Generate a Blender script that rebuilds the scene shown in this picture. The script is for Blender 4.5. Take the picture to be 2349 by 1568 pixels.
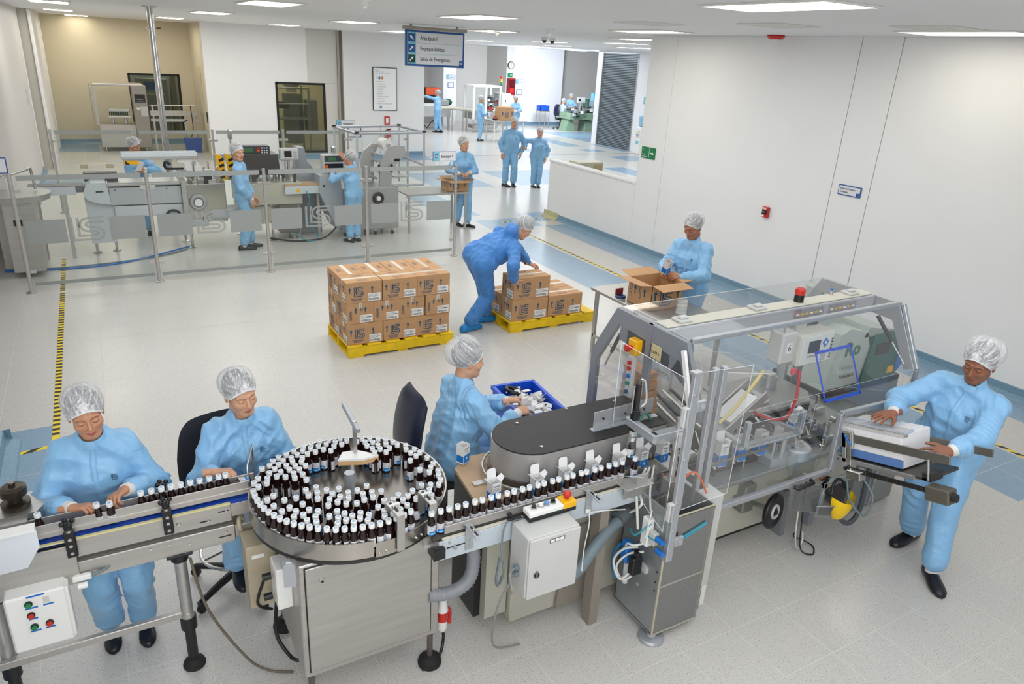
import bpy, bmesh, math, random, time
import numpy as np
from mathutils import Vector, Matrix
from mathutils.bvhtree import BVHTree
from math import sin, cos, pi, radians, sqrt, atan2
for _o in list(bpy.data.objects): bpy.data.objects.remove(_o)
random.seed(7)
SC = bpy.context.scene
COL = SC.collection
# ------------------------------------------------------------------ camera, world, lights, exposure
CAM_H = 3.145
_p, _y, _r = .375855, .530508, .0562486          # pitch down, yaw to the right, roll
_F = Vector((sin(_y)*cos(_p), cos(_y)*cos(_p), -sin(_p)))
_R = Vector((cos(_y), -sin(_y), 0)); _U = _R.cross(_F)
_r1 = _R*cos(_r)+_U*sin(_r); _u1 = -_R*sin(_r)+_U*cos(_r)
cam = bpy.data.cameras.new('camera'); cam.sensor_width = 36; cam.lens = 1651.92/2349*36
cam.clip_start = .05; cam.clip_end = 200
camo = bpy.data.objects.new('camera', cam); COL.objects.link(camo)
M = Matrix((( _r1.x, _u1.x, -_F.x, 0), (_r1.y, _u1.y, -_F.y, 0), (_r1.z, _u1.z, -_F.z, CAM_H), (0, 0, 0, 1)))
camo.matrix_world = M; SC.camera = camo
W = bpy.data.worlds.new('world'); SC.world = W; W.use_nodes = True
W.node_tree.nodes['Background'].inputs[0].default_value = (.8, .85, .9, 1)
W.node_tree.nodes['Background'].inputs[1].default_value = .3
vs = SC.view_settings; vs.view_transform = 'Standard'; vs.look = 'None'; vs.gamma = 1; vs.use_curve_mapping = False
vs.exposure = 0.0
def area(name, loc, size, power, rot=(0, 0, 0), color=(1, 1, 1), spread=180):
    l = bpy.data.lights.new(name, 'AREA'); l.shape = 'RECTANGLE'; l.size, l.size_y = size
    l.energy = power; l.color = color; l.spread = radians(spread)
    o = bpy.data.objects.new(name, l); COL.objects.link(o); o.location = loc; o.rotation_euler = rot
    return o
WARM = (1, .95, .86); COOL = (.84, .92, 1)
area('light_hall', (3.0, 8.3, 3.52), (8, 7), 215, color=(.94, .97, 1))
area('light_front', (3.0, 1.5, 3.55), (6, 3.5), 70, color=(.92, .96, 1))
area('light_foreground_fill', (-.4, -1.2, 3.0), (1.6, 1.2), 58, rot=(radians(52), 0, radians(-32)), color=(.96, .98, 1))  # added fill lamp beside the camera, out of view, lifts the foreground
area('light_ceiling_fill', (.6, -1.8, 2.0), (1.2, 1.2), 140, rot=(radians(180-22), 0, radians(-30)), color=(.95, .97, 1))  # added unseen lamp behind the camera, aimed up to brighten the ceiling
area('light_back_left', (2.6, 17.5, 3.52), (7, 7), 180, color=(.97, .98, 1))
area('light_corridor', (13, 17.5, 3.52), (7, 7), 250, color=COOL)
area('light_far_hall', (14.5, 26.5, 3.52), (8, 7), 310, color=COOL)
area('light_strobe', (17.3, 27.5, 2.6), (.7, .7), 250, rot=(radians(90), 0, radians(-28)), color=(.8, .88, 1))
area('light_alcove', (1.2, 24.2, 3.5), (3, 1.6), 36, color=(1, .94, .80))
# ------------------------------------------------------------------ materials
def hexc(h):
    h = h.lstrip('#'); c = [int(h[i:i+2], 16)/255 for i in (0, 2, 4)]
    return tuple(x/12.92 if x <= .04045 else ((x+.055)/1.055)**2.4 for x in c)
MATS = {}
def mat(name, col, rough=.5, metal=0, spec=.5, noise=0, nscale=20, bump=0, bscale=60, coat=0, stretch=None, emit=0, ecol=None, sub=0):
    if name in MATS: return MATS[name]
    m = bpy.data.materials.new(name); MATS[name] = m; m.use_nodes = True
    nt = m.node_tree; b = nt.nodes['Principled BSDF']
    c = hexc(col) if isinstance(col, str) else col
    b.inputs['Base Color'].default_value = (*c, 1); b.inputs['Roughness'].default_value = rough
    b.inputs['Metallic'].default_value = metal; b.inputs['Specular IOR Level'].default_value = spec
    b.inputs['Coat Weight'].default_value = coat
    if emit:
        b.inputs['Emission Color'].default_value = (*(ecol or c), 1); b.inputs['Emission Strength'].default_value = emit
    m.diffuse_color = (*c, 1)
    if noise or bump:
        tc = nt.nodes.new('ShaderNodeTexCoord'); src = tc.outputs['Object']
        if stretch:
            mp = nt.nodes.new('ShaderNodeMapping'); mp.inputs['Scale'].default_value = stretch
            nt.links.new(src, mp.inputs[0]); src = mp.outputs[0]
    if noise:
        n = nt.nodes.new('ShaderNodeTexNoise'); n.inputs['Scale'].default_value = nscale; n.inputs['Detail'].default_value = 4
        nt.links.new(src, n.inputs['Vector'])
        r = nt.nodes.new('ShaderNodeValToRGB')
        r.color_ramp.elements[0].position = .3; r.color_ramp.elements[1].position = .7
        r.color_ramp.elements[0].color = (*[x*(1-noise) for x in c], 1); r.color_ramp.elements[1].color = (*[min(1, x*(1+noise)) for x in c], 1)
        nt.links.new(n.outputs[0], r.inputs[0]); nt.links.new(r.outputs[0], b.inputs['Base Color'])
    if bump:
        n = nt.nodes.new('ShaderNodeTexNoise'); n.inputs['Scale'].default_value = bscale; n.inputs['Detail'].default_value = 3
        nt.links.new(src, n.inputs['Vector'])
        bp = nt.nodes.new('ShaderNodeBump'); bp.inputs['Strength'].default_value = bump; bp.inputs['Distance'].default_value = .005
        nt.links.new(n.outputs[0], bp.inputs['Height']); nt.links.new(bp.outputs[0], b.inputs['Normal'])
    return m
def glassmat(name, tint, keep, rough=.03, refl=.5):
    """clear plastic or glass sheet: lets light straight through, with a grazing reflection"""
    if name in MATS: return MATS[name]
    m = bpy.data.materials.new(name); MATS[name] = m; m.use_nodes = True; nt = m.node_tree; nt.nodes.clear()
    o = nt.nodes.new('ShaderNodeOutputMaterial'); t = nt.nodes.new('ShaderNodeBsdfTransparent'); g = nt.nodes.new('ShaderNodeBsdfGlossy')
    d = nt.nodes.new('ShaderNodeBsdfDiffuse'); m1 = nt.nodes.new('ShaderNodeMixShader'); m2 = nt.nodes.new('ShaderNodeMixShader')
    c = hexc(tint); t.inputs[0].default_value = (*c, 1); g.inputs['Roughness'].default_value = rough; d.inputs[0].default_value = (*c, 1)
    f = nt.nodes.new('ShaderNodeFresnel'); f.inputs[0].default_value = 1.45
    mu = nt.nodes.new('ShaderNodeMath'); mu.operation = 'MULTIPLY'; mu.inputs[1].default_value = refl
    nt.links.new(f.outputs[0], mu.inputs[0]); nt.links.new(mu.outputs[0], m2.inputs[0])
    m1.inputs[0].default_value = 1-keep
    nt.links.new(t.outputs[0], m1.inputs[1]); nt.links.new(d.outputs[0], m1.inputs[2])
    nt.links.new(m1.outputs[0], m2.inputs[1]); nt.links.new(g.outputs[0], m2.inputs[2]); nt.links.new(m2.outputs[0], o.inputs[0])
    return m
STEEL = mat('stainless steel', '#c2c0bc', .34, .85, noise=.06, nscale=3, bump=.06, bscale=14, stretch=(1, 1, 40))
STEELH = mat('brushed steel sheet', '#bbb7b2', .42, .75, noise=.07, nscale=2.2, bump=.04, bscale=60, stretch=(1, 1, 14))
CHROME = mat('polished steel', '#c9c7c4', .16, 1)
ALU = mat('aluminium profile', '#b4b8bd', .38, .6)
GREYP = mat('grey painted metal', '#a3a4a6', .45)
LGREY = mat('light grey painted metal', '#c3c3c0', .45, noise=.04, nscale=4)
BEIGEM = mat('grey beige machine paint', '#b5b2a3', .4, noise=.06, nscale=3)
BLUEGREY = mat('pale blue grey panel', '#b9c3c9', .4)
DARKM = mat('dark metal', '#3b3a39', .45, .5)
BLACK = mat('black plastic', '#17171a', .4)
RUBBER = mat('black rubber', '#1d1c1c', .75)
WHITEP = mat('white plastic', '#e9e8e4', .35)
CREAMP = mat('aged cream plastic', '#b3a78e', .5, noise=.12, nscale=9)
REDP = mat('red plastic', '#c3281e', .3); YELP = mat('yellow plastic', '#f0b20c', .35); GREENP = mat('green plastic', '#1f7a44', .35)
DGREEN = mat('dark green plastic', '#0c5548', .4); BLUEP = mat('blue plastic', '#1c6fc4', .35); CRATEB = mat('blue crate plastic', '#1450cf', .4)
BELTB = mat('blue belt', '#16409c', .5, noise=.25, nscale=60)
TEAL = mat('teal hose', '#2b93a8', .4); GREYHOSE = mat('grey hose', '#6f7d82', .45); WIREG = mat('grey cable', '#8b8a86', .5); WHITET = mat('white tube', '#d8dad4', .4)
ORANGE = mat('orange plastic', '#e8641a', .4)
CLEAR = glassmat('clear acrylic', '#ffffff', .994, refl=.14)
CLEARE = mat('acrylic edge', '#d6dde0', .25)
SMOKE = glassmat('dusty acrylic', '#fdfefe', .99, refl=.12)
SMOKEG = glassmat('grey smoked acrylic', '#c4c6c6', .88, refl=.3)
GLASS = glassmat('barrier glass', '#fafcfb', .988, refl=.35)
FROST = glassmat('frosted film', '#b9bdbb', .34, rough=.4, refl=.2)
FROSTL = glassmat('frosted film light', '#bcc0be', .45, rough=.4, refl=.2)
INK = mat('navy print', '#24506a', .6); INKD = mat('dark print', '#26303a', .6); PAPER = mat('paper label', '#eceae6', .6); BARS = mat('label text print', '#55555a', .6)
BLUEL = mat('blue print', '#1776c8', .5); WHITEPR = mat('white print', '#f4f4f2', .5)
SKYB = mat('teal print', '#7fc2cd', .5); NAVYS = mat('sign blue', '#1c4f93', .45); GREENS = mat('sign green', '#0f7a48', .45)
CARDIN = mat('bare cardboard inside', '#a97d55', .8)
CARD = mat('cardboard', '#bd9268', .75, noise=.05, nscale=9, bump=.05, bscale=90)
YWOOD = mat('yellow painted wood', '#eac20d', .5, noise=.12, nscale=7, bump=.1, bscale=30)
LAM = mat('tan laminate', '#b39676', .45, noise=.06, nscale=8)
# ------------------------------------------------------------------ mesh builder
def frame(d):
    d = Vector(d).normalized(); a = Vector((0, 0, 1)) if abs(d.z) < .9 else Vector((1, 0, 0))
    u = a.cross(d).normalized(); return u, d.cross(u), d
class MB:
    def __init__(s): s.v = []; s.f = []; s.m = []; s.s = []; s.mats = []
    def mi(s, m):
        if m is None: return 0
        if m not in s.mats: s.mats.append(m)
        return s.mats.index(m)
    def add(s, vs, fs, m=None, sm=False):
        n = len(s.v); k = s.mi(m); s.v += [tuple(v) for v in vs]
        for f in fs: s.f.append([i+n for i in f]); s.m.append(k); s.s.append(sm)
        return s
    def box(s, lo, hi, m=None, b=0, T=None):
        x0, y0, z0 = lo; x1, y1, z1 = hi
        b = min(b, (x1-x0)*.45, (y1-y0)*.45, (z1-z0)*.45)
        if b <= 0:
            v = [(x, y, z) for x in (x0, x1) for y in (y0, y1) for z in (z0, z1)]
            f = [(0, 1, 3, 2), (4, 6, 7, 5), (0, 4, 5, 1), (2, 3, 7, 6), (0, 2, 6, 4), (1, 5, 7, 3)]
        else:
            v = []; ix = {}
            L, H = (x0, y0, z0), (x1, y1, z1)
            for sx in (0, 1):
                for sy in (0, 1):
                    for sz in (0, 1):
                        S = (sx, sy, sz)
                        for a in range(3):
                            p = [(H[i]-b if S[i] else L[i]+b) for i in range(3)]
                            p[a] = H[a] if S[a] else L[a]
                            ix[(S, a)] = len(v); v.append(tuple(p))
            f = []
            for a in range(3):
                o = [i for i in range(3) if i != a]
                for sa in (0, 1):
                    q = []
                    for (u, w) in ((0, 0), (1, 0), (1, 1), (0, 1)):
                        S = [0, 0, 0]; S[a] = sa; S[o[0]] = u; S[o[1]] = w; q.append(ix[(tuple(S), a)])
                    if (sa == 1) != (a != 1): q.reverse()
                    f.append(q)
                for u in (0, 1):
                    for w in (0, 1):
                        S0 = [0, 0, 0]; S0[o[0]] = u; S0[o[1]] = w; S1 = S0[:]; S1[a] = 1
                        q = [ix[(tuple(S0), o[0])], ix[(tuple(S1), o[0])], ix[(tuple(S1), o[1])], ix[(tuple(S0), o[1])]]
                        if (u == w) == (a != 1): q.reverse()
                        f.append(q)
            for S in [(i, j, k) for i in (0, 1) for j in (0, 1) for k in (0, 1)]:
                q = [ix[(S, 0)], ix[(S, 1)], ix[(S, 2)]]
                if sum(S) % 2 == 0: q.reverse()
                f.append(q)
        if T is not None: v = [T @ Vector(p) for p in v]
        return s.add(v, f, m)
    def cbox(s, c, d, m=None, b=0, T=None):
        return s.box([c[i]-d[i]/2 for i in range(3)], [c[i]+d[i]/2 for i in range(3)], m, b, T)
    def cyl(s, p0, p1, r0, r1=None, n=16, m=None, cap=True):
        r1 = r0 if r1 is None else r1; p0 = Vector(p0); p1 = Vector(p1); u, w, d = frame(p1-p0); v = []
        for p, r in ((p0, r0), (p1, r1)):
            for i in range(n): a = 2*pi*i/n; v.append(p+u*(r*cos(a))+w*(r*sin(a)))
        s.add(v, [(i, (i+1) % n, n+(i+1) % n, n+i) for i in range(n)], m, True)
        if cap: s.add(v, [list(range(n))[::-1], [n+i for i in range(n)]], m)
        return s
    def tube(s, pts, r, n=8, m=None, smooth=True):
        pts = [Vector(p) for p in pts]
        if smooth and len(pts) > 2: pts = spline(pts)
        v = []; u = None; k = len(pts)
        for i, p in enumerate(pts):
            d = (pts[min(i+1, k-1)]-pts[max(i-1, 0)]).normalized()
            if u is None: u, w, _ = frame(d)
            else: u = (u-d*u.dot(d)).normalized(); w = d.cross(u)
            rr = r(i/(k-1)) if callable(r) else r
            for j in range(n): a = 2*pi*j/n; v.append(p+u*(rr*cos(a))+w*(rr*sin(a)))
        f = [(i*n+j, i*n+(j+1) % n, (i+1)*n+(j+1) % n, (i+1)*n+j) for i in range(k-1) for j in range(n)]
        s.add(v, f, m, True); s.add(v, [list(range(n))[::-1], [(k-1)*n+j for j in range(n)]], m)
        return s
    def lathe(s, prof, c=(0, 0, 0), n=20, m=None, d=(0, 0, 1), mats=None, sm=True):
        u, w, d = frame(d) if tuple(d) != (0, 0, 1) else (Vector((1, 0, 0)), Vector((0, 1, 0)), Vector((0, 0, 1)))
        c = Vector(c); v = []
        for r, z in prof:
            for i in range(n): a = 2*pi*i/n; v.append(c+u*(r*cos(a))+w*(r*sin(a))+d*z)
        for k in range(len(prof)-1):
            s.add(v[k*n:(k+2)*n], [(i, (i+1) % n, n+(i+1) % n, n+i) for i in range(n)], mats[k] if mats else m, sm)
        s.add(v[:n], [list(range(n))[::-1]], mats[0] if mats else m); s.add(v[-n:], [list(range(n))], mats[-1] if mats else m)
        return s
    def prism(s, poly, o, u, v, d, m=None):
        """extrude a 2D polygon lying in plane o+u,v along vector d"""
        o = Vector(o); u = Vector(u); v = Vector(v); d = Vector(d); n = len(poly)
        a = [o+u*p[0]+v*p[1] for p in poly]; b = [p+d for p in a]
        if u.cross(v).dot(d) < 0: a, b = b, a
        return s.add(a+b, [list(range(n))[::-1], [n+i for i in range(n)]]+[(i, (i+1) % n, n+(i+1) % n, n+i) for i in range(n)], m)
    def quad(s, o, u, v, m=None):
        o = Vector(o); u = Vector(u); v = Vector(v); return s.add([o, o+u, o+u+v, o+v], [(0, 1, 2, 3)], m)
    def ell(s, c, r, m=None, n=14, k=9, T=None):
        v = []; f = []
        for i in range(k+1):
            t = pi*i/k
            for j in range(n):
                a = 2*pi*j/n; p = Vector((c[0]+r[0]*sin(t)*cos(a), c[1]+r[1]*sin(t)*sin(a), c[2]+r[2]*cos(t))); v.append(T @ p if T is not None else p)
        for i in range(k):
            for j in range(n): f.append(((i+1)*n+j, (i+1)*n+(j+1) % n, i*n+(j+1) % n, i*n+j))
        return s.add(v, f, m, True)
    def torus(s, c, R, r, d=(0, 0, 1), n=28, k=8, m=None):
        u, w, d = frame(d); c = Vector(c); v = []
        for i in range(n):
            a = 2*pi*i/n; e = u*cos(a)+w*sin(a)
            for j in range(k): b = 2*pi*j/k; v.append(c+e*(R+r*cos(b))+d*(r*sin(b)))
        return s.add(v, [(i*k+j, ((i+1) % n)*k+j, ((i+1) % n)*k+(j+1) % k, i*k+(j+1) % k) for i in range(n) for j in range(k)], m, True)
    def ribbon(s, pts, w, o, u, v, m=None, close=False):
        """flat printed stroke of width w along 2D pts"""
        o = Vector(o); u = Vector(u); v = Vector(v); P = [Vector(p) for p in pts]; k = len(P); vv = []
        for i, p in enumerate(P):
            a = (P[i]-P[i-1]) if i else None; b = (P[i+1]-P[i]) if i < k-1 else None
            a = (a or b).normalized(); b = (b or a).normalized(); t = (a+b)
            t = t.normalized() if t.length > 1e-6 else a
            nrm = Vector((-t.y, t.x)); sc = min(2, 1/max(.3, nrm.dot(Vector((-b.y, b.x)))))
            for sg in (-1, 1): q = p+nrm*(sg*w/2*sc); vv.append(o+u*q.x+v*q.y)
        return s.add(vv, [(2*i, 2*i+2, 2*i+3, 2*i+1) for i in range(k-1)], m)
    def logo(s, o, u, v, m, k=1.0):
        """the double-line LS emblem in a unit square"""
        o = Vector(o); u = Vector(u)*k; v = Vector(v)*k
        arc = lambda cx, cy, r, a0, a1, n=9: [(cx+r*cos(radians(a0+(a1-a0)*i/n)), cy+r*sin(radians(a0+(a1-a0)*i/n))) for i in range(n+1)]
        s.ribbon([(.05, 1), (.05, .05), (.66, .05)]+arc(.70, .31, .26, -90, 90)+[(.58, .57)]+arc(.56, .69, .10, 270, 90)+[(1, .79)], .085, o, u, v, m)
        s.ribbon([(.23, 1), (.23, .22), (.66, .22)]+arc(.70, .31, .085, -90, 90)+[(.58, .395)]+arc(.56, .68, .285, 270, 90)+[(1, .965)], .085, o, u, v, m)
        return s
    def arrow(s, o, u, v, m, k=1.0):
        o = Vector(o); u = Vector(u)*k; v = Vector(v)*k
        return s.add([o+u*a+v*b for a, b in ((-.09, 0), (.09, 0), (.09, .55), (.25, .55), (0, 1), (-.25, .55), (-.09, .55))], [(0, 1, 2, 6), (3, 4, 5, 6, 2)], m)
    def build(s, name, m=None, parent=None, loc=None, rot=None):
        me = bpy.data.meshes.new(name); me.from_pydata(s.v, [], s.f)
        ms = s.mats if s.mats else [m or LGREY]
        if s.mats and m is not None and m not in ms and len(ms) == 0: ms = [m]
        for x in ms: me.materials.append(x)
        me.polygons.foreach_set('material_index', s.m); me.polygons.foreach_set('use_smooth', s.s); me.update()
        o = bpy.data.objects.new(name, me); COL.objects.link(o)
        if parent: o.parent = parent
        if loc: o.location = loc
        if rot: o.rotation_euler = rot
        return o
def spline(P, k=6):
    out = []
    for i in range(len(P)-1):
        a = P[max(i-1, 0)]; b = P[i]; c = P[i+1]; d = P[min(i+2, len(P)-1)]
        for j in range(k):
            t = j/k; out.append(.5*((2*b)+(c-a)*t+(2*a-5*b+4*c-d)*t*t+(3*b-a-3*c+d)*t**3))
    return out+[P[-1]]
def tag(o, label=None, cat=None, group=None, kind=None):
    if label: o['label'] = label
    if cat: o['category'] = cat
    if group: o['group'] = group
    if kind: o['kind'] = kind
    return o
def thing(name, label, cat, loc=(0, 0, 0), rz=0, group=None):
    o = bpy.data.objects.new(name, None); COL.objects.link(o); o.empty_display_size = .05
    o.location = loc; o.rotation_euler = (0, 0, rz); return tag(o, label, cat, group)
def kids(o): return [c for c in bpy.data.objects if c.parent == o]
KIDS = {}
def dup(src, loc, rot=None, label=None, group=None):
    if src not in KIDS: KIDS[src] = [(c, kids(c)) for c in kids(src)]
    r = src.copy(); COL.objects.link(r); r.location = loc
    if rot is not None: r.rotation_euler = rot
    for ch, gs in KIDS[src]:
        c = ch.copy(); COL.objects.link(c); c.parent = r
        for g in gs: d = g.copy(); COL.objects.link(d); d.parent = c
    return tag(r, label, None, group)
def text(s, size, m, o, u, v, name='lettering', parent=None, align='LEFT', bold=0, sx=1):
    c = bpy.data.curves.new('t', 'FONT'); c.body = s; c.size = size; c.align_x = align; c.resolution_u = 2; c.offset = bold*size
    t = bpy.data.objects.new('t', c); COL.objects.link(t)
    me = bpy.data.meshes.new_from_object(t.evaluated_get(bpy.context.evaluated_depsgraph_get()))
    bpy.data.objects.remove(t); bpy.data.curves.remove(c)
    o = Vector(o); u = Vector(u)*sx; v = Vector(v)
    mb = MB(); mb.add([o+u*q.co.x+v*q.co.y for q in me.vertices], [list(p.vertices) for p in me.polygons], m)
    bpy.data.meshes.remove(me)
    return mb.build(name, m, parent)
X = Vector((1, 0, 0)); Y = Vector((0, 1, 0)); Z = Vector((0, 0, 1))
# ------------------------------------------------------------------ room
def floormat(name, base, dark, light):
    m = bpy.data.materials.new(name); m.use_nodes = True; nt = m.node_tree; b = nt.nodes['Principled BSDF']
    g = nt.nodes.new('ShaderNodeNewGeometry')
    def nz(sc, det=2):
        n = nt.nodes.new('ShaderNodeTexNoise'); n.inputs['Scale'].default_value = sc; n.inputs['Detail'].default_value = det; nt.links.new(g.outputs['Position'], n.inputs['Vector']); return n
    def ramp(src, p0, p1):
        r = nt.nodes.new('ShaderNodeValToRGB'); r.color_ramp.elements[0].position = p0; r.color_ramp.elements[1].position = p1; nt.links.new(src, r.inputs[0]); return r
    def mix(fac, a, c):
        x = nt.nodes.new('ShaderNodeMixRGB'); nt.links.new(fac, x.inputs[0])
        for i, q in ((1, a), (2, c)):
            if isinstance(q, str): x.inputs[i].default_value = (*hexc(q), 1)
            else: nt.links.new(q, x.inputs[i])
        return x.outputs[0]
    sp = ramp(nz(150).outputs[0], .60, .67); sp2 = ramp(nz(95).outputs[0], .58, .68)
    c = mix(sp2.outputs[0], base, light); c = mix(sp.outputs[0], c, dark)
    nt.links.new(c, b.inputs['Base Color'])
    b.inputs['Roughness'].default_value = .25
    b.inputs['Specular IOR Level'].default_value = .5
    return m
F_MAIN = floormat('speckled vinyl floor', '#c9c6c0', '#8f8c86', '#d4d1cc')
F_BLUE = floormat('blue vinyl floor', '#8aa3b8', '#6a869d', '#9bb2c4')
F_WELD = mat('floor weld line', '#d6d2c8', .5)
COVE = floormat('blue cove vinyl', '#6f8fa3', '#4c6a80', '#85a3b5')
WALLW = mat('white wall paint', '#eae9e8', .5, noise=.012, nscale=1.5)
WALLC = mat('cream wall paint', '#d5cbb2', .6); WALLG = mat('grey wall paint', '#cfccc6', .6)
CEILM = mat('ceiling paint', '#e8e8e8', .6); TRIMG = mat('grey trim', '#a29b90', .5)
DIFF = mat('lamp diffuser', '#fff3d8', .4, emit=5.5, ecol=(1, .93, .78)); DIFFC = mat('cool lamp diffuser', '#f6f8ff', .4, emit=7, ecol=(1, .98, .95))
LF = mat('lamp frame', '#dedcd6', .4)
def struct(mb, name, m=None, parent=None, loc=None):
    o = mb.build(name, m, parent, loc)
    if parent is None: o['kind'] = 'structure'
    return o
CEIL = 3.6
floor = struct(MB().box((-3, -4, -.12), (26, 37, -.0007)), 'floor', F_WELD)
BLUES = [(6.18, 7.0, 2.2, 11.25), (7.75, 8.4, -4, 12.4), (6.4, 7.9, 12.1, 13.1), (7.9, 8.7, 12.8, 13.6), (9.8, 12.2, 16.6, 18.9), (7.5, 9.05, 16.6, 19.05), (6.3, 7.1, 13.6, 15.9),
         (14, 15.1, 17.6, 18.85), (16.1, 17.3, 20.1, 21.4), (16.1, 17.1, 22.6, 23.4), (16.3, 17.1, 24.2, 27.2), (17.6, 18.2, 22.6, 25.2), (-1.2, -.55, 4.5, 6.6), (-.85, .3, 24.2, 26), (7.3, 9.2, 21.6, 22.2),
         (-1, -.2, 18, 19.6), (2.9, 3.7, 14.2, 15.6), (18.2, 22, 25.4, 29.6), (13.0, 14.2, 23, 24.3)]
def tmesh(nm, m):
    mb = MB(); mb.box((-.1987, -.1987, -.012), (.1987, .1987, 0), m, .0012); me_o = mb.build(nm, m); me = me_o.data; bpy.data.objects.remove(me_o); return me
TM, TB = tmesh('tile_plain', F_MAIN), tmesh('tile_blue', F_BLUE)
tiles = []
for i in range(-7, 65):
    for j in range(-10, 92):
        xc = .181+.4*i+.2; yc = .247+.4*j+.2
        if not (-2.9 < xc < 25.8 and -3.8 < yc < 36.8): continue
        blue = any(a < xc < b and c < yc < d for a, b, c, d in BLUES)
        d = Vector((xc, yc, -CAM_H)); f = d.dot(_F); u = d.dot(_r1)/f*1651.92 if f > .1 else 9e9; w = d.dot(_u1)/f*1651.92 if f > .1 else 9e9
        vis = f > .1 and abs(u) < 1240 and abs(w) < 850
        tiles.append((0 if vis else 1, sqrt(xc*xc+yc*yc), xc, yc, blue))
tiles.sort()
for n, (a, b_, xc, yc, blue) in enumerate(tiles[:296]):
    o = bpy.data.objects.new('tile', TB if blue else TM); COL.objects.link(o); o.location = (xc, yc, 0); o.parent = floor
rest = MB(); rest.mi(F_MAIN); rest.mi(F_BLUE)
for a, b_, xc, yc, blue in tiles[296:]:
    rest.add([(xc+p*.1992, yc+q*.1992, 0) for p, q in ((-1, -1), (1, -1), (1, 1), (-1, 1))], [(0, 1, 2, 3)], F_BLUE if blue else F_MAIN)
o = rest.build('distant_tiles', None, floor); o['kind'] = 'stuff'
ceiling = struct(MB().box((-3, -4, CEIL), (26, 37, CEIL+.15)), 'ceiling', CEILM)
# right wall: panels with recessed joints, then the half-height wall
wr = struct(MB().box((8.37, -4, 0), (8.52, 10.2, CEIL)).box((8.37, 10.2, 0), (8.5, 13.05, 1.16)), 'wall_right', WALLG)
for a, b_, h in ((-4, 5.665, CEIL), (5.675, 6.215, CEIL), (6.225, 9.55, CEIL), (9.556, 10.2, CEIL)):
    MB().box((8.35, a, .02), (8.37, b_, h), WALLW, .004).build('wall_panel', None, wr)
MB().box((8.35, 10.205, .02), (8.37, 13.05, 1.16), WALLW, .004).build('wall_panel', None, wr)
MB().box((8.33, 10.2, 1.16), (8.52, 13.07, 1.2), WALLW, .006).build('coping', None, wr)
MB().box((8.35, 13.05, 0), (8.52, 13.07, 1.16), WALLW).build('end_panel', None, wr)
cove = lambda L: [(0, 0), (.075, 0), (.068, .012), (.02, .045), (.012, .115), (0, .12)]
struct(MB().prism(cove(0), (8.35, -4, 0), -X, Z, Y*17.0, COVE), 'baseboard_right', COVE)
MB().prism(cove(0), (8.35, 12.6, .001), -X*1.3, Z*1.15, Y*.55, mat('worn yellow cove', '#b9b48c', .7, noise=.2, nscale=20)).build('corner_guard', None, bpy.data.objects['baseboard_right'])
# left walls
wl = struct(MB().box((-1.3, 12, 0), (-1.12, 21.0, CEIL)), 'wall_left', WALLG)
MB().box((-1.12, 12, 0), (-1.10, 20.98, CEIL), mat('left wall paint', '#cfcbc6', .5)).build('wall_panel', None, wl)
MB().box((-1.10, 20.86, .0), (-1.085, 20.98, CEIL), WALLW).build('edge_trim', None, wl)
MB().box((-1.105, 19.6, 1.62), (-1.09, 19.68, 1.95), STEEL, .004).build('door_pull', None, wl)
struct(MB().box((-1.5, -4, 0), (-.97, 6.45, 2.4)), 'wall_left_near', WALLW)
struct(MB().prism(cove(0), (-.97, -4, 0), X*1.8, Z, Y*10.45, COVE).prism(cove(0), (-1.5, 6.45, 0), Y*1.4, Z, X*.6, COVE), 'baseboard_left', COVE)
struct(MB().box((-1.5, 21.2, 0), (-.86, 26.2, CEIL)), 'wall_left_far', mat('jamb paint', '#c9c6ba', .55))
MB().box((-.9, 21.15, 0), (-.83, 25.2, CEIL), WALLW, .01).build('door_jamb', None, bpy.data.objects['wall_left_far'])
MB().box((-.87, 25.2, 0), (-.80, 25.34, CEIL), WALLW, .01).build('door_jamb', None, bpy.data.objects['wall_left_far'])
struct(MB().prism(cove(0), (-1.10, 12, 0), X, Z, Y*9, COVE), 'baseboard_left_far', COVE)
# cream alcove with its window
wx0, wx1, wz0, wz1 = 1.25, 2.64, .35, 2.07
wc = struct(MB().box((-.9, 26, 0), (wx0, 26.15, CEIL)).box((wx1, 26, 0), (3.1, 26.15, CEIL)).box((wx0, 26, wz1), (wx1, 26.15, CEIL)).box((wx0, 26, 0), (wx1, 26.15, wz0)), 'wall_back_cream', WALLC)
struct(MB().prism(cove(0), (-.83, 26, 0), -Y, Z*1.3, X*3.9, COVE), 'baseboard_cream', COVE)
ws = struct(MB().box((3.05, 22.45, 0), (3.2, 26, CEIL)), 'wall_side_cream', WALLC)
MB().box((3.03, 24.0, 1.05), (3.05, 24.9, 2.4), mat('service panel paint', '#c9c1aa', .5), .006).build('service_panel', None, ws)
MB().box((3.02, 23.4, .9), (3.05, 23.45, 1.2), DARKM, .005).build('door_pull', None, ws)
def window(name, x0, x1, z0, z1, y, tint, keep):
    w = struct(MB().box((x0-.03, y-.012, z0-.03), (x0+.03, y+.06, z1+.03), RUBBER).box((x1-.03, y-.012, z0-.03), (x1+.03, y+.06, z1+.03), RUBBER).box((x0, y-.012, z0-.03), (x1, y+.06, z0+.03), RUBBER).box((x0, y-.012, z1-.03), (x1, y+.06, z1+.03), RUBBER), name, RUBBER)
    MB().box((x0, y+.02, z0), (x1, y+.03, z1), glassmat(name+' glass', tint, keep, refl=.5)).build('window_pane', None, w)
    return w
window('window_1', wx0, wx1, wz0, wz1, 26, '#ccd2ca', .96)
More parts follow.
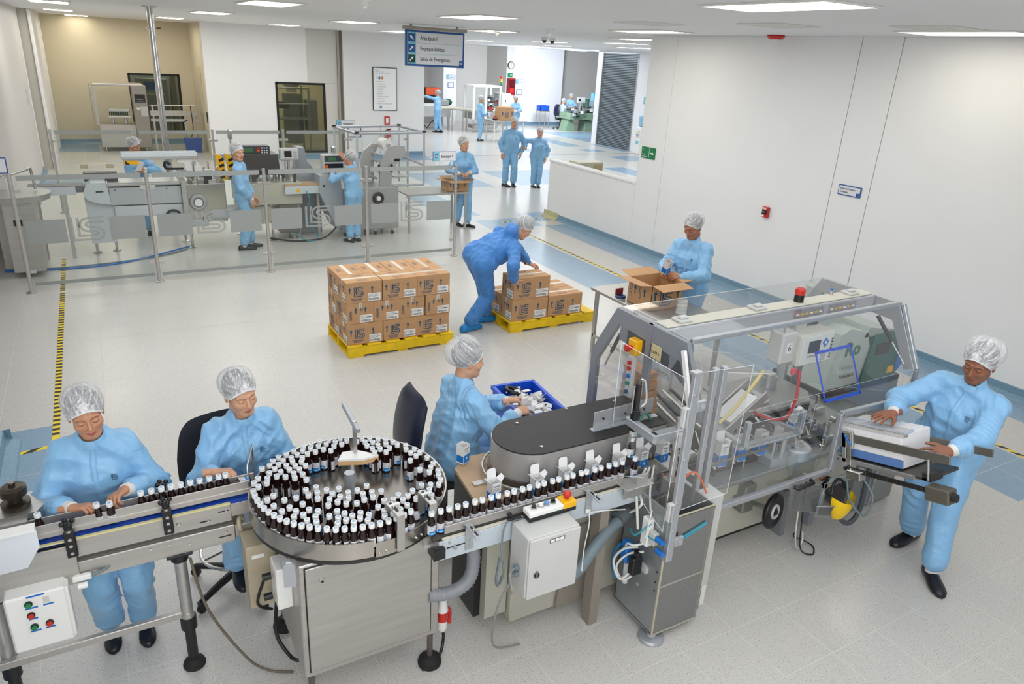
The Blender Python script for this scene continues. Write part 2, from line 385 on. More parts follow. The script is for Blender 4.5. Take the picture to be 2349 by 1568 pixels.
# white back wall with the second window, the grey leaf and the right-hand part
vx0, vx1, vz0, vz1 = 4.79, 6.16, .2, 2.12
wb = struct(MB().box((2.92, 22.2, 0), (vx0, 22.4, CEIL)).box((vx1, 22.2, 0), (6.56, 22.4, CEIL)).box((vx0, 22.2, vz1), (vx1, 22.4, CEIL)).box((vx0, 22.2, 0), (vx1, 22.4, vz0)).box((6.56, 22.3, 0), (6.72, 22.4, CEIL)).box((6.72, 22.1, 0), (9.27, 22.4, CEIL)), 'wall_back', WALLW)
MB().box((5.69, 22.185, vz1+.03), (6.55, 22.2, CEIL-.02), WALLG, .003).build('wall_panel', None, wb)
MB().box((6.19, 22.186, .02), (6.55, 22.2, vz1+.02), WALLG, .003).build('wall_panel', None, wb)
struct(MB().box((6.56, 22.12, 0), (6.62, 22.3, CEIL), TRIMG).box((6.62, 22.2, 0), (6.72, 22.3, CEIL), mat('recess brown', '#847c72', .5)), 'trim_1')
struct(MB().prism(cove(0), (6.72, 22.1, 0), -Y, Z*1.6, X*2.6, COVE), 'baseboard_back', COVE)
struct(MB().prism(cove(0), (2.92, 22.2, 0), -Y, Z*1.3, X*3.6, COVE), 'baseboard_back_left', COVE)
window('window_2', vx0, vx1, vz0, vz1, 22.2, '#d2d4c6', .97)
struct(MB().box((3.2, 26.3, 0), (9.2, 26.45, CEIL)), 'wall_behind_window', WALLC)
struct(MB().box((9.1, 22.4, 0), (9.25, 26.3, CEIL)), 'wall_side_window', WALLW)
area('light_window_room', (5.5, 24.4, 3.5), (2, 1.5), 75, color=(1, .94, .8))
area('light_window_room_far', (2, 27.5, 3.3), (2, 1), 30, color=(1, .98, .9))
struct(MB().box((-.5, 29, 0), (4.5, 29.15, CEIL)), 'wall_beyond_window', WALLG)
struct(MB().box((9.27, 22.16, .0005), (18.1, 22.2, .002), mat('floor expansion strip', '#6d6a64', .4, .4)), 'trim_2')
# far hall
struct(MB().box((9.1, 34, 0), (14.6, 34.2, CEIL)), 'wall_far_left', WALLG)
struct(MB().box((14.6, 32.5, 0), (15.25, 34.2, CEIL)), 'wall_far_column', mat('far white paint', '#e9e8ea', .5))
struct(MB().box((15.25, 34.4, 0), (17.85, 34.6, CEIL)), 'wall_far_alcove', WALLG)
struct(MB().box((17.8, 32.3, 0), (18.22, 34.4, CEIL)), 'wall_far_pillar', WALLG)
struct(MB().box((18.22, 32.5, 0), (21.15, 32.8, CEIL)), 'wall_far', bpy.data.materials['far white paint'])
struct(MB().prism(cove(0), (18.22, 32.5, 0), -Y, Z*1.5, X*3, COVE).prism(cove(0), (17.8, 32.3, 0), -Y, Z*1.5, X*.45, COVE), 'baseboard_far', COVE)
struct(MB().box((21.15, 33.6, 0), (25.5, 33.8, CEIL)), 'wall_far_right', WALLG)
struct(MB().box((25, 25.4, 0), (25.2, 33.8, CEIL)), 'wall_side_far', WALLG)
WS = bpy.data.materials['far white paint']
sh = struct(MB().box((18.2, 20.5, 0), (18.4, 22.85, CEIL)).box((18.2, 25.1, 0), (18.4, 25.45, CEIL)).box((18.2, 22.85, 3.5), (18.4, 25.1, CEIL)), 'wall_shutter', WS)
struct(MB().box((18.3, 25.4, 0), (25.2, 25.55, CEIL)), 'wall_far_return', WS)
sd = thing('roller_shutter', 'ribbed grey steel roller shutter closing the doorway in the far white wall', 'shutter', (18.26, 23.97, 0))
slat = None
for i in range(58):
    z = .02+i*.06
    mb = MB().prism([(0, 0), (.03, .012), (.03, .046), (0, .058)], (0, -1.11, z), -X, Z, Y*2.22, mat('shutter steel', '#8f979c', .35, .7))
    if slat is None: slat = mb.build('slat', None, sd); smesh = slat.data; z00 = z
    else: o = bpy.data.objects.new('slat', smesh); COL.objects.link(o); o.parent = sd; o.location = (0, 0, z-z00)
MB().box((-.08, -1.14, 0), (.02, -1.1, 3.5), STEEL).build('guide_rail', None, sd); MB().box((-.08, 1.1, 0), (.02, 1.14, 3.5), STEEL).build('guide_rail', None, sd)
# shell behind the camera and around
struct(MB().box((-3, -4.1, 0), (8.5, -4, CEIL)), 'wall_front', WALLW)
struct(MB().box((-3.1, -4, 0), (-3, 37, CEIL)), 'wall_outer_left', WALLW)
struct(MB().box((8.5, 8.6, 0), (18.3, 8.8, CEIL)), 'wall_corridor', WALLW)
struct(MB().box((18.3, 8.8, 0), (18.5, 20.5, CEIL)), 'wall_corridor_right', WALLW)
struct(MB().box((9.1, 26.4, 0), (9.25, 34, CEIL)), 'wall_far_side', WALLW)
# ceiling lights
def clight(x, y, lx, ly, n, m=DIFF, lab=None):
    t = thing('ceiling_light', lab, 'ceiling light', (x, y, CEIL), group='ceiling light panels')
    mb = MB(); w = .03
    for a in ((-lx/2-w, -ly/2-w, lx/2+w, -ly/2), (-lx/2-w, ly/2, lx/2+w, ly/2+w), (-lx/2-w, -ly/2, -lx/2, ly/2), (lx/2, -ly/2, lx/2+w, ly/2)): mb.box((a[0], a[1], -.014), (a[2], a[3], -.001), LF)
    mb.build('frame', None, t); MB().box((-lx/2, -ly/2, -.011), (lx/2, ly/2, -.002), m).build('diffuser', None, t)
LPOS = [(4.55, 4.1, 'large bright ceiling light panel nearest the camera, top right'), (7.6, 4.5, 'ceiling light panel over the right wall at the frame edge'), (7.27, 8.95, 'ceiling light panel beside the right wall before the red alarm'),
 (4.5, 9.0, 'ceiling light panel left of the hanging direction sign'), (4.5, 14.1, 'ceiling light panel above the framed wall poster'), (2.15, 14.8, 'warm ceiling light panel right of the polished pole'), (2.1, 9.85, 'ceiling light panel at the top edge, right of the pole'),
 (4.6, 20.0, 'small looking ceiling light near the white back wall'), (7.05, 18.7, 'ceiling light panel near the poster wall, left of the hanging sign'), (2.05, 20.7, 'ceiling light just before the cream alcove, right of pole'), (.1, 26.6-1.3, 'ceiling light inside the cream alcove'),
 (-.25, 20.4, 'ceiling light above the left wall edge'), (-.3, 15.1, 'ceiling light at the top left corner of the picture'), (7.05, 13.5, 'ceiling light just behind the hanging sign'), (9.45, 11.9, 'ceiling light above the half-height wall')]
for x, y, lab in LPOS: clight(x, y, .55, 1.15, 0, DIFF, lab)
for k, (x, y) in enumerate([(11.5, 15), (14.5, 15), (11.5, 18.5), (14.5, 18.5), (11.5, 22.8), (14.5, 22.8), (12, 26.5), (15.5, 26.5), (19.5, 27), (13, 30), (17, 30), (20.5, 30.5)]):
    clight(x, y, .55, 1.15, 0, DIFFC, 'cool white ceiling light panel in the bright corridor and far hall')
for k, (x, y, lab) in enumerate([(6.4, 5.8, 'flush ceiling vent grille left of the red ceiling alarm'), (6.95, 4.4, 'flush ceiling vent grille at the far right near the frame edge'), (5.9, 7.3, 'flush ceiling vent grille between the light panels, upper centre right')]):
    t = thing('ceiling_vent', lab, 'vent', (x, y, CEIL)); mb = MB()
    for a in ((-.3, -.3, .3, -.27), (-.3, .27, .3, .3), (-.3, -.27, -.27, .27), (.27, -.27, .3, .27)): mb.box((a[0], a[1], -.012), (a[2], a[3], -.001), LF)
    mb.build('frame', None, t)
    for i in range(8): MB().box((-.27, -.25+i*.065, -.010), (.27, -.22+i*.065, -.002), LF).build('louvre', None, t)
t = thing('ceiling_alarm', 'red strobe alarm on the ceiling in front of the right wall', 'alarm', (8.1, 7.35, CEIL))
MB().lathe([(.11, -.001), (.12, -.02), (.09, -.05)], n=20, m=REDP).build('housing', None, t); MB().ell((0, 0, -.055), (.045, .045, .04), WHITEP).build('strobe_lens', None, t)
for x, y, lab in ((9.6, 15.3, 'right-hand one of two dome cameras on the corridor ceiling'), (9.2, 15.0, 'left-hand one of two dome cameras on the corridor ceiling')):
    t = thing('dome_camera', lab, 'camera', (x, y, CEIL)); MB().lathe([(.07, -.001), (.07, -.05), (.06, -.06)], m=WHITEP).build('base', None, t); MB().ell((0, 0, -.06), (.055, .055, .06), BLACK).build('lens_dome', None, t)
for x, y, lab in ((6.72, 10.8, 'white conical smoke detector right of the hanging sign'), (6.98, 13.1, 'small white smoke detector behind the hanging sign'), (2.44, 7.27, 'white sprinkler-like detector at the top centre of the ceiling'), (6.25, 14.9, 'round white detector left of the hanging sign')):
    t = thing('smoke_detector', lab, 'detector', (x, y, CEIL)); MB().lathe([(.075, -.001), (.075, -.02), (.05, -.035)], m=WHITEP).build('base', None, t); MB().lathe([(.04, -.03), (.035, -.06), (.012, -.1)], m=WHITEP).build('sensor', None, t)
# hazard tape on the floor
def tape(lab, p0, p1, w=.055, n=40, pitch=.1, slant=.0):
    p0 = Vector(p0); p1 = Vector(p1); d = (p1-p0); L = d.length; d.normalize(); s = Vector((-d.y, d.x, 0)); z = Vector((0, 0, .0012))
    t = thing('hazard_tape', lab, 'tape', (0, 0, 0))
    MB().add([p0-s*w/2+z, p1-s*w/2+z, p1+s*w/2+z, p0+s*w/2+z], [(0, 1, 2, 3)], mat('tape yellow', '#eccd2b', .45)).build('tape_strip', None, t)
    mb = MB(); z2 = Vector((0, 0, .0017)); k = int(L/pitch)
    for i in range(k):
        a = i*pitch+.01; q = [p0+d*a-s*w/2, p0+d*(a+pitch*.48)-s*w/2, p0+d*(a+pitch*.48+slant)+s*w/2, p0+d*(a+slant)+s*w/2]
        mb.add([x+z2 for x in q], [(0, 1, 2, 3)], mat('tape black', '#2b2a28', .5))
    mb.build('black_stripes', None, t)['kind'] = 'stuff'
tape('yellow and black hazard tape along the floor at the left', (-.598, 10.55, 0), (-.598, 6.35, 0), .055, pitch=.088)
tape('yellow and black hazard tape running past the pallets along the right walkway', (7.08, 12.0, 0), (7.02, .5, 0), .05, pitch=.14, slant=.06)
tape('short hazard tape from the half wall corner across the floor', (7.1, 12.75, 0), (8.27, 12.95, 0), .05, pitch=.14, slant=.05)
tape('short hazard tape beside the left skirting near the smiling woman', (-.84, 6.22, 0), (-.55, 6.27, 0), .05, pitch=.16, slant=.07)
tape('faded hazard tape on the floor behind the glass barrier', (-.60, 12.3, 0), (-.598, 10.62, 0), .055, pitch=.088)
# signs and wall fixtures
sg = thing('hanging_sign', 'blue framed hanging direction sign with three arrow lines', 'sign', (5.09, 13.0, 2.905))
MB().box((0, 0, 0), (1.16, .04, .6), NAVYS, .005).build('sign_frame', None, sg)
MB().box((.035, -.004, .035), (1.125, .002, .565), mat('sign face', '#dcdce0', .5)).build('sign_face', None, sg)
MB().box((.035, -.006, .035), (.2, -.003, .565), SKYB).build('colour_strip', None, sg)
MB().box((-.04, -.02, .605), (1.2, .06, .66), TRIMG, .005).box((.1, .01, .66), (.13, .04, .695), TRIMG).box((1.0, .01, .66), (1.03, .04, .695), TRIMG).build('hanger_rail', None, sg)
for i, (s, c, ang) in enumerate((('Área Estéril', NAVYS, 135), ('Empaque Sólidos', NAVYS, 45), ('Salida de Emergencia', mat('emergency green', '#123d2c', .5), 45))):
    zc = .475-i*.175
    MB().box((.05, -.009, zc-.065), (.185, -.005, zc+.065), c).build('arrow_tile', None, sg)
    u = Vector((cos(radians(ang)), 0, sin(radians(ang)))); v = Vector((-sin(radians(ang)), 0, cos(radians(ang))))
    MB().arrow(Vector((.117, -.0105, zc))-u*.05, -v, u, WHITEPR, .1).build('arrow', None, sg)
    text(s, .085, INKD, (.28, -.006, zc-.03), X, Z, 'lettering', sg, bold=.012, sx=.82)
    if i: MB().box((.2, -.006, zc+.085), (1.125, -.004, zc+.09), SKYB).build('divider', None, sg)
MB().box((1.06, -.007, .035), (1.125, -.004, .12), NAVYS).build('logo_tile', None, sg); MB().logo((1.072, -.009, .055), X, Z, WHITEPR, .04).build('emblem', None, sg)
def sign(name, lab, o, u, w, h, body, face, rim=None, cat='sign', frame_w=.01, thick=.012):
    o = Vector(o); u = Vector(u); n = u.cross(Z)        # n points to the reader
    t = thing(name, lab, cat, o)
    T = Matrix((( u.x, -n.x, 0, 0), (u.y, -n.y, 0, 0), (0, 0, 1, 0), (0, 0, 0, 1)))
    MB().box((0, 0, 0), (w, thick, h), rim or NAVYS, .002, T).build('sign_board', None, t)
    MB().box((frame_w, -.002, frame_w), (w-frame_w, .002, h-frame_w), face, 0, T).build('sign_face', None, t)
    return t, T, u, n
t, T, u, n = sign('exit_sign', 'green emergency route sign with white arrow on the right wall edge', (8.335, 10.12, 1.64), -Y, .36, .19, GREENS, GREENS, GREENS, frame_w=.006)
MB().box((.205, -.004, .012), (.21, 0, .178), WHITEPR, 0, T).build('divider', None, t)
p = n*.005; MB().arrow(p+u*.225+Z*.095, Z, u, WHITEPR, .11).build('arrow', None, t)
text('Vía de', .035, WHITEPR, p+u*.02+Z*.055, u, Z, 'lettering', t); text('Evacuación', .035, WHITEPR, p+u*.02+Z*.018, u, Z, 'lettering', t); MB().logo(p+u*.03+Z*.13, u, Z, SKYB, .035).build('emblem', None, t)
t, T, u, n = sign('wall_sign', 'small white sign with blue border about finished products on the right wall', (8.335, 6.1, 1.72), -Y, .33, .13, NAVYS, mat('sign face', '#dcdce0'), frame_w=.012)
p = n*.004; text('Acopio de Productos', .034, INKD, p+u*.03+Z*.075, u, Z, 'lettering', t, sx=.75, bold=.01); text('Terminados', .034, INKD, p+u*.03+Z*.035, u, Z, 'lettering', t, sx=.75, bold=.01)
MB().quad(p+u*.275+Z*.014, u*.04, Z*.04, NAVYS).build('logo_tile', None, t)
t = thing('fire_alarm_box', 'red fire alarm pull box on the right wall', 'alarm', (8.33, 7.19, 1.19))
MB().box((-.03, -.055, 0), (.02, .055, .15), REDP, .008).build('case', None, t); MB().box((-.042, -.04, .045), (-.028, .04, .105), BLACK, .004).build('handle', None, t)
text('FIRE', .04, WHITEPR, (-.031, .045, .112), -Y, Z, 'lettering', t, bold=.02); text('PULL', .02, WHITEPR, (-.044, .03, .07), -Y, Z, 'lettering', t); MB().box((-.032, .0, .01), (-.029, .04, .035), WHITEPR).build('label_plate', None, t)
po = thing('wall_poster', 'tall framed white poster with a list of values on the back wall', 'poster', (7.6, 22.09, 1.42))
MB().box((0, -.02, 0), (.77, .008, 1.24), BLACK, .004).build('frame', None, po); MB().box((.02, -.024, .02), (.75, -.018, 1.22), WHITEPR).build('sheet', None, po)
for i, s in enumerate(('Principios', 'Compromiso', 'Comunicación', 'Tolerancia', 'Confianza', 'Eficiencia', 'Trabajo en equipo', 'Creatividad', 'Honestidad', 'Lealtad y Transparencia')): text(s, .05, mat('poster grey ink', '#8d9298', .6), (.12, -.0255, .82-i*.07), X, Z, 'lettering', po)
for i, s in enumerate(('Programa', 'Todos con valores', 'Nuestros principios de trabajo')): text(s, .038, mat('poster blue ink', '#7fa6c4', .6), (.06, -.0255, 1.15-i*.045), X, Z, 'lettering', po)
for x, m in ((.13, mat('pale yellow print', '#ece6c8', .6)), (.21, BLUEP), (.3, ORANGE)): MB().ell((x, -.026, .985), (.018, .001, .018), m).prism([(0, 0), (.05, 0), (.06, .06), (-.01, .06)], (x-.025, -.0255, .90), X, Z, -Y*.001, m).build('small_figure', None, po)
MB().quad((.2, -.0255, .06), X*.08, Z*.08, mat('poster blue ink', '#7fa6c4', .6)).build('logo_tile', None, po); text('Calidad', .03, REDP, (.45, -.0255, .07), X, Z, 'lettering', po)
t, T, u, n = sign('extinguisher_sign', 'red extinguisher sign on the white back wall', (7.96, 22.085, 1.0), X, .17, .25, REDP, REDP, REDP, frame_w=.004)
MB().quad(n*.004+u*.045+Z*.06, u*.08, Z*.14, WHITEPR).build('pictogram', None, t); text('Extintor', .03, WHITEPR, n*.004+u*.03+Z*.02, u, Z, 'lettering', t)
ex = thing('fire_extinguisher', 'red fire extinguisher hanging on the back wall below its sign', 'extinguisher', (8.06, 22.0, .38))
MB().lathe([(.0, 0), (.07, .005), (.075, .03), (.075, .36), (.05, .42), (.025, .45), (.025, .47)], m=REDP).build('cylinder', None, ex); MB().box((-.05, -.02, .47), (.06, .02, .5), BLACK, .005).box((-.02, -.01, .5), (.09, .01, .515), YELP).build('valve', None, ex)
MB().tube([(-.03, 0, .48), (-.13, -.02, .42), (-.12, -.03, .2), (-.1, -.02, .1)], .012, m=BLACK).build('hose', None, ex); MB().cbox((0, -.075, .2), (.08, .01, .12), WHITEP).build('label_plate', None, ex)
wcd = thing('service_door', 'pair of low white service doors with dark pulls in the back wall', 'cupboard', (7.25, 22.075, 0))
for i in range(2): MB().box((i*.575, 0, .1), (i*.575+.56, .02, .98), WALLW, .004).build('door', None, wcd); MB().tube([(.5+i*.14, 0, .35), (.5+i*.14, -.04, .36), (.5+i*.14, -.04, .58), (.5+i*.14, 0, .59)], .012, m=BLACK, smooth=False).build('door_pull', None, wcd)
t, T, u, n = sign('notice_frame', 'small blue framed notice on the back wall beside the trim', (6.79, 22.085, .63), X, .42, .3, NAVYS, mat('sign face', '#dcdce0'), frame_w=.03)
for nm, lab, x, y, z, w, h, body in (('room_sign', 'upper small room sign on the far white column', 14.75, 32.48, 2.05, .45, .18, 'Empaque 11'), ('room_sign', 'room sign on the far white wall above a notice', 18.45, 32.48, 1.95, .45, .2, 'Empaque 12')):
    t, T, u, n = sign(nm, lab, (x, y, z), X, w, h, NAVYS, mat('sign face', '#dcdce0')); text(body, .07, INKD, n*.005+u*.16+Z*.06, u, Z, 'lettering', t, sx=.7); MB().quad(n*.004+Z*.01+u*.01, u*.12, Z*(h-.02), SKYB).build('colour_strip', None, t)
t, T, u, n = sign('notice_frame', 'blue edged notice below the sign on the far column', (14.82, 32.48, 1.68), X, .3, .24, NAVYS, mat('sign face', '#dcdce0'), frame_w=.02)
t, T, u, n = sign('notice_frame', 'blue framed notice below the sign on the far white wall', (18.5, 32.48, 1.45), X, .3, .26, NAVYS, mat('sign face', '#dcdce0'), frame_w=.02)
t, T, u, n = sign('wall_sign', 'small blue and white sign on the wall above the water cooler', (18.185, 22.3, 1.78), -Y, .6, .24, NAVYS, mat('sign face', '#dcdce0')); MB().quad(n*.004+u*.01+Z*.01, u*.12, Z*.22, SKYB).build('colour_strip', None, t); text('Muelle de Despachos', .06, INKD, n*.005+u*.15+Z*.12, u, Z, 'lettering', t, sx=.65)
ck = thing('wall_clock', 'round grey wall clock on the far pillar', 'clock', (18.0, 32.28, 2.78)); MB().cyl((0, 0, 0), (0, -.05, 0), .17, m=DARKM, n=28).build('rim', None, ck); MB().cyl((0, -.045, 0), (0, -.056, 0), .14, m=WHITEP, n=28).build('dial', None, ck); MB().box((-.008, -.062, 0), (.008, -.057, .1), BLACK).box((0, -.062, -.008), (.07, -.057, .008), BLACK).build('hands', None, ck)
t, T, u, n = sign('exit_sign', 'green first aid sign on the far pillar above the red cabinet', (17.87, 32.285, 2.24), X, .26, .2, GREENS, GREENS, GREENS, frame_w=.004); MB().arrow(n*.004+u*.13+Z*.1, Z, u, WHITEPR, .1).build('arrow', None, t)
hy = thing('hydrant_cabinet', 'dark red fire hose cabinet with window on the far pillar', 'cabinet', (17.83, 32.12, 1.25)); MB().box((0, 0, 0), (.4, .18, .95), mat('deep red paint', '#8c1420', .35), .01).build('case', None, hy); MB().box((.06, -.006, .5), (.34, .004, .88), mat('dark cabinet glass', '#5a1018', .15)).build('glass', None, hy); MB().quad((.1, -.008, .3), X*.2, Z*.22, REDP).build('sticker', None, hy)
wcool = thing('water_cooler', 'white water cooler with blue bottle beside the roller shutter', 'water cooler', (17.98, 21.95, 0))
MB().box((-.17, -.17, 0), (.17, .17, .98), WHITEP, .03).build('body', None, wcool); MB().lathe([(.05, .98), (.14, 1.02), (.145, 1.12), (.135, 1.15), (.145, 1.18), (.145, 1.34), (.1, 1.38)], m=mat('water bottle plastic', '#8fbfd8', .2)).build('water_bottle', None, wcool)
MB().box((-.185, -.1, .58), (-.16, .1, .86), mat('cooler recess', '#d8d2c0', .4), .02).build('tap_panel', None, wcool)
for y in (-.04, .04): MB().box((-.215, y-.012, .68), (-.18, y+.012, .72), BLUEP).build('tap', None, wcool)
MB().box((-.18, -.08, .36), (-.165, .08, .48), SKYB, .01).build('badge', None, wcool)
hb = thing('document_box', 'low beige cabinet standing behind the half wall', 'cabinet', (9.05, 12.75, 0)); MB().box((-.3, -.2, 0), (.3, .2, 1.19), mat('beige laminate', '#d7d1bf', .5), .01).build('body', None, hb); MB().box((.05, -.205, .9), (.27, -.199, 1.15), mat('box panel', '#c9b98f', .5)).build('panel', None, hb)
# ------------------------------------------------------------------ people: implicit surfaces meshed with surface nets
def surfnets(d, lo, vx):
    """numpy surface nets: grid of distances -> verts, quads"""
    s = d < 0; nx, ny, nz = d.shape
    cs = [s[i:nx-1+i, j:ny-1+j, k:nz-1+k] for i in (0, 1) for j in (0, 1) for k in (0, 1)]
    cnt = sum(c.astype(np.int8) for c in cs); cells = (cnt > 0) & (cnt < 8)
    I, J, K = np.nonzero(cells); n = len(I); acc = np.zeros((n, 3)); w = np.zeros(n)
    offs = [(i, j, k) for i in (0, 1) for j in (0, 1) for k in (0, 1)]
    V = {o: d[I+o[0], J+o[1], K+o[2]] for o in offs}
    for a in offs:
        for ax in range(3):
            if a[ax]: continue
            b = list(a); b[ax] = 1; b = tuple(b); va, vb = V[a], V[b]; m = (va < 0) != (vb < 0)
            t = np.where(m, va/np.where(m, va-vb, 1), 0); p = np.zeros((n, 3)); p[:] = a; p[:, ax] += t
            acc[m] += p[m]; w[m] += 1
    P = acc/w[:, None]+np.stack([I, J, K], 1); P = np.array(lo)+P*vx
    idx = -np.ones(cells.shape, int); idx[I, J, K] = np.arange(n); Q = []
    for ax in range(3):
        sl0 = [slice(None)]*3; sl1 = [slice(None)]*3; sl0[ax] = slice(0, -1); sl1[ax] = slice(1, None)
        a = s[tuple(sl0)]; b = s[tuple(sl1)]; o = [i for i in range(3) if i != ax]
        e = a != b; E = np.stack(np.nonzero(e), 1); up = a[e]
        ok = (E[:, o[0]] > 0) & (E[:, o[1]] > 0) & (E[:, o[0]] < d.shape[o[0]]-1) & (E[:, o[1]] < d.shape[o[1]]-1); E = E[ok]; up = up[ok]
        def g(du, dv):
            c = E.copy(); c[:, o[0]] -= du; c[:, o[1]] -= dv; return idx[c[:, 0], c[:, 1], c[:, 2]]
        q = np.stack([g(1, 1), g(0, 1), g(0, 0), g(1, 0)], 1)
        flip = up if ax != 1 else ~up
        q[~flip] = q[~flip][:, ::-1]; Q.append(q)
    return P, np.concatenate(Q)
class SDF:
    def __init__(s, lo, hi, vx):
        s.lo = np.array(lo, float); s.vx = vx; n = np.ceil((np.array(hi)-s.lo)/vx).astype(int)+1
        s.ax = [(s.lo[i]+np.arange(n[i])*vx).astype(np.float32) for i in range(3)]; s.d = np.full(n, .3, np.float32)
    def _sub(s, lo, hi):
        sl = []
        for i in range(3):
            a = np.searchsorted(s.ax[i], lo[i]); b = np.searchsorted(s.ax[i], hi[i])
            if b <= a: return None
            sl.append(slice(a, b))
        return tuple(sl), [s.ax[0][sl[0]][:, None, None], s.ax[1][sl[1]][None, :, None], s.ax[2][sl[2]][None, None, :]]
    def put(s, sub, e, k, cut=False):
        a = s.d[sub]
        if cut:
            h = np.clip(.5-.5*(a+e)/k, 0, 1); s.d[sub] = a*(1-h)-e*h+k*h*(1-h)
        else:
            h = np.clip(.5+.5*(a-e)/k, 0, 1); s.d[sub] = a*(1-h)+e*h-k*h*(1-h)
    def rc(s, p0, p1, r0, r1=None, k=.03, cut=False):
        r1 = r0 if r1 is None else r1; p0 = np.array(p0, float); p1 = np.array(p1, float); m = max(r0, r1)+k+.06
        q = s._sub(np.minimum(p0, p1)-m, np.maximum(p0, p1)+m)
        if q is None: return s
        sub, (x, y, z) = q; ab = p1-p0; L = max(ab@ab, 1e-9)
        t = np.clip(((x-p0[0])*ab[0]+(y-p0[1])*ab[1]+(z-p0[2])*ab[2])/L, 0, 1)
        e = np.sqrt((x-p0[0]-t*ab[0])**2+(y-p0[1]-t*ab[1])**2+(z-p0[2]-t*ab[2])**2)-(r0+t*(r1-r0))
        s.put(sub, e.astype(np.float32), k, cut); return s
    def ell(s, c, r, R=None, k=.03, cut=False):
        c = np.array(c, float); m = max(r)+k+.05; q = s._sub(c-m, c+m)
        if q is None: return s
        sub, (x, y, z) = q; P = [x-c[0], y-c[1], z-c[2]]
        if R is not None: P = [R[0][i]*P[0]+R[1][i]*P[1]+R[2][i]*P[2] for i in range(3)]
        k0 = np.sqrt(sum((P[i]/r[i])**2 for i in range(3)))+1e-6; k1 = np.sqrt(sum((P[i]/r[i]**2)**2 for i in range(3)))+1e-6
        s.put(sub, (k0*(k0-1)/k1).astype(np.float32), k, cut); return s
    def grid(s): return s.ax[0][:, None, None], s.ax[1][None, :, None], s.ax[2][None, None, :]
    def mesh(s): return surfnets(s.d, s.lo, s.vx)
def npmesh(name, P, Q, mats, parent=None, midx=None, smooth=True):
    me = bpy.data.meshes.new(name); me.vertices.add(len(P)); me.vertices.foreach_set('co', np.asarray(P, np.float32).ravel())
    Q = np.asarray(Q); me.loops.add(Q.size); me.polygons.add(len(Q)); me.loops.foreach_set('vertex_index', Q.ravel().astype(np.int32))
    me.polygons.foreach_set('loop_start', (np.arange(len(Q))*Q.shape[1]).astype(np.int32))
    if midx is not None: me.polygons.foreach_set('material_index', np.asarray(midx, np.int32))
    me.polygons.foreach_set('use_smooth', np.full(len(Q), smooth)); me.update(calc_edges=True); me.validate()
    for m in mats: me.materials.append(m)
    o = bpy.data.objects.new(name, me); COL.objects.link(o)
    if parent: o.parent = parent
    return o
def rotm(yaw=0, pitch=0, roll=0):
    """head frame: local +Y is the way it faces, pitch>0 looks down"""
    return np.array(Matrix.Rotation(yaw, 3, 'Z') @ Matrix.Rotation(-pitch, 3, 'X') @ Matrix.Rotation(roll, 3, 'Y'))
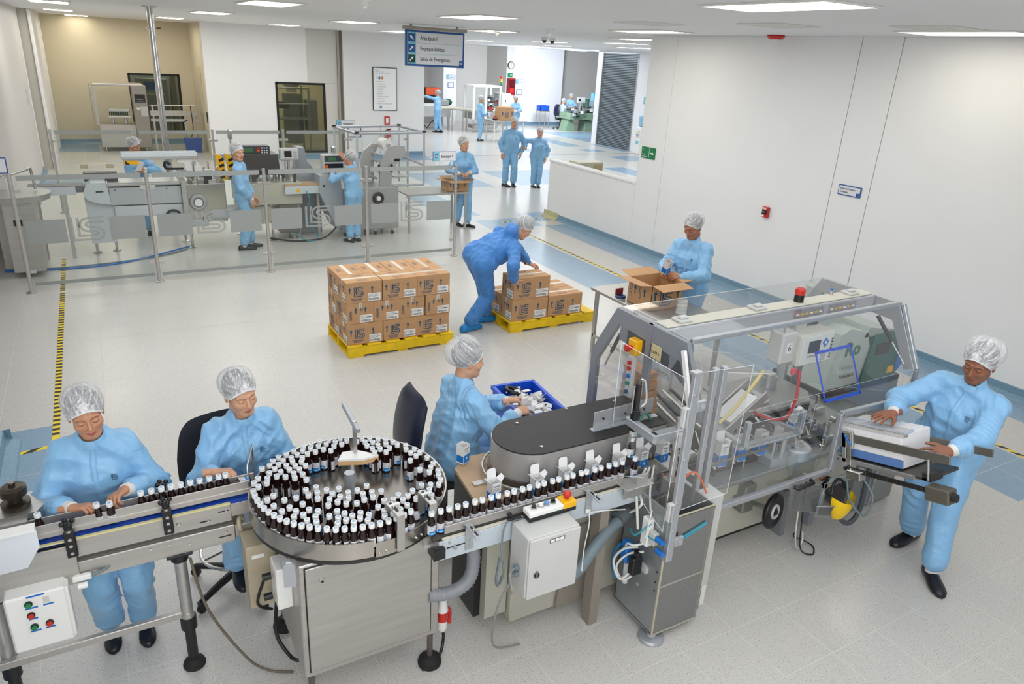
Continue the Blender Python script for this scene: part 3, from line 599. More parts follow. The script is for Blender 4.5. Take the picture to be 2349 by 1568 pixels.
# --- heads
def headmesh(open_eyes, smile, vx=.0030):
    s = SDF((-.10, -.13, -.20), (.10, .135, .135), vx)
    s.ell((0, -.015, .035), (.074, .092, .083), k=.01)
    s.ell((0, .022, -.035), (.060, .066, .078), k=.03); s.ell((0, .045, -.08), (.036, .034, .034), k=.03); s.rc((-.012, .068, -.098), (.012, .068, -.098), .016, k=.02)
    s.rc((-.045, -.0, -.07), (-.02, .05, -.095), .018, k=.03); s.rc((.045, 0, -.07), (.02, .05, -.095), .018, k=.03)
    for x in (-1, 1):
        s.ell((x*.038, .056, -.03), (.027, .026, .024), k=.025); s.rc((x*.014, .083, .021), (x*.046, .068, .020), .010, k=.014)
        s.ell((x*.031, .096, -.001), (.018, .018, .013), k=.012, cut=True)
        s.ell((x*.031, .070, -.003), (.0165, .0165, .0145), k=.005)
        s.ell((x*.076, -.012, -.012), (.008, .018, .030), k=.006)
        s.ell((x*.012, .095, -.040), (.0075, .009, .0065), k=.006)
    s.rc((0, .083, .008), (0, .104, -.033), .0075, .0105, k=.010)
    c = .004 if smile else 0
    for a, b in (((-.024, .076, -.067+c), (0, .088, -.064)), ((0, .088, -.064), (.024, .076, -.067+c))): s.rc(a, b, .0055, .007, k=.006)
    for a, b in (((-.020, .076, -.073+c), (0, .086, -.076)), ((0, .086, -.076), (.020, .076, -.073+c))): s.rc(a, b, .0055, .0075, k=.006)
    s.rc((-.026, .098, -.0705+c), (0, .103, -.0700), .0025, k=.005, cut=True); s.rc((.026, .098, -.0705+c), (0, .103, -.0700), .0025, k=.005, cut=True)
    s.rc((0, -.020, -.06), (0, -.024, -.105), .052, .052, k=.03)
    P, Q = s.mesh(); C = P[Q].mean(1); N = len(Q)
    lips = (np.abs(C[:, 0]) < .023) & (np.abs(C[:, 2]+.0705-(c if smile else 0)*np.abs(C[:, 0])/.024) < .0105-.26*np.abs(C[:, 0])) & (C[:, 1] > .06)
    mi = np.where(lips, 1, 0)
    bv = BVHTree.FromPolygons([Vector(p) for p in P], [tuple(q) for q in Q])
    def onface(x, z, off=0):
        h = bv.ray_cast(Vector((x, .2, z)), Vector((0, -1, 0)))[0]; return Vector((x, (h.y if h else .07)+off, z))
    mb = MB(); dk = 'd'
    for sx in (-1, 1):
        mb.tube([onface(sx*x, z, .0005) for x, z in ((.013, .0215), (.024, .0245), (.036, .0245), (.048, .0185))], lambda t: .0019-.0010*t, n=6, m='d')
        mb.tube([onface(sx*x, z, .0006) for x, z in ((.0185, -.006), (.025, -.0095 if not open_eyes else .0025), (.032, -.0105 if not open_eyes else .0045), (.039, -.0085 if not open_eyes else .0025), (.046, -.004))], .0011, n=5, m='d')
        if open_eyes:
            mb.ell(onface(sx*.032, -.0015, -.0085), (.0115, .0105, .0065), 'w', 12, 8); mb.ell(onface(sx*.032, -.0005, -.0010), (.0048, .003, .0048), 'd', 10, 6)
        mb.ell(onface(sx*.0085, -.0445, .0), (.003, .002, .0018), 'd', 8, 5)
    P2 = np.array(mb.v); F2 = mb.f; mm = {'d': 2, 'w': 3}; keys = mb.mats
    Q2 = np.array([f if len(f) == 4 else (f+[f[-1]])[:4] if len(f) == 3 else f[:4] for f in F2]); mi2 = np.array([mm[keys[k]] for k in mb.m])
    return np.concatenate([P, P2]), np.concatenate([Q, Q2+len(P)]), np.concatenate([mi, mi2])
# --- hands: right hand, wrist at origin, fingers along +Y, palm facing -Z, thumb on -X
def handmesh(curl, splay, thumb, vx=.0029):
    s = SDF((-.12, -.05, -.12), (.09, .215, .07), vx)
    xs = (-.030, -.0105, .0095, .028); ln = (.070, .078, .072, .056); kn = (.086, .090, .086, .078)
    s.rc((0, -.05, 0), (0, .01, 0), .024, .024, k=.02)
    for i in range(4):
        s.rc((xs[i]*.55, .012, 0), (xs[i], kn[i]-.006, .002), .0145, .0112, k=.014)
        a0, a1, a2 = (radians(q) for q in curl[i]); sp = radians((-7, -2, 3, 9)[i]*splay)
        p = np.array((xs[i], kn[i], 0.)); ang = 0; r = (.0092, .0094, .009, .008)[i]
        for L, a, r1 in ((ln[i]*.46, a0, .93), (ln[i]*.30, a1, .86), (ln[i]*.24, a2, .75)):
            ang += a; d = np.array((sin(sp)*cos(ang), cos(sp)*cos(ang), -sin(ang))); q = p+d*L
            s.rc(p, q, r, r*r1/.93 if r1 > .9 else r*.93, k=.004); p = q; r *= .93
    t = [np.array(q) for q in thumb]
    s.rc((-.012, .018, -.006), t[0], .0165, .0125, k=.014); s.rc(t[0], t[1], .0112, .0102, k=.005); s.rc(t[1], t[2], .010, .0082, k=.004)
    return s.mesh()
HANDS = {'relax': handmesh([(22, 28, 18)]*2+[(28, 32, 20)]*2, .8, ((-.044, .055, -.016), (-.050, .082, -.026), (-.046, .104, -.036))),
         'grip': handmesh([(48, 42, 22), (52, 46, 24), (56, 50, 26), (58, 52, 28)], .5, ((-.046, .056, -.024), (-.044, .080, -.050), (-.032, .094, -.068))),
         'flat': handmesh([(8, 10, 6), (6, 10, 6), (8, 12, 6), (12, 14, 8)], 2.0, ((-.052, .050, -.010), (-.068, .074, -.016), (-.078, .096, -.022)))}
HEADS = {}
def gethead(o, sm):
    if (o, sm) not in HEADS: HEADS[(o, sm)] = headmesh(o, sm)
    return HEADS[(o, sm)]
def skinmat(name, h):
    m = mat(name, h, .48, noise=.05, nscale=30, bump=.03, bscale=260)
    b = m.node_tree.nodes['Principled BSDF']; b.inputs['Subsurface Weight'].default_value = .08; b.inputs['Subsurface Radius'].default_value = (.02, .008, .004)
    return m
SK1 = skinmat('skin warm tan', '#c08a6a'); SK2 = skinmat('skin light tan', '#cf9d7f'); SK3 = skinmat('skin brown', '#8f5c43'); SK4 = skinmat('skin medium brown', '#ab7457')
LIP = mat('lips', '#a8625a', .4); LIPM = mat('lips brown', '#7d4c42', .45); HAIRD = mat('dark hair', '#2b2323', .5, bump=.4, bscale=220); HAIRG = mat('grey hair', '#77726f', .55, bump=.5, bscale=260); EYEW = mat('eye white', '#dcd8d2', .3)
SHOE = mat('black navy clog leather', '#16171f', .33); SOCK = mat('white sock', '#dedcd8', .8); CUFF = mat('white knit cuff', '#e2dfdb', .8, bump=.3, bscale=300, stretch=(1, 1, 1))
def clothmat(name, c1, c2, stripes=True, rough=.42):
    m = bpy.data.materials.new(name); MATS[name] = m; m.use_nodes = True; nt = m.node_tree; b = nt.nodes['Principled BSDF']
    tc = nt.nodes.new('ShaderNodeTexCoord'); w = nt.nodes.new('ShaderNodeTexWave'); w.inputs['Scale'].default_value = 70; w.bands_direction = 'X'; w.inputs['Distortion'].default_value = 1.0
    nt.links.new(tc.outputs['Object'], w.inputs['Vector']); mx = nt.nodes.new('ShaderNodeMixRGB'); mx.inputs[1].default_value = (*hexc(c1), 1); mx.inputs[2].default_value = (*hexc(c2), 1)
    mu = nt.nodes.new('ShaderNodeMath'); mu.operation = 'MULTIPLY'; mu.inputs[1].default_value = .25 if stripes else .0; nt.links.new(w.outputs['Fac'], mu.inputs[0]); nt.links.new(mu.outputs[0], mx.inputs[0])
    nt.links.new(mx.outputs[0], b.inputs['Base Color']); b.inputs['Roughness'].default_value = rough; b.inputs['Sheen Weight'].default_value = .15
    n = nt.nodes.new('ShaderNodeTexNoise'); n.inputs['Scale'].default_value = 16; n.inputs['Detail'].default_value = 3; n.inputs['Distortion'].default_value = .8; nt.links.new(tc.outputs['Object'], n.inputs['Vector'])
    bp = nt.nodes.new('ShaderNodeBump'); bp.inputs['Strength'].default_value = .35; bp.inputs['Distance'].default_value = .02; nt.links.new(n.outputs[0], bp.inputs['Height']); nt.links.new(bp.outputs[0], b.inputs['Normal'])
    return m
SUIT = clothmat('light blue cleanroom cloth', '#88bbe2', '#79addb'); SUITB = clothmat('blue nonwoven coverall cloth', '#3f7fc4', '#3a78bb', False, .6); SUITW = clothmat('pale blue coat cloth', '#bfd3ec', '#b2c8e6', False)
def netmat():
    m = bpy.data.materials.new('white hairnet mesh'); m.use_nodes = True; nt = m.node_tree; nt.nodes.clear()
    o = nt.nodes.new('ShaderNodeOutputMaterial'); t = nt.nodes.new('ShaderNodeBsdfTransparent'); d = nt.nodes.new('ShaderNodeBsdfPrincipled'); mx = nt.nodes.new('ShaderNodeMixShader')
    d.inputs['Base Color'].default_value = (.82, .82, .83, 1); d.inputs['Roughness'].default_value = .7
    tc = nt.nodes.new('ShaderNodeTexCoord'); n = nt.nodes.new('ShaderNodeTexNoise'); n.inputs['Scale'].default_value = 60; n.inputs['Detail'].default_value = 5; n.inputs['Distortion'].default_value = 2.2
    nt.links.new(tc.outputs['Object'], n.inputs['Vector']); r = nt.nodes.new('ShaderNodeValToRGB'); r.color_ramp.elements[0].position = .42; r.color_ramp.elements[1].position = .62
    r.color_ramp.elements[0].color = (.30, .30, .30, 1); r.color_ramp.elements[1].color = (.46, .46, .46, 1)
    at = nt.nodes.new('ShaderNodeAttribute'); at.attribute_name = 'wrinkle'; ad = nt.nodes.new('ShaderNodeMath'); ad.operation = 'MULTIPLY_ADD'; ad.inputs[1].default_value = .62; ad.use_clamp = True
    nt.links.new(n.outputs[0], r.inputs[0]); nt.links.new(at.outputs['Fac'], ad.inputs[0]); nt.links.new(r.outputs[0], ad.inputs[2]); nt.links.new(ad.outputs[0], mx.inputs[0]); nt.links.new(t.outputs[0], mx.inputs[1]); nt.links.new(d.outputs[0], mx.inputs[2]); nt.links.new(mx.outputs[0], o.inputs[0])
    return m
NET = netmat(); NETR = mat('hairnet elastic', '#e6e5e6', .7, bump=.5, bscale=200)
def capmesh(kind, seed=0):
    """cap shell over the skull; returns net verts/quads, hair verts/quads, rim path. pole = gather point at the forehead"""
    rng = np.random.default_rng(seed); n, k = 112, 24; c = np.array((0, -.022, .040))
    ax = np.array((0, -.58, .81)) if kind != 'puffy' else np.array((0, -.60, .80)); ax /= np.linalg.norm(ax)
    ux = np.array((1., 0, 0)); uy = np.cross(ax, ux)
    ph = rng.uniform(0, 6.28, 12); fr = rng.integers(5, 26, 12); am = rng.uniform(.3, 1, 12)
    out = []; W_ = []
    for off, bulge, wr in ((.010, 1, 1), (.0035, 0, 0)):
        P = []
        for i in range(k+1):
            for j in range(n):
                a = 2*pi*j/n; th = radians(113+(16 if kind != 'tight' else 9)*abs(cos(a))**1.5)*i/k; d = ax*cos(th)+(ux*cos(a)+uy*sin(a))*sin(th)
                rr = 1/sqrt((d[0]/.0785)**2+(d[1]/.097)**2+(d[2]/.088)**2)+off
                if bulge:
                    back = max(0, -d[1]*.8+d[2]*.55); f = sin(pi*min(1, i/k*1.0))**.7
                    rr += ({'normal': .017, 'puffy': .036, 'tight': .003}[kind])*f*(.35+back)
                    w = sum(am[q]*sin(fr[q]*a+ph[q]+2*sin(3*th+ph[q])) for q in range(12))/4
                    rr += wr*.0026*w*(i/k)
                    fp = np.array((d[0], d[1]-.80, d[2]-.42)); fa = atan2(fp[0], fp[2]+.35*fp[1]); fr_ = min(1, np.linalg.norm(fp)/1.2)
                    lines = sum(max(0, sin(q_*fa+ph[q_ % 12]+1.1*sin(4*fr_+ph[q_ % 7])))**14 for q_ in (9, 14, 23, 31))
                    W_.append(min(1, .6*lines*(1-.35*fr_)+max(0, 1-5*fr_)+.5*max(0, (i/k-.86)/.14)+.25*max(0, w)))
                    rr += .0016*min(1, lines)
                P.append(c+d*rr)
        Q = [(i*n+j, i*n+(j+1) % n, (i+1)*n+(j+1) % n, (i+1)*n+j) for i in range(k) for j in range(n)]
        Q = np.array(Q)[:, ::-1]; out.append((np.array(P), Q))
    rim = out[0][0][-n:]
    return out[0]+(np.array(W_),), out[1], rim
CAPS = {}
def shoemesh():
    prof = [(-.085, .004, .03), (-.08, .028, .062), (-.055, .036, .078), (-.02, .037, .082), (.02, .039, .074), (.06, .044, .058), (.105, .047, .05), (.145, .042, .043), (.172, .026, .034), (.18, .006, .024)]
    n = 14; v = []
    for y, w, h in prof:
        for j in range(n):
            a = 2*pi*j/n; cx, cz = cos(a), sin(a); z = (h*.5+h*.5*(abs(cz)**.7)*(1 if cz > 0 else -1)); x = w*(abs(cx)**.75)*(1 if cx > 0 else -1)*(1 if z < h*.45 else 1-.35*((z-h*.45)/(h*.55))**2); v.append((x, y, max(.001, z)))
    mb = MB(); mb.add(v, [(i*n+j, (i+1)*n+j, (i+1)*n+(j+1) % n, i*n+(j+1) % n) for i in range(len(prof)-1) for j in range(n)]+[list(range(n)), list(range((len(prof)-1)*n, len(prof)*n))[::-1]], None, True)
    return mb
SHOEMB = shoemesh(); SHOEME = {}
def ik(a, c, l1, l2, pole):
    a = np.array(a, float); c = np.array(c, float); d = c-a; L = np.linalg.norm(d); L2 = min(L, (l1+l2)*.995); d /= max(L, 1e-6); c = a+d*L2
    x = (l1*l1-l2*l2+L2*L2)/(2*L2); h = sqrt(max(0, l1*l1-x*x)); p = np.array(pole, float); p = p-d*(p@d); p /= max(np.linalg.norm(p), 1e-6)
    return a+d*x+p*h, c
def person(label, pel, headc, yaw, head=(None, 0, 0), wr=None, hands=None, feet=None, H=1.62, suit=None, skin=SK1, fem=True, vx=.0095, cap='normal', hair=None, eyes=False, smile=False, elbow=((-.8, -.5, -.4), (.8, -.5, -.4)),
           knee=None, hood=False, shoes='clog', seated=False, stout=1.0, placket=True, seed=1, group=None, loose=1.0, lipm=None, emblem=True, sock=True, rigid=False, fsign=1, cuffm=None):
    suit = suit or SUIT; s = H/1.65; pel = np.array(pel, float); headc = np.array(headc, float)
    f = np.array((-sin(yaw), cos(yaw), 0.)); hy = yaw if head[0] is None else head[0]; HR = rotm(hy, head[1], head[2])
    up0 = headc-pel; up0 /= np.linalg.norm(up0); neck = headc-HR@np.array((0, .012, .0))*s*.5-(up0*.6+HR[:, 2]*.4)*.166*s-np.array((0, 0, .0))
    up = neck-pel; tl = np.linalg.norm(up); up /= tl; rt = np.cross(f, up); rt /= np.linalg.norm(rt); fw = np.cross(up, rt)
    sw = (.132 if fem else .160)*s*(.5+.5*stout); hw = .085*s*stout
    root = thing('person', label, 'person', (float(pel[0]), float(pel[1]), 0), 0, group); off = np.array((pel[0], pel[1], 0))
    sh = [neck-up*.072*s-rt*sw, neck-up*.072*s+rt*sw]
    hp = [pel-rt*hw, pel+rt*hw]
    el = []; wrp = []
    for i in (0, 1):
        pole = rt*elbow[i][0]+fw*elbow[i][1]+np.array((0, 0, 1))*elbow[i][2]; e, w_ = ik(sh[i], wr[i], .285*s, .25*s, pole); el.append(e); wrp.append(w_)
    kn = []; an = []
    for i in (0, 1):
        fx, fy, fyaw = feet[i][:3]; fz = feet[i][3] if len(feet[i]) > 3 else 0; a_ = np.array((fx, fy, .085*s+fz)); kp = f if knee is None else knee
        k_, a2 = ik(hp[i], a_, .405*s, .395*s, kp); kn.append(k_); an.append(a_)
    # ---- suit
    pts = np.array(sh+hp+el+wrp+kn+an+[neck, pel]); lo = pts.min(0)-.22; hi = pts.max(0)+.2; S = SDF(lo, hi, vx); st = stout
    S.rc(hp[0]-rt*.01, hp[1]+rt*.01, .112*s*st, k=.02); lb = .02 if not seated else 0.03
    wst = pel+up*.20*s; chs = pel+up*(tl-.20*s)
    S.rc(wst-rt*.055*s*st, wst+rt*.055*s*st, .104*s*st, k=.06); S.rc(chs-rt*.065*s+fw*.01*s, chs+rt*.065*s+fw*.01*s, .112*s*(.4+.6*st), k=.08)
    mid = pel+up*.1*s; S.rc(mid-rt*.05*s, mid+rt*.05*s, .112*s*st, k=.06)
    if fem: S.ell(chs+fw*.055*s+up*.0, (.125*s, .085*s, .075*s), np.stack([rt, fw, up]).T, k=.05)
    elif st > 1.05: S.ell(wst+fw*.05*s-up*.03, (.12*s, .09*s, .12*s), np.stack([rt, fw, up]).T, k=.06)
    S.rc(sh[0]+rt*.03, sh[1]-rt*.03, .060*s, k=.06); S.rc(neck-up*.05*s-fw*.01, neck+up*.012*s, .074*s, .066*s, k=.03)
    S.rc(neck-up*.03*s-rt*.05, sh[0], .046*s, .055*s, k=.05); S.rc(neck-up*.03*s+rt*.05, sh[1], .046*s, .055*s, k=.05)
    lg = 1+(loose-1)*.6
    for i in (0, 1):
        S.rc(sh[i], el[i], .060*s*loose, .058*s*loose, k=.04); w1 = el[i]+(wrp[i]-el[i])*.72; S.rc(el[i], w1, .057*s*loose, .048*s*loose, k=.03); S.rc(w1-(w1-el[i])*.12, w1, .053*s*loose, .046*s, k=.02)
        S.rc(hp[i]-up*.02, kn[i], .100*s*st, .076*s*lg, k=.03); a1 = kn[i]+(an[i]-kn[i])*.86; S.rc(kn[i], a1, .076*s*lg, .070*s*lg, k=.012)
        S.rc(kn[i]+(an[i]-kn[i])*.78, a1, .074*s*lg, .058*s*lg, k=.012)
    if hood: S.ell(neck-fw*.10*s+up*.03*s, (.085*s, .055*s, .075*s), np.stack([rt, fw, up]).T, k=.07)
    S.rc(neck+up*.03*s+fw*.015, neck+up*.12*s+fw*.03, .050*s, k=.012, cut=True)
    x, y, z = S.grid(); rng = np.random.default_rng(seed); band = np.abs(S.d) < .03; disp = np.zeros_like(S.d)
    rdg = lambda t: 1.4*np.abs(np.sin(t*.5))-.9
    for q in range(9):
        w = rng.normal(size=3)*np.array((1, 1, .42)); w /= np.linalg.norm(w); fq = rng.uniform(34, 85); p0 = rng.uniform(0, 6.28, 4); v = rng.normal(size=3)*7
        msk = np.clip(.2+np.sin(v[0]*x+v[1]*y+v[2]*z+p0[3]), 0, 1)
        disp += (.0050*msk*rdg(fq*(w[0]*x+w[1]*y+w[2]*z)+1.5*np.sin(9*x+p0[0])+1.5*np.sin(8*z+p0[1])+p0[2])).astype(np.float32)
    def folds(c, axis, r, amp, fq):
        nonlocal disp
        dd = (x-c[0])**2+(y-c[1])**2+(z-c[2])**2; ax2 = axis+rng.normal(size=3)*.35; t = (x-c[0])*ax2[0]+(y-c[1])*ax2[1]+(z-c[2])*ax2[2]; p0 = rng.uniform(0, 6.28, 3)
        msk = np.clip(.45+np.sin(16*x+p0[0])*np.sin(17*y+p0[1])+.5*np.sin(9*z+p0[2]), 0, 1.2)
        disp += (.85*amp*msk*np.exp(-dd/(r*r))*rdg(fq*t+1.3*np.sin(17*x+11*z+p0[0])+1.2*np.sin(19*y-9*z+p0[1]))).astype(np.float32)
    for i in (0, 1):
        a = (wrp[i]-sh[i]); a /= np.linalg.norm(a); folds(el[i], a, .14, .015, 120); w1 = el[i]+(wrp[i]-el[i])*.72; folds(w1, a, .07, .009, 190)
        a = (an[i]-hp[i]); a /= np.linalg.norm(a); folds(kn[i], a, .18, .012, 75); folds(kn[i]+(an[i]-kn[i])*.78, a, .1, .013, 120); folds(hp[i], a+rt*(.8 if i else -.8), .14, .010, 80)
        folds(sh[i]*.75+chs*.25, rt*(1 if i else -1)+up*.6, .14, .012, 90)
    folds(pel+up*.13*s, up, .22, .012, 90)
    S.d = S.d+np.where(band, disp, 0); P, Q = S.mesh()
    so = npmesh('coverall', P-off, Q, [suit], root)
    bv = BVHTree.FromPolygons([Vector(p) for p in P-off], [tuple(q) for q in Q])
    if placket:
        pt = []
        for t in np.linspace(.0, 1, 22):
            o = neck-up*(.015+t*(tl-.06))*1.0+rt*(.012*sin(5*t))*fsign+fw*.6; h = bv.ray_cast(Vector(o-off), Vector(-fw))
            if h[0] is not None: pt.append(h[0])
        if len(pt) > 4:
            mb = MB(); R_ = Vector(rt); F_ = Vector(fw); n_ = len(pt); vv = []
            for p in pt: vv += [p-R_*.016-F_*.004, p-R_*.014+F_*.003, p+R_*.014+F_*.003, p+R_*.016-F_*.004]
            mb.add(vv, [(4*i+j, 4*i+4+j, 4*i+5+j, 4*i+1+j) for i in range(n_-1) for j in range(3)], None, True); mb.build('placket', suit, root)
    if emblem and vx < .0165:
        o = chs+fw*.6-rt*.075*s+up*.02-off; h = bv.ray_cast(Vector(o), Vector(-fw))
        if h[0] is not None:
            nn = h[1] if h[1].dot(Vector(fw)) > 0 else -h[1]; uu = Vector(up).cross(nn).normalized(); MB().logo(h[0]+nn*.003-uu*.014, uu, nn.cross(uu), INK, .028).ribbon([(0, -.25), (1, -.25)], .12, h[0]+nn*.003-uu*.014, uu*.028, nn.cross(uu)*.028, INK).build('chest_emblem', INK, root)
    # collar
    mb = MB(); cn = neck+up*.020*s; u_, w_ = rt, fw
    for zz, rr in ((-.03, .069), (.016, .0625), (.018, .0585), (-.03, .064)): mb.v += [tuple(cn-off+u_*rr*s*cos(2*pi*j/24)+w_*(rr*s*sin(2*pi*j/24)*1.05)+up*(zz-(.016*sin(2*pi*j/24)))) for j in range(24)]
    for q in range(3): mb.f += [[q*24+j, q*24+(j+1) % 24, (q+1)*24+(j+1) % 24, (q+1)*24+j] for j in range(24)]
    mb.m = [0]*len(mb.f); mb.s = [True]*len(mb.f); mb.build('collar', suit, root)
    # ---- body: head, neck, hands and the hidden core joining them
    HP, HQ, HM = gethead(eyes, smile); hs = s*(1.0 if fem else 1.03)**.5
    Vt = [(HP*hs)@HR.T+headc-off]; Qt = [HQ]; Mt = [HM]; n0 = len(HP)
    core = MB(); cb = neck-off; core.tube([Vector(headc-off+HR@np.array((0, -.022, -.075))*hs), Vector((headc-off+HR@np.array((0, -.022, -.095))*hs)*.5+(cb+up*.04)*.5), Vector(cb-up*.03)], .0525*s, 16, smooth=False); core.tube([Vector(headc-off-HR[:, 2]*.10*s), Vector(cb), Vector(pel-off)], .045*s, 8, smooth=False)
    for i in (0, 1): core.tube([Vector(cb-up*.05), Vector(sh[i]-off), Vector(el[i]-off), Vector(wrp[i]-off)], lambda t: .034-.010*t, 8, smooth=False); core.tube([Vector(pel-off), Vector(hp[i]-off), Vector(kn[i]-off), Vector(an[i]-off)], .036, 8, smooth=False)
    CQ = np.array([(q+[q[-1]]*4)[:4] if len(q) < 5 else q[:4] for q in core.f]); Vt.append(np.array(core.v)); Qt.append(CQ+n0); Mt.append(np.zeros(len(CQ), int)); n0 += len(core.v)
    for i in (0, 1):
        pose, dr, pn = hands[i] if hands and hands[i] else ('relax', None, None); fa = wrp[i]-el[i]; fa /= np.linalg.norm(fa)
        y_ = np.array(dr, float) if dr is not None else fa; y_ /= np.linalg.norm(y_); z_ = -(np.array(pn, float) if pn is not None else (rt if i == 0 else -rt)); z_ = z_-y_*(z_@y_); z_ /= np.linalg.norm(z_); x_ = np.cross(y_, z_)
        hp_, hq_ = HANDS[pose]; m_ = hp_*np.array((-1 if i == 0 else 1, 1, 1))*s*(.98 if fem else 1.05)
        Vt.append(m_@np.stack([x_, y_, z_])+wrp[i]-off); Qt.append((hq_ if i == 1 else hq_[:, ::-1])+n0); Mt.append(np.zeros(len(hq_), int)); n0 += len(hp_)
        c0 = Vector(el[i]+(wrp[i]-el[i])*.64-off); c1 = Vector(wrp[i]+y_*.012-off); MB().tube([c0, c0.lerp(c1, .6), c1], lambda t: (.043-.010*t)*s, 16, smooth=False).build('cuff', cuffm or CUFF, root)
    hair = hair or HAIRD
    npmesh('body', np.concatenate(Vt), np.concatenate(Qt), [skin, lipm or LIP, hair, EYEW], root, np.concatenate(Mt))
    key = (cap, seed % 3)
    if key not in CAPS: CAPS[key] = capmesh(cap, seed % 3)
    (np_, nq, nw), (hp2, hq2), rim = CAPS[key]
    npmesh('hair', (hp2*hs)@HR.T+headc-off, hq2, [hair], root)
    nt_ = npmesh('hairnet', (np_*hs*1.005)@HR.T+headc-off, nq, [NET], root)
    at = nt_.data.attributes.new('wrinkle', 'FLOAT', 'POINT'); at.data.foreach_set('value', nw.astype(np.float32))
    rp = (rim*hs*1.005)@HR.T+headc-off; MB().tube([Vector(p) for p in rp]+[Vector(rp[0])], .0042, 6, smooth=False).build('elastic_band', NETR, nt_)
    for i in (0, 1):
        fx, fy, fyaw = feet[i][:3]; fz = feet[i][3] if len(feet[i]) > 3 else 0
        if shoes not in SHOEME: o = SHOEMB.build('shoe', SHOE if shoes == 'clog' else mat('blue shoe cover', '#1f86c9', .5, bump=.5, bscale=60)); SHOEME[shoes] = o.data; bpy.data.objects.remove(o)
        o = bpy.data.objects.new('shoe', SHOEME[shoes]); COL.objects.link(o); o.parent = root; o.location = (fx-off[0]+sin(fyaw)*.0, fy-off[1], fz); o.rotation_euler = (0, 0, fyaw); k_ = s*(1 if fem else 1.08)*(1.12 if shoes != 'clog' else 1); o.scale = (k_, k_, k_)
        if sock: MB().cyl(Vector(an[i]-off)-Z*.03, Vector(an[i]-off)+(Vector(kn[i]-an[i])).normalized()*.10, .043*s, .046*s, 14).build('sock', SOCK, root)
    return root
# ------------------------------------------------------------------ bottles
TT = [(0.997, 3.562), (0.934, 3.570), (0.884, 3.576), (0.961, 3.536), (1.024, 3.526), (0.910, 3.535), (0.987, 3.499), (0.833, 3.563), (0.942, 3.495), (0.865, 3.528), (0.789, 3.553), (0.819, 3.519), (0.730, 3.528), (0.774, 3.514), (0.880, 3.484), (0.834, 3.476), (0.913, 3.456), (0.685, 3.506), (0.738, 3.485), (0.789, 3.471), (0.641, 3.496), (0.701, 3.463), (0.754, 3.442), (0.607, 3.470), (0.656, 3.454), (0.698, 3.421), (0.740, 3.402), (0.582, 3.433), (0.625, 3.424), (0.660, 3.396), (0.701, 3.375), (0.750, 3.357), (0.540, 3.418), (0.598, 3.389), (0.665, 3.352), (0.712, 3.332), (0.565, 3.359), (0.620, 3.349), (0.676, 3.306), (0.715, 3.279), (0.503, 3.331), (0.546, 3.314), (0.592, 3.315), (0.631, 3.292), (0.671, 3.262), (0.719, 3.222), (0.477, 3.296), (0.534, 3.272), (0.490, 3.255), (0.460, 3.225), (0.459, 3.183), (0.462, 3.141), (0.539, 3.145), (0.505, 3.120), (0.522, 3.058), (0.468, 3.100), (0.477, 3.059), (0.490, 3.020), (0.526, 2.946), (0.549, 2.912), (0.602, 2.850), (0.664, 2.799), (0.699, 2.777), (0.735, 2.758), (0.772, 2.743), (0.811, 2.730), (0.851, 2.721), (0.892, 2.716), (0.933, 2.714), (0.579, 3.087), (0.634, 3.083), (0.693, 3.128), (0.745, 3.133), (0.692, 3.078), (0.738, 3.083), (0.726, 3.033), (0.649, 3.017), (0.586, 3.013), (0.606, 2.972), (0.664, 2.958), (0.547, 2.997), (0.507, 2.982), (0.587, 2.931), (0.630, 2.929), (0.574, 2.880), (0.634, 2.878), (0.632, 2.823), (0.677, 2.889), (0.670, 2.847), (0.699, 2.928), (0.785, 3.086), (0.843, 3.073), (0.802, 3.045), (0.829, 3.004), (0.776, 3.004), (0.805, 2.965), (0.757, 2.956), (0.736, 2.868), (0.781, 2.891), (0.769, 2.836), (0.797, 2.803), (0.755, 2.795), (0.807, 2.858), (0.834, 2.824), (0.838, 2.932), (0.863, 2.975), (0.875, 3.021), (0.923, 3.022), (0.937, 2.979), (0.977, 3.041), (0.983, 2.978), (0.928, 2.932), (0.973, 2.933), (0.886, 2.917), (1.027, 2.965), (0.876, 2.831), (0.861, 2.792), (0.824, 2.771), (0.906, 2.797), (0.888, 2.759), (1.012, 2.880), (1.056, 2.870), (1.092, 2.897), (1.133, 2.872), (1.171, 2.904), (1.097, 2.847), (1.058, 2.822), (1.013, 2.833), (0.968, 2.843), (0.984, 2.800), (0.971, 2.758), (1.015, 2.765), (1.057, 2.777), (1.101, 2.799), (1.161, 2.833), (0.975, 2.716), (1.016, 2.721), (1.057, 2.730), (1.097, 2.743), (1.231, 2.930), (1.203, 2.868), (1.250, 2.875), (1.275, 2.917), (1.314, 2.902), (1.242, 2.827), (1.339, 2.939), (1.348, 2.982), (1.317, 3.031), (1.280, 3.073), (1.364, 3.025), (1.341, 3.070), (1.370, 3.103), (1.269, 3.181), (1.364, 3.172), (1.315, 3.213), (1.348, 3.239), (1.301, 3.256), (1.334, 3.282), (1.292, 3.301), (1.305, 3.342), (1.071, 3.493), (1.109, 3.513), (1.148, 3.493), (1.188, 3.469), (1.224, 3.444), (1.112, 3.469), (1.150, 3.449), (1.255, 3.409), (1.265, 3.366), (1.109, 3.426), (1.166, 3.407), (1.210, 3.399), (1.214, 3.353), (1.125, 3.383), (1.163, 3.362), (1.124, 3.338), (1.182, 3.319)]
RX = [1.181, 1.229, 1.273, 1.320, 1.363, 1.414, 1.455, 1.505, 1.545, 1.597, 1.637, 1.687, 1.728, 1.779, 1.817, 1.870, 1.908, 1.961, 1.999, 2.053, 2.087, 2.141, 2.184, 2.237, 2.282, 2.329, 2.419]
LX = [-0.026, 0.020, 0.064, 0.106, 0.150, 0.194, 0.237, 0.282, 0.326, 0.358, -0.446, -0.192, -0.170]
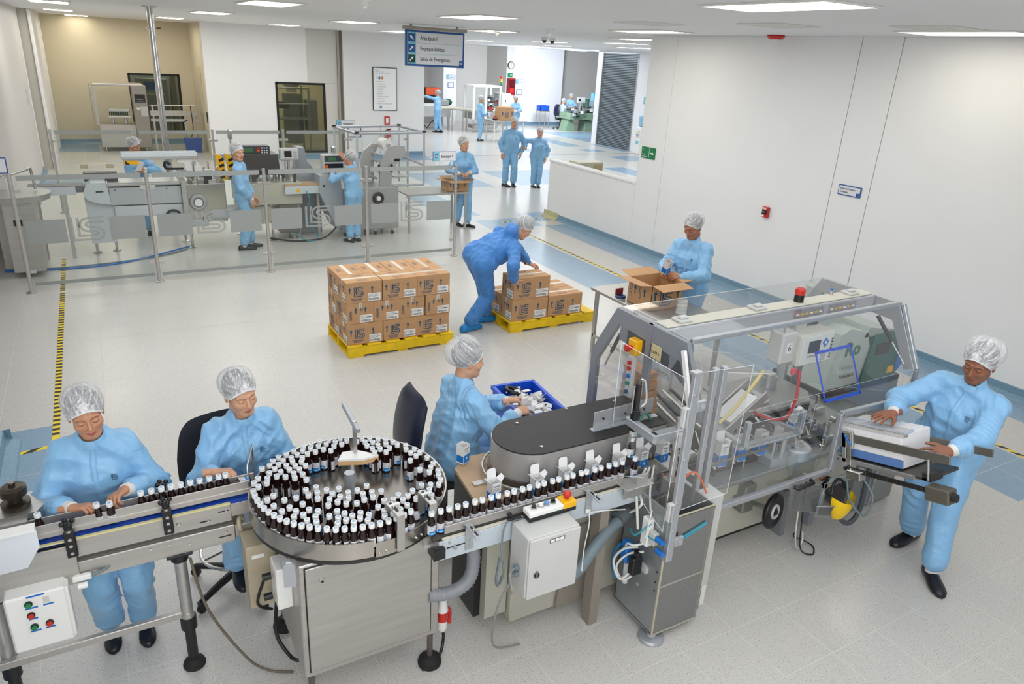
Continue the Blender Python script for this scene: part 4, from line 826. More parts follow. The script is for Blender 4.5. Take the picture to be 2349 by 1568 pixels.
AMBER = mat('dark amber bottle', '#1c0a08', .07, spec=.6); CAPW = mat('white bottle cap', '#e7e7e6', .4); CAPT = mat('blue cap print', '#a9bccf', .5); LABW = mat('white bottle label', '#dcdcdf', .45); LABB = mat('blue label field', '#1a6fc0', .45); LABT = mat('grey label text', '#8f8f98', .6)
def make_bottle():
    b = thing('medicine_bottle', 'x', 'bottle')
    MB().lathe([(.017, 0), (.0198, .003), (.0198, .066), (.0188, .074), (.0125, .098), (.0105, .106), (.0105, .114)], n=18, m=AMBER).build('body', None, b)
    MB().lathe([(.0138, .109), (.0145, .112), (.0145, .127), (.0135, .1305)], n=18, m=CAPW).lathe([(.0088, .1302), (.0088, .1309)], n=12, m=CAPT).build('cap', None, b)
    mb = MB(); n = 22
    def wrap(a0, a1, z0, z1, m, r=.0201):
        k = max(2, int(abs(a1-a0)/15)); v = []
        for z in (z0, z1):
            for i in range(k+1): a = radians(a0+(a1-a0)*i/k); v.append((r*cos(a), r*sin(a), z))
        mb.add(v, [(i, i+1, k+2+i, k+1+i) for i in range(k)], m, True)
    wrap(-150, 150, .008, .060, LABW); wrap(-62, 38, .008, .030, LABB, .0203); wrap(-45, 25, .012, .020, mat('label emblem', '#7bd0e8', .5), .02045)
    for q, z in enumerate((.036, .040, .044, .051)): wrap(-60, 30-q*6, z, z+(.0016 if q < 3 else .004), LABT, .0203)
    for q in range(7): wrap(60, 130-(q*13) % 20, .016+q*.005, .0175+q*.005, LABT, .0203)
    mb.build('label', None, b); return b
bottle0 = make_bottle(); used_b = []
def bottle(x, y, z, rz, label, group, tilt=None):
    rot = (tilt[0], tilt[1], rz) if tilt else (0, 0, rz)
    if not used_b: used_b.append(1); bottle0.location = (x, y, z); bottle0.rotation_euler = rot; tag(bottle0, label, None, group); return bottle0
    return dup(bottle0, (x, y, z), rot, label, group)
BG = 'amber bottles crowded on the round turntable'
for i, (x, y) in enumerate(TT): bottle(x, y, .9655, random.uniform(-3.1, 3.1), 'amber medicine bottle with white cap standing on the round steel turntable', BG)
for i, x in enumerate(RX[:-1]): bottle(x, 2.685, .9655, random.uniform(-1.9, -.9), 'amber medicine bottle with white cap in line on the right-hand conveyor', 'amber bottles in line on the outfeed conveyor')
for i, x in enumerate(LX[:10]): bottle(x, 3.395, .9875, random.uniform(-1.9, -.9), 'amber medicine bottle with white cap in line on the left-hand conveyor', 'amber bottles in line on the left conveyor')
bottle(LX[10], 3.395, .9875, -1.3, 'amber bottle standing alone at the far left end of the left conveyor', None)
bottle(-.205, 3.385, .992, -1.3, 'left bottle of the two held in the hands of the smiling woman', None, (.1, .12)); bottle(-.158, 3.385, .992, -1.2, 'right bottle of the two held in the hands of the smiling woman', None, (.1, .22))
bottle(.475, 3.43, 1.035, .3, 'amber bottle lying on its side where the left conveyor meets the turntable', None, (0, -1.45)); bottle(2.437, 2.75, 1.055, -1.2, 'amber bottle hanging from the gripper in front of the cartoning machine', None); bottle(2.42, 2.685, .9655, -1.2, 'last amber bottle on the right-hand conveyor, alone under the gripper', None)
# ------------------------------------------------------------------ left conveyor
cv = thing('bottle_conveyor', 'stainless steel conveyor with blue belt in front of the smiling woman, bottom left', 'conveyor', (0, 3.4, 0))
y = lambda v: v-3.4
MB().box((-1.25, y(3.35), .955), (.46, y(3.45), .985), BELTB).build('belt', None, cv)
mb = MB(); [mb.box((-1.25+i*.025, y(3.346), .962), (-1.25+i*.025+.018, y(3.35), .984), BELTB) for i in range(68)]; mb.build('belt_links', None, cv)['kind'] = 'stuff'
MB().box((-1.25, y(3.33), .985-.012), (.36, y(3.345), .985-.004), mat('cream wear strip', '#d8cf9a', .5)).build('wear_strip', None, cv)
MB().box((-.33, y(3.335), .875), (.36, y(3.345), .972), STEELH, .002).build('side_plate', None, cv)
MB().box((.36, y(3.345), .89), (.46, y(3.355), .965), STEELH, .002).build('end_plate', None, cv)
MB().box((-1.25, y(3.36), .82), (.40, y(3.46), .955), mat('dark conveyor channel', '#5c5852', .4, .6)).build('channel', None, cv)
MB().box((-1.25, y(3.335), .745), (.37, y(3.465), .845), STEELH, .004).build('lower_beam', None, cv)
MB().box((.37, y(3.345), .76), (.46, y(3.46), .83), STEELH, .003).build('beam_end', None, cv)
MB().box((-1.3, y(3.322), .74), (-.325, y(3.334), .955), STEELH, .003).build('cover_plate', None, cv)
for x, z in ((-.62, .79), (-.36, .79), (-.36, .93)): MB().cyl((x, y(3.323), z), (x, y(3.316), z), .008, n=12, m=STEEL).build('bolt', None, cv)
mb = MB().box((-.5, y(3.362), 1.0), (.46, y(3.368), 1.068), STEELH, .002).box((-.5, y(3.356), 1.0), (.46, y(3.364), 1.028), STEELH, .002); mb.build('front_guide_rail', None, cv)
MB().box((-1.25, y(3.424), 1.0), (.50, y(3.430), 1.07), STEELH, .002).build('back_guide_rail', None, cv); MB().box((-1.25, y(3.46), .84), (.40, y(3.468), .985), STEELH, .002).build('back_plate', None, cv)
for x, z, r in ((.115, .925, .011), (.249, .905, .008), (.335, .94, .008), (-.023, .825, .007), (.061, .825, .007), (.152, .80, .007), (.326, .815, .009)):
    MB().cyl((x, y(3.336), z), (x, y(3.324), z), r, r*.75, 12, CHROME).build('bolt', None, cv)
for x, z, w in ((.21, .905, .05), (.30, .94, .05), (.29, .79, .06)): MB().box((x, y(3.3335), z-.003), (x+w, y(3.3345), z+.003), BLACK).build('slot', None, cv)
def railclamp(x, yy, par, s=-1):
    t = MB().box((x-.022, y(yy-.014), .90), (x+.022, y(yy+.014), 1.035), BLACK, .004).build('rail_clamp', None, par)
    MB().cyl((x, y(yy), 1.035), (x, y(yy), 1.05), .014, m=CHROME).build('spindle', None, t)
    mb = MB().cyl((x, y(yy), 1.048), (x, y(yy), 1.085), .017, .02, 12, BLACK)
    for i in range(4): a = i*pi/2+.4; mb.ell((x+.022*cos(a), y(yy)+.022*sin(a), 1.085), (.012, .012, .012), BLACK, 8, 6)
    mb.build('knob', None, t)
    for zz in (.925, .965, 1.0): MB().cyl((x, y(yy-.0145), zz), (x, y(yy-.018), zz), .008, n=10, m=STEEL).build('screw', None, t)
railclamp(-.335, 3.315, cv); railclamp(.07, 3.315, cv); railclamp(.07, 3.485, cv)
def leg(x, yy):
    t = MB().cyl((x, y(yy), .33), (x, y(yy), .72), .030, n=18, m=STEEL).build('leg', None, cv)
    MB().cyl((x, y(yy), .70), (x, y(yy), .75), .042, n=16, m=BLACK).box((x-.06, y(yy)-.045, .735), (x+.06, y(yy)+.045, .75), BLACK, .004).build('collar', None, t)
    MB().cyl((x, y(yy), .26), (x, y(yy), .335), .040, n=16, m=BLACK).cyl((x, y(yy), .07), (x, y(yy), .27), .027, n=14, m=BLACK).build('sleeve', None, t)
    MB().cyl((x, y(yy), .335), (x, y(yy), .365), .036, n=16, m=STEEL).build('clamp_ring', None, t)
    MB().lathe([(.055, 0), (.058, .012), (.05, .02), (.052, .028), (.03, .045), (.014, .055), (.014, .09)], (x, y(yy), 0), 20, RUBBER).build('foot_pad', None, t)
leg(.10, 3.37); leg(-.68, 3.40)
MB().box((-.75, y(3.355), .335), (.085, y(3.385), .375), STEELH, .003).build('cross_bar', None, cv)
bx = MB().box((-.62, y(3.24), .50), (-.385, y(3.33), .80), WHITEP, .008).build('control_box', None, cv)
MB().box((-.395, y(3.25), .51), (-.375, y(3.32), .79), WHITEP, .004).build('box_edge', None, bx); MB().box((-.36, y(3.30), .76), (-.28, y(3.33), .79), WHITEP, .006).cyl((-.34, y(3.29), .745), (-.30, y(3.29), .745), .015, m=WHITEP).build('cable_gland', None, bx)
for x, z, m in ((-.531, .757, GREENP), (-.53, .695, REDP), (-.528, .63, GREENP), (-.469, .63, REDP)):
    MB().cyl((x, y(3.24), z), (x, y(3.232), z), .016, n=18, m=BLACK).cyl((x, y(3.233), z), (x, y(3.224), z), .012, n=16, m=m).build('push_button', None, bx)
for x, z, w in ((-.535, .793, .07), (-.548, .733, .05), (-.478, .733, .04), (-.542, .673, .035), (-.545, .605, .04), (-.488, .605, .04)): MB().box((x, y(3.2385), z-.004), (x+w, y(3.2401), z+.004), BLUEP).build('blue_label', None, bx)
MB().box((-.475, y(3.236), .745), (-.452, y(3.241), .775), mat('tag plate', '#c8c7bf', .5)).build('tag_plate', None, bx)
MB().tube([(-.28, y(3.31), .775), (-.22, y(3.33), .78), (-.18, y(3.36), .80)], .008, m=GREYHOSE).tube([(-.62, y(3.3), .5), (-.66, y(3.32), .42), (-.9, y(3.35), .40)], .006, m=WIREG).build('cable', None, bx)
MB().torus((.165, y(3.40), .725), .028, .006, (0, 1, .3), m=STEEL).build('cable_ring', None, cv)
st = thing('star_wheel_unit', 'steel star wheel head with round knob at the far left end of the conveyor', 'machine', (-.56, 3.5, .9))
MB().prism([(-.38, -.1), (.10, -.1), (.15, .0), (.10, .1), (-.38, .1)], (0, .09, .14), X, Y, Z*.03, STEEL).build('base_plate', None, st)
MB().lathe([(.055, .17), (.06, .18), (.06, .20), (.03, .205), (.03, .235), (.055, .24), (.055, .275), (.04, .285), (.014, .287), (.014, .30)], (.02, .07, 0), 24, mat('oily steel', '#4e463d', .3, .8)).build('hub', None, st)
MB().lathe([(.012, .298), (.012, .305)], (.02, .07, 0), 10, CHROME).build('bolt', None, st)
gd = MB().prism([(-.30, .13), (.11, .13), (.115, .03), (.06, -.05), (-.30, -.06)], (0, -.245, .10), X, Vector((0, .35, .94)), Vector((0, -.006, 0)), ALU).build('deflector_plate', None, st); MB().box((-.3, -.25, .215), (.11, -.19, .225), WHITEP).build('wear_strip', None, gd); MB().cyl((-.11, -.27, .12), (-.11, -.255, .12), .01, m=REDP).build('bolt', None, gd)
MB().box((-.05, -.1, .05), (.06, .10, .14), STEEL).box((-.05, -.16, .06), (.0, .1, .09), STEEL).build('support_block', None, st)
# ------------------------------------------------------------------ turntable
tt = thing('rotary_table', 'round stainless steel turntable on a cabinet, crowded with amber bottles', 'rotary table', (.935, 3.19, 0))
MB().cyl((0, 0, .945), (0, 0, .965), .495, n=72, m=mat('worn disc steel', '#8d8781', .22, .95, noise=.15, nscale=4, bump=.03, bscale=8)).build('disc', None, tt)
def arcband(r0, r1, z0, z1, a0, a1, m, n=64):
    mb = MB(); v = []
    for i in range(n+1):
        a = radians(a0+(a1-a0)*i/n)
        for r, z in ((r0, z0), (r1, z0), (r1, z1), (r0, z1)): v.append((r*cos(a), r*sin(a), z))
    for j in range(4): mb.add([v[4*i+k] for i in range(n+1) for k in (j, (j+1) % 4)], [(2*i, 2*i+2, 2*i+3, 2*i+1) for i in range(n)], m, True)
    mb.add(v[:4]+v[-4:], [(0, 1, 2, 3), (7, 6, 5, 4)], m); return mb
RIM = mat('rim steel', '#bdb7af', .25, .95, bump=.04, bscale=6)
arcband(.498, .506, .93, 1.02, -52, 265, RIM).build('rim', None, tt)
arcband(.506, .510, .925, 1.005, 265+1, 300, RIM, 24).build('rim_panel', None, tt)
for a in (268, 272, 291, 295): q = Vector((cos(radians(a)), sin(radians(a)), 0)); MB().cyl(q*.51+Z*.945, q*.517+Z*.945, .007, n=10, m=CHROME).build('bolt', None, tt)
arcband(.47, .502, .905, .925, 0, 360, DARKM).build('under_ring', None, tt)
MB().cyl((0, 0, .965), (0, 0, 1.092), .027, n=24, m=ALU).build('centre_post', None, tt)
cb = MB().box((-.375, -.40, .225), (.34, .28, .905), STEELH, .006).build('cabinet', None, tt)
dr = MB().box((-.345, -.409, .262), (.29, -.398, .885), STEELH, .003).build('cabinet_door', None, tt)
MB().box((-.351, -.4015, .256), (.296, -.3995, .891), BLACK).build('door_gap', None, cb)
for x, z in ((-.27, .80), (.25, .845)): MB().cyl((x, -.409, z), (x, -.416, z), .014, n=16, m=STEEL).cyl((x, -.414, z), (x, -.4165, z), .008, n=12, m=DARKM).build('quarter_turn_lock', None, dr)
for x, yy in ((-.34, -.37), (.305, -.37), (-.34, .25), (.305, .25)):
    l = MB().cyl((x, yy, .04), (x, yy, .225), .016, n=14, m=mat('threaded rod', '#7a716a', .4, .8, bump=.3, bscale=120, stretch=(1, 1, 12))).build('leg', None, tt); MB().lathe([(.064, 0), (.066, .015), (.06, .035), (.03, .055), (.018, .06)], (x, yy, 0), 24, RUBBER).build('foot_pad', None, l)
MB().prism([(0, 0), (.055, 0), (.055, .11), (.04, .13), (.015, .13), (0, .11)], (-.46, -.50, .90), Vector((.9, -.35, 0)), Z, Vector((.35, .9, 0))*.012, ALU).box((-.44, -.48, .90), (-.40, -.34, .925), ALU).build('rim_bracket', None, tt)
gb = MB().box((-.545, -.02, .42), (-.40, .14, .80), CREAMP, .006).build('gear_motor', None, tt)
MB().box((-.40, .0, .50), (-.33, .12, .72), mat('dark cream plastic', '#8f7d62', .5), .01).cyl((-.36, .06, .72), (-.36, .06, .80), .03, m=WHITEP).build('motor_housing', None, gb); MB().box((-.52, -.024, .73), (-.46, -.019, .75), WHITEP).build('sticker', None, gb)
jb = MB().box((-.45, -.25, .56), (-.375, -.12, .80), WHITEP, .006).build('junction_box', None, tt)
for z in (.60, .72): MB().cyl((-.46, -.17, z), (-.50, -.17, z), .018, n=12, m=BLACK).build('cable_gland', None, jb)
MB().tube([(-.48, -.1, .66), (-.52, -.08, .5), (-.45, -.06, .42)], .008, m=BLACK).build('cable', None, jb)
MB().tube([(-.40, .05, .42), (-.43, .0, .2), (-.38, -.1, .1), (-.35, -.2, .16)], .010, m=BLACK).build('power_cable', None, tt)
MB().tube([(-.79, .14, .715), (-.74, .1, .4), (-.6, .0, .12), (-.5, -.05, .02), (-.38, -.12, .015)], .007, m=mat('brown grey cable', '#6b6052', .5)).build('floor_cable', None, tt)
MB().torus((-.53, .17, .83), .035, .012, (1, -.4, .2), m=CREAMP).build('hose_clamp', None, tt)
# guides on the rim: two square gate brackets, the swing arm with white pusher
def gate(name, x, yy, ang):
    t = thing(name[0], name[1], 'bracket', (x, yy, .93), ang)
    MB().box((-.02, -.006, 0), (.02, .004, .20), STEEL, .002).box((-.02, -.006, .195), (.02, .12, .205), STEEL, .002).box((-.02, .115, .08), (.02, .122, .205), STEEL, .002).build('gate_plate', None, t)
    MB().box((-.006, .03, .2055), (.006, .11, .2075), BLACK).build('slot', None, t); MB().cyl((0, .07, .205), (0, .07, .22), .010, m=CHROME).box((-.03, .063, .215), (.03, .077, .221), CHROME, .002).build('wing_nut', None, t)
gate(('guide_gate', 'square steel guide gate standing on the front rim of the turntable'), 1.02, 2.675, .12); gate(('guide_gate', 'square steel guide gate where the turntable feeds the right-hand conveyor'), 1.195, 2.70, .1)
arm = thing('pusher_arm', 'steel rod with white and wooden pusher plate hanging over the turntable', 'arm', (1.03, 3.37, .965))
MB().cyl((0, .02, .12), (0, .02, .31), .012, n=14, m=STEEL).build('rod', None, arm); MB().prism([(-.105, -.01), (.02, -.055), (.11, -.045), (.02, .05), (-.06, .06)], (0, 0, .10), X, Y, Z*.012, WHITEP).build('pusher_plate', None, arm)
MB().prism([(-.105, -.01), (.02, -.055), (.11, -.045), (.105, -.035), (.02, -.045), (-.10, 0)], (0, 0, .075), X, Y, Z*.025, mat('pale wood', '#cfa877', .6)).build('wooden_edge', None, arm); MB().box((-.012, .0, .27), (.012, .26, .30), ALU, .003, Matrix.Rotation(.16, 4, 'X')).build('swing_arm', None, arm)
hp = thing('wire_gate', 'bent steel wire gate at the left edge of the turntable before the seated woman', 'bracket', (.49, 3.50, .96)); MB().tube([(-.02, -.08, 0), (-.02, -.08, .16), (.03, .05, .20), (.03, .05, .02)], .006, m=STEEL, smooth=False).build('wire_loop', None, hp)
# ------------------------------------------------------------------ right conveyor
rc = thing('outfeed_conveyor', 'grey conveyor carrying a single file of bottles from turntable to cartoning machine', 'conveyor', (1.2, 2.68, 0))
q = lambda xx, yy, zz: (xx-1.2, yy-2.68, zz)
MB().box(q(1.18, 2.655, .945), q(2.60, 2.72, .965), mat('dark belt', '#57534e', .4, .3)).build('belt', None, rc)
MB().box(q(1.20, 2.632, .835), q(2.44, 2.642, .945), BLUEGREY, .002).build('side_panel', None, rc); MB().box(q(1.20, 2.642, .835), q(2.44, 2.74, .85), DARKM).box(q(1.2, 2.73, .80), q(2.44, 2.74, .945), BLUEGREY).build('back_panel', None, rc)
MB().box(q(1.205, 2.65, .83), q(1.21, 2.73, .945), BLACK).build('end_opening', None, rc)
MB().box(q(1.235, 2.648, .972), q(2.32, 2.656, 1.018), STEELH, .002).build('front_guide_rail', None, rc); MB().box(q(1.25, 2.714, .972), q(2.5, 2.720, 1.0), STEELH, .002).build('back_guide_rail', None, rc)
MB().box(q(1.22, 2.636, .947), q(2.44, 2.648, .957), mat('rail ledge', '#cfc9ba', .5)).build('ledge', None, rc)
MB().prism([(-.10, .0), (.03, -.02), (.03, .06), (-.09, .05)], q(1.23, 2.65, .92), X, Y, Z*.02, STEEL).box(q(1.16, 2.60, .87), q(1.22, 2.68, .925), BLACK).build('transfer_plate', None, rc)
for x in (1.36, 2.08):
    b = MB().box(q(x-.018, 2.52, .992), q(x+.018, 2.655, .999), ALU, .002).box(q(x-.022, 2.624, .86), q(x+.022, 2.632, .992), ALU, .002).build('rail_bracket', None, rc)
    MB().box(q(x-.005, 2.54, .9995), q(x+.005, 2.62, 1.0005), BLACK).build('slot', None, b); MB().cyl(q(x, 2.58, .999), q(x, 2.58, 1.009), .009, n=10, m=CHROME).build('bolt', None, b)
    for z in (.89, .92): MB().cyl(q(x, 2.624, z), q(x, 2.618, z), .006, n=10, m=CHROME).build('screw', None, b)
MB().box(q(1.24, 2.630, .898), q(1.34, 2.6325, .904), BLACK).build('slot', None, rc); MB().cyl(q(1.28, 2.632, .901), q(1.28, 2.61, .901), .011, .008, 12, CHROME).build('tension_bolt', None, rc)
MB().box(q(1.58, 2.60, .985), q(1.60, 2.65, .995), BLACK).box(q(1.56, 2.595, .98), q(1.64, 2.61, .992), BLACK, .003).build('sensor', None, rc)
MB().box(q(1.605, 2.62, .84), q(1.635, 2.632, .96), ALU, .002).build('sensor_bracket', None, rc)
MB().tube([q(1.56, 2.60, .985), q(1.53, 2.59, .93), q(1.515, 2.58, .78), q(1.50, 2.58, .66), q(1.52, 2.58, .62), q(1.54, 2.58, .68), q(1.53, 2.58, .76)], .005, m=GREYHOSE).tube([q(1.515, 2.59, .78), q(1.50, 2.59, .65), q(1.515, 2.59, .60), q(1.535, 2.59, .66)], .004, m=GREYHOSE).build('coiled_cable', None, rc)
MB().box(q(2.2, 2.66, .0), q(2.26, 2.74, .84), mat('brown grey plate', '#8d857a', .5)).build('support_post', None, rc); MB().prism([(-.10, .0), (.10, 0), (.16, .55), (-.05, .55)], q(2.15, 2.80, .08), X, Z, Y*.02, mat('brown grey plate', '#8d857a', .5)).build('support_plate', None, rc)
MB().box(q(2.06, 2.615, .868), q(2.09, 2.632, .89), WHITEP, .003).build('cable_anchor', None, rc); MB().tube([q(2.075, 2.61, .875), q(2.06, 2.58, .82), q(2.02, 2.55, .70), q(1.98, 2.5, .60)], .0035, m=WHITET).tube([q(2.08, 2.61, .875), q(2.2, 2.6, .86), q(2.32, 2.6, .83)], .0035, m=WHITET).build('air_line', None, rc)
# electrical box with control station
eb = thing('electrical_box', 'light grey electrical box hanging in front of the outfeed conveyor', 'electrical box', (1.59, 2.44, .60))
MB().box((0, .004, 0), (.305, .17, .365), LGREY, .006).build('case', None, eb); d = MB().box((.004, -.012, .004), (.301, .004, .361), LGREY, .004).build('box_door', None, eb)
MB().lathe([(.0, 0), (.016, .002), (.016, .008)], (.05, -.012, .15), 14, DARKM, (0, -1, 0)).box((.043, -.022, .135), (.057, -.012, .175), mat('lock grey', '#77777a', .35, .5), .004).build('lock', None, d); MB().box((.115, -.0135, .318), (.205, -.0115, .342), mat('name plate', '#5a5b5e', .5), .001).build('name_plate', None, d)
for i in range(3): MB().box((.12+i*.028, -.0145, .322), (.143+i*.028, -.013, .338), WHITEP).build('plate_field', None, d)
MB().cyl((0, .08, .15), (-.025, .08, .15), .016, m=GREYHOSE).cyl((0, .08, .11), (-.025, .08, .11), .016, m=GREYHOSE).build('cable_gland', None, eb)
MB().tube([(-.02, .08, .15), (-.06, .06, .14), (-.08, .0, .10), (-.07, .02, .05)], .006, m=WIREG).tube([(-.02, .08, .11), (-.1, .10, -.1), (-.05, .2, -.45), (.15, .25, -.57)], .006, m=WIREG).build('cable', None, eb)
cs = thing('push_button_station', 'white and black push button station with yellow emergency stop on the grey electrical box', 'control panel', (1.66, 2.555, .967))
MB().box((0, 0, 0), (.285, .075, .025), BLACK, .004).build('base', None, cs); MB().box((0, .0, .025), (.205, .075, .055), WHITEP, .005).build('cover', None, cs); MB().box((.205, .0, .022), (.285, .075, .06), YELP, .004).build('stop_housing', None, cs)
for x, m in ((.045, BLACK), (.085, WHITEP), (.12, mat('blue grey button', '#5d8fc4', .4)), (.16, BLACK)):
    k = MB().cyl((x, .038, .055), (x, .038, .063), .017, n=16, m=STEEL).cyl((x, .038, .062), (x, .038, .072), .012, n=14, m=m).build('push_button', None, cs)
MB().box((.15, .034, .072), (.17, .042, .082), BLACK, .002).build('selector_knob', None, cs)
MB().cyl((.245, .038, .06), (.245, .038, .075), .013, m=REDP).lathe([(.016, .072), (.022, .078), (.022, .092), (.015, .1)], (.245, .038, 0), 18, REDP).build('emergency_stop', None, cs)
plug = thing('power_plug', 'red and white industrial power plug hanging behind the turntable cabinet', 'plug', (1.33, 2.86, .1)); MB().lathe([(.02, .06), (.028, .08), (.03, .14)], m=WHITEP).lathe([(.034, .14), (.036, .2)], m=REDP).lathe([(.033, .2), (.02, .3), (.01, .34)], m=WHITEP).box((.03, -.02, .10), (.05, .02, .20), REDP, .006).build('plug_body', None, plug); MB().tube([(0, 0, .07), (.01, 0, 0), (-.04, -.05, -.07), (-.15, -.08, -.09)], .009, m=BLACK).build('cable', None, plug)
ho = thing('corrugated_hose', 'grey corrugated hose curving under the start of the outfeed conveyor', 'hose', (1.34, 2.78, .5))
P_ = spline([Vector(p) for p in ((.13, .03, .28), (.14, .02, .12), (.10, 0, .02), (.0, 0, -.02), (-.12, .02, -.01))], 14); MB().tube(P_, lambda t: .036+.0035*sin(t*210), 14, mat('corrugated grey', '#8b8e93', .45), smooth=False).build('hose_body', None, ho)
gh = thing('suction_hose', 'thick grey hose running from the electrical box to the steel tower', 'hose', (2.0, 2.62, .46)); MB().tube([(-.1, -.06, .05), (.02, -.04, .08), (.15, 0, .16), (.30, .05, .22), (.36, .06, .23)], .035, 14, GREYHOSE).build('hose_body', None, gh); MB().cyl((.34, .06, .245), (.42, .08, .26), .05, m=mat('hose cuff', '#5c6468', .5), n=18).build('hose_cuff', None, gh)
# racetrack carton transport
rt_ = thing('carton_carousel', 'long rounded carousel cover with black rubber top beside the seated woman', 'machine', (2.2, 3.03, 0))
cap2 = lambda r, x1, n=16: [(-.28+r*cos(radians(90+180*i/n)), r*sin(radians(90+180*i/n))) for i in range(n+1)]+[(x1, -r), (x1, r)]
cvr = MB(); cp_ = cap2(.212, .55, 40); SAT = mat('satin aluminium cover', '#b9b6b3', .38, .55)
cvr.add([(px, py, zz) for zz in (1.0, 1.165) for px, py in cp_], [(i, i+1, len(cp_)+i+1, len(cp_)+i) for i in range(len(cp_)-1)], SAT, True).add([(px, py, 1.165) for px, py in cp_], [list(range(len(cp_)))], SAT).add([(cp_[-2][0], cp_[-2][1], 1.0), (cp_[-1][0], cp_[-1][1], 1.0), (cp_[-1][0], cp_[-1][1], 1.165), (cp_[-2][0], cp_[-2][1], 1.165)], [(0, 1, 2, 3)], SAT).build('cover', None, rt_)
MB().prism(cap2(.208, .55), (0, 0, 1.165), X, Y, Z*.008, mat('black rubber mat', '#1f1d1c', .5, bump=.5, bscale=160)).build('rubber_top', None, rt_)
MB().prism(cap2(.225, .55), (0, 0, .955), X, Y, Z*.045, mat('rail brown', '#5f5750', .4, .5)).build('track', None, rt_)
for x, yy in ((-.28, -.14), (-.27, .15), (.44, .16), (.1, .19)): MB().lathe([(.011, 1.172), (.011, 1.176), (.005, 1.179)], (x, yy, 0), 12, CHROME).build('screw', None, rt_)
lp = MB().box((.10, -.09, 1.175), (.56, -.084, 1.275), mat('grey plate', '#a9aaad', .4, .4), .002, Matrix.Rotation(.05, 4, 'Z')).box((.08, -.12, 1.173), (.56, -.08, 1.177), ALU).build('stop_plate', None, rt_)
for x in (.17, .33, .47): MB().cyl((x, -.083, 1.225), (x, -.092, 1.225), .007, n=10, m=DARKM).build('hole', None, lp)
MB().box((-.45, -.20, .06), (.55, .20, .95), BEIGEM, .01).build('base', None, rt_)
MB().prism([(-.68, -.16), (-.46, -.20), (-.30, -.20), (-.30, .28), (-.52, .29), (-.64, .2)], (0, 0, .915), X, Y, Z*.02, LAM).build('laminate_shelf', None, rt_); MB().box((-.62, -.02, .935), (-.42, .02, .945), STEEL).box((-.6, -.15, .935), (-.45, -.12, .942), STEEL).build('guide_bar', None, rt_)
MB().box((-.64, -.10, .10), (-.60, .20, .92), BLACK).box((-.60, -.16, .12), (-.46, .20, .90), BEIGEM).build('shelf_support', None, rt_)
arcp = [(-.28+.255*cos(radians(a)), .255*sin(radians(a)), .975) for a in range(100, 256, 12)]; MB().tube(arcp, .008, 6, STEEL, smooth=False).build('guide_wire', None, rt_)
# cartons
CB = mat('white carton board', '#e3e2e1', .5); CBL = mat('carton blue', '#1378cc', .45)
def carton(x, yy, z, rz, label, group, flaps=1, h=.118, w=.055, open_=True):
    t = thing('carton', label, 'carton', (x, yy, z), rz, group)
    mb = MB(); e = .0012
    mb.box((-w/2, -w/2, 0), (w/2, -w/2+e, h), CB).box((-w/2, w/2-e, 0), (w/2, w/2, h), CB).box((-w/2, -w/2, 0), (-w/2+e, w/2, h), CB).box((w/2-e, -w/2, 0), (w/2, w/2, h), CB).box((-w/2, -w/2, 0), (w/2, w/2, e), CB)
    mb.build('carton_body', None, t)
    MB().box((-w/2+.001, -w/2-.0006, .006), (w/2-.001, -w/2+.0004, h*.50), CBL).box((-w/2-.0006, -w/2+.004, .01), (-w/2+.0004, w/2-.004, h*.45), CBL).build('blue_panel', None, t)
    MB().prism([(-.006, 0), (.006, 0), (0, .013)], (0, -w/2-.0008, h*.28), X, Z, -Y*.0004, WHITEPR).prism([(-.006, 0), (.006, 0), (0, -.009)], (0, -w/2-.0008, h*.26), X, Z, -Y*.0004, SKYB).build('emblem', None, t)
    MB().box((-.02, -w/2-.0008, h*.80), (.02, -w/2, h*.86), LABT).box((-.02, -w/2-.0008, h*.70), (.01, -w/2, h*.73), LABT).box((-.02, -w/2-.0008, h*.62), (.014, -w/2, h*.64), LABT).build('print', None, t)
    if open_:
        MB().prism([(-w/2, 0), (w/2, 0), (w/2, .045), (w/2-.008, .056), (-w/2+.008, .056), (-w/2, .045)], (0, w/2, h), X, Vector((0, .15, .98)), Vector((0, -e, 0)), CB).build('tuck_flap', None, t)
        for sx in (-1, 1): MB().prism([(-w/2, 0), (w/2-.004, 0), (w/2-.01, .035), (-w/2+.01, .03)], (sx*w/2, 0, h), Y, Vector((sx*.75, 0, .62)), X*e, CB).build('side_flap', None, t)
    return t
carton(1.60, 2.83, .957, .1, 'open white and blue carton standing at the rounded end of the carousel', None)
carton(1.63, 3.27, .94, .5, 'white and blue carton standing upright on the tan laminate shelf', None, open_=False)
for i, x in enumerate((1.83, 2.01, 2.19, 2.375, 2.545, 2.70)): carton(x, 2.772, .957, 0, 'white open carton with raised flap between the carousel cover and the bottle line', 'open cartons along the carousel')
